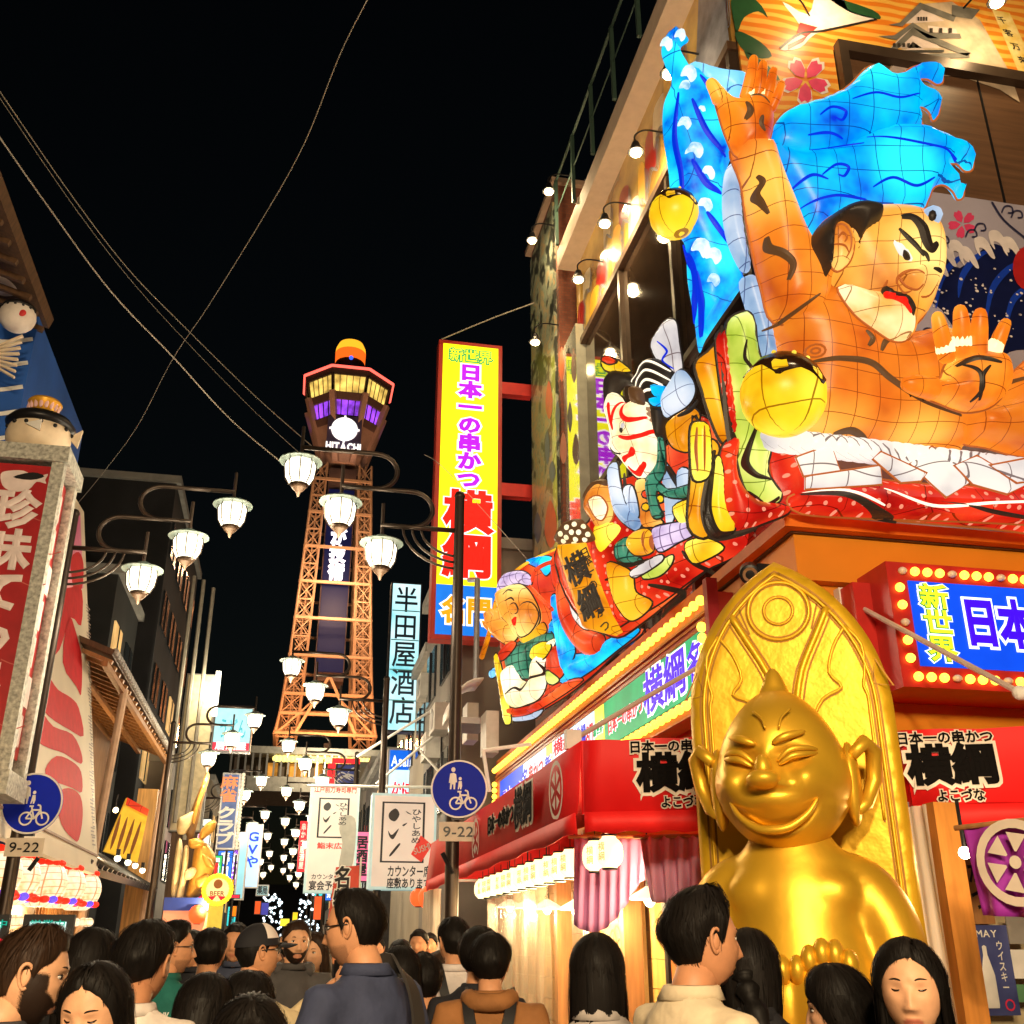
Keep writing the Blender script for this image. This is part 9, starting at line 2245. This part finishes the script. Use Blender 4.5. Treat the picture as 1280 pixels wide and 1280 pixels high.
E15 = person('man in a white shirt with a black backpack seen from behind', 570,1147,6.4,-28,0,-12, 'short', HAIRB, 0, shirt=(0.7,0.64,0.62), thick=0.022, seed=16)
E16 = person('dark haired person partly hidden behind the brown hooded person', 598,1159,5.4,12,0,5, 'short', HAIRB, 0, shirt=(0.02,0.02,0.025), thick=0.024, seed=17)
E17 = person('person in a brown hooded top with a black backpack seen from behind', 613,1166,5.28,4,2,0, 'fringe', HAIRB, 0, shirt=(0.30,0.13,0.045), thick=0.024, messy=0.25, seed=18, hood=True, shirt_scale=1.04)
E18 = person('woman with long straight black hair seen from behind', 745,1167,4.02,5,0,5, 'longf', HAIRB, 1, True, shirt=(0.5,0.45,0.42), long_=0.42, thick=0.016, messy=0.06, seed=19, strands=420)
E19 = person('man with swept back hair and goatee in a cream shirt, in profile', 858,1110,3.12,76,2,62, 'receding', HAIRB, 2, shirt=(0.66,0.55,0.38), beard='goatee', thick=0.024, messy=0.5, seed=20, strands=420, stub=False, nose=0.025)
E20 = person('girl with a braided ponytail and black top in front of the statue', 932,1160,3.84,25,4,10, 'longf', HAIRB, 1, True, shirt=(0.015,0.015,0.018), thick=0.014, messy=0.12, seed=21, long_=0.16)
E21 = person('girl with bobbed dark hair turned left beside the long haired woman at right', 1068,1203,3.6,-72,8,-60, 'longf', HAIRB, 1, True, shirt=(0.03,0.03,0.035), long_=0.14, thick=0.014, seed=22, messy=0.12)
E22 = person('woman with long parted black hair and lowered eyes at the right', 1130,1172,3.3,203,4,195, 'long', HAIRB, 1, True, shirt=(0.06,0.05,0.05), eyes='closed', long_=0.40, thick=0.014, part_=-0.012, messy=0.08, seed=23, strands=420)
# things they carry
def carried(name, label, P, cat='bag'): return empty(name, P, label, cat)
e13, B13, X13, z13 = E13
bg = carried('shoulder_strap', 'wide dark shoulder strap across the back of the blue shirt', B13((0.1,-0.15, z13 - 0.3)))
strap(B13, [(0.075,0.10, z13 - 0.10),(0.085,0.03, z13 + 0.062),(0.10,-0.09, z13 + 0.02),(0.095,-0.158, z13 - 0.12),(0.06,-0.165, z13 - 0.3),(0.02,-0.16, z13 - 0.5)], 0.06,0.01, mat('strap_grey', (0.03,0.026,0.024), 0.7), 'strap', bg)
for (E_, lb, z_) in ((E15, 'black backpack on the white shirted man', 0.26),(E17, 'black backpack on the brown hooded person', 0.34)):
  e_, B_, X_, zs_b = E_
  bp = carried('backpack', lb, B_((0,-0.2, zs_b - 0.5)))
  for s in (-1,1): strap(B_, [(s * 0.11,0.11, zs_b - 0.16),(s * 0.105,0.05, zs_b + 0.03),(s * 0.10,-0.06, zs_b + 0.045),(s * 0.085,-0.14, zs_b - 0.05),(s * 0.05,-0.17, zs_b - 0.18),(s * 0.03,-0.19, zs_b - z_)], 0.05,0.012, None, 'strap', bp)
  m = MB(); Rm = Matrix.Rotation(0,3, 'Z'); c = V((0,-0.21, zs_b - z_ - 0.17)); prof = []
  rows = []
  for j in range(9):
    t = j / 8; zz_ = c.z - 0.22 + 0.44 * t; k_ = (1 - abs(2 * t - 1) ** 4) ** 0.5 * 0.9 + 0.1
    rows.append([B_((math.copysign(abs(math.cos(a)) ** 0.5, math.cos(a)) * 0.15 * k_, c.y + math.copysign(abs(math.sin(a)) ** 0.5, math.sin(a)) * 0.075 * k_, zz_)) for a in np.linspace(0,2 * math.pi, 25)[:-1]])
  m.grid(rows, closed=True); o = len(m.v); m.f.append(tuple(range(24))[::-1]); m.mi.append(0); m.f.append(tuple(range(o - 24, o))); m.mi.append(0); m.build('pack', mat('pack_black', (0.014,0.014,0.016), 0.7), bp, True, split=50)
e10, B10, X10, z10 = E10
cm = carried('camera', 'black camera held up by the man in the cap', B10((0.07,0.5,1.48)), 'camera'); bx_ = (B10.R @ V((1,0,0)), B10.R @ V((0,1,0)), V((0,0,1)))
m = MB(); m.box(B10((0.07,0.5,1.50)),(0.15,0.05,0.09), bx_); m.box(B10((0.07,0.5,1.555)),(0.06,0.045,0.03), bx_); m.build('camera_body', BLACK, cm)
m = MB(); m.lathe(B10((0.07,0.525,1.495)), [(0.034,0),(0.036,0.06),(0.03,0.065),(0,0.062)], 16,(bx_[0], bx_[2], bx_[1])); m.build('lens', BLACK, cm, True, split=40)
e5, B5, X5, z5 = E5
text('ZONK', B5((0.10,-0.125, z5 - 0.13)), B5.R @ V((1,0,0)), V((0,0,1)), B5.R @ V((0,-1,0)), 0.13,0.07,0.03, lift=0.02, thick=0.002).build('shirt_print', SWHITE, e5)
e20, B20, X20, z20 = E20
m = MB(); pts = [X20((0.0,-0.1,-0.02)), X20((0.02,-0.13,-0.08)), B20((0.03,-0.13, z20 - 0.02)), B20((0.05,-0.14, z20 - 0.14)), B20((0.05,-0.14, z20 - 0.26))]
pp_ = crom([tuple(p) for p in pts], 6, False); m.tube(pp_, [0.034 + 0.008 * math.sin(i * 1.6) for i in range(len(pp_))], 10); m.build('braid', HAIRB, e20, True)
m = MB(); m.tube([X20((0.02 + 0.02 * math.cos(t), -0.135 - 0.01 * math.cos(t), -0.09 + 0.02 * math.sin(t))) for t in np.linspace(0,2 * math.pi, 10)[:-1]], 0.006,6, closed=True); m.build('hair_ribbon', WHITE, e20, True)
sb_ = carried('bag_strap', 'white bag strap on the shoulder of the girl with the braid', B20((-0.1,0, z20)))
strap(B20, [(-0.10,0.10, z20 - 0.1),(-0.10,0.02, z20 + 0.035),(-0.085,-0.08, z20 + 0.01),(-0.03,-0.125, z20 - 0.1),(0.06,-0.125, z20 - 0.24)], 0.022,0.008, WHITE, 'strap', sb_)
# ---- the crowd farther down the street
cols = [(0.02,0.02,0.024),(0.5,0.46,0.42),(0.08,0.07,0.07),(0.05,0.06,0.1),(0.3,0.22,0.14),(0.15,0.03,0.03)]
protos = []
for k in range(6):
  pe, _, _, _ = person('x', 640,1170,6,0,0,0,('short', 'longf', 'fringe', 'short', 'longf', 'fade')[k], HAIRB if k != 4 else HAIRN, k % 3, k in (1,4), shirt=cols[k], long_=0.28 if k in (1,4) else 0, thick=0.02, seed=40 + k, ht=(1.72,1.6,1.66,1.76,1.58,1.7)[k], detail=False, strands=0)
  protos.append(pe)
rr = random.Random(21)
spots = [(244,8.5),(276,9),(232,10),(296,8),(340,9.5),(352,11),(415,10),(430,13),(500,8.5),(525,10.5),(545,8),(290,12),(310,14),(330,16),(262,13),(345,19),(360,22),(385,15),(395,20),(405,26),(372,28),(335,24),(318,20),(300,18),(472,14),(490,18),(450,19),(538,13),(515,15),(280,17)]
for i, (px, d) in enumerate(spots):
  o = protos[i % 6] if i < 6 else copy_tree(protos[i % 6])
  q = atD(px, 1185, d); o.location = (q.x, q.y, 0)
  toward = (i % 3 == 0)
  o.rotation_euler = (0,0,(math.pi if toward else 0) + rr.uniform(-0.4,0.4))
  o['label'] = ('small distant pedestrian in a %s top %s in the crowd down the street' % (('black', 'cream', 'dark grey', 'navy', 'tan', 'dark red')[i % 6], 'facing the viewer' if toward else 'walking away')); o['group'] = 'distant pedestrians'
# a few passers-by standing in the foreground gaps
E23 = person('person in a black jacket behind the bearded man at left', 70,1172,4.68,30,0,20, 'short', HAIRB, 0, shirt=(0.012,0.012,0.014), thick=0.02, seed=60)
E24 = person('person in a dark top between the blue shirt and the brown hood', 530,1192,5.52,-10,0,0, 'short', HAIRB, 0, shirt=(0.03,0.03,0.04), thick=0.02, seed=61)
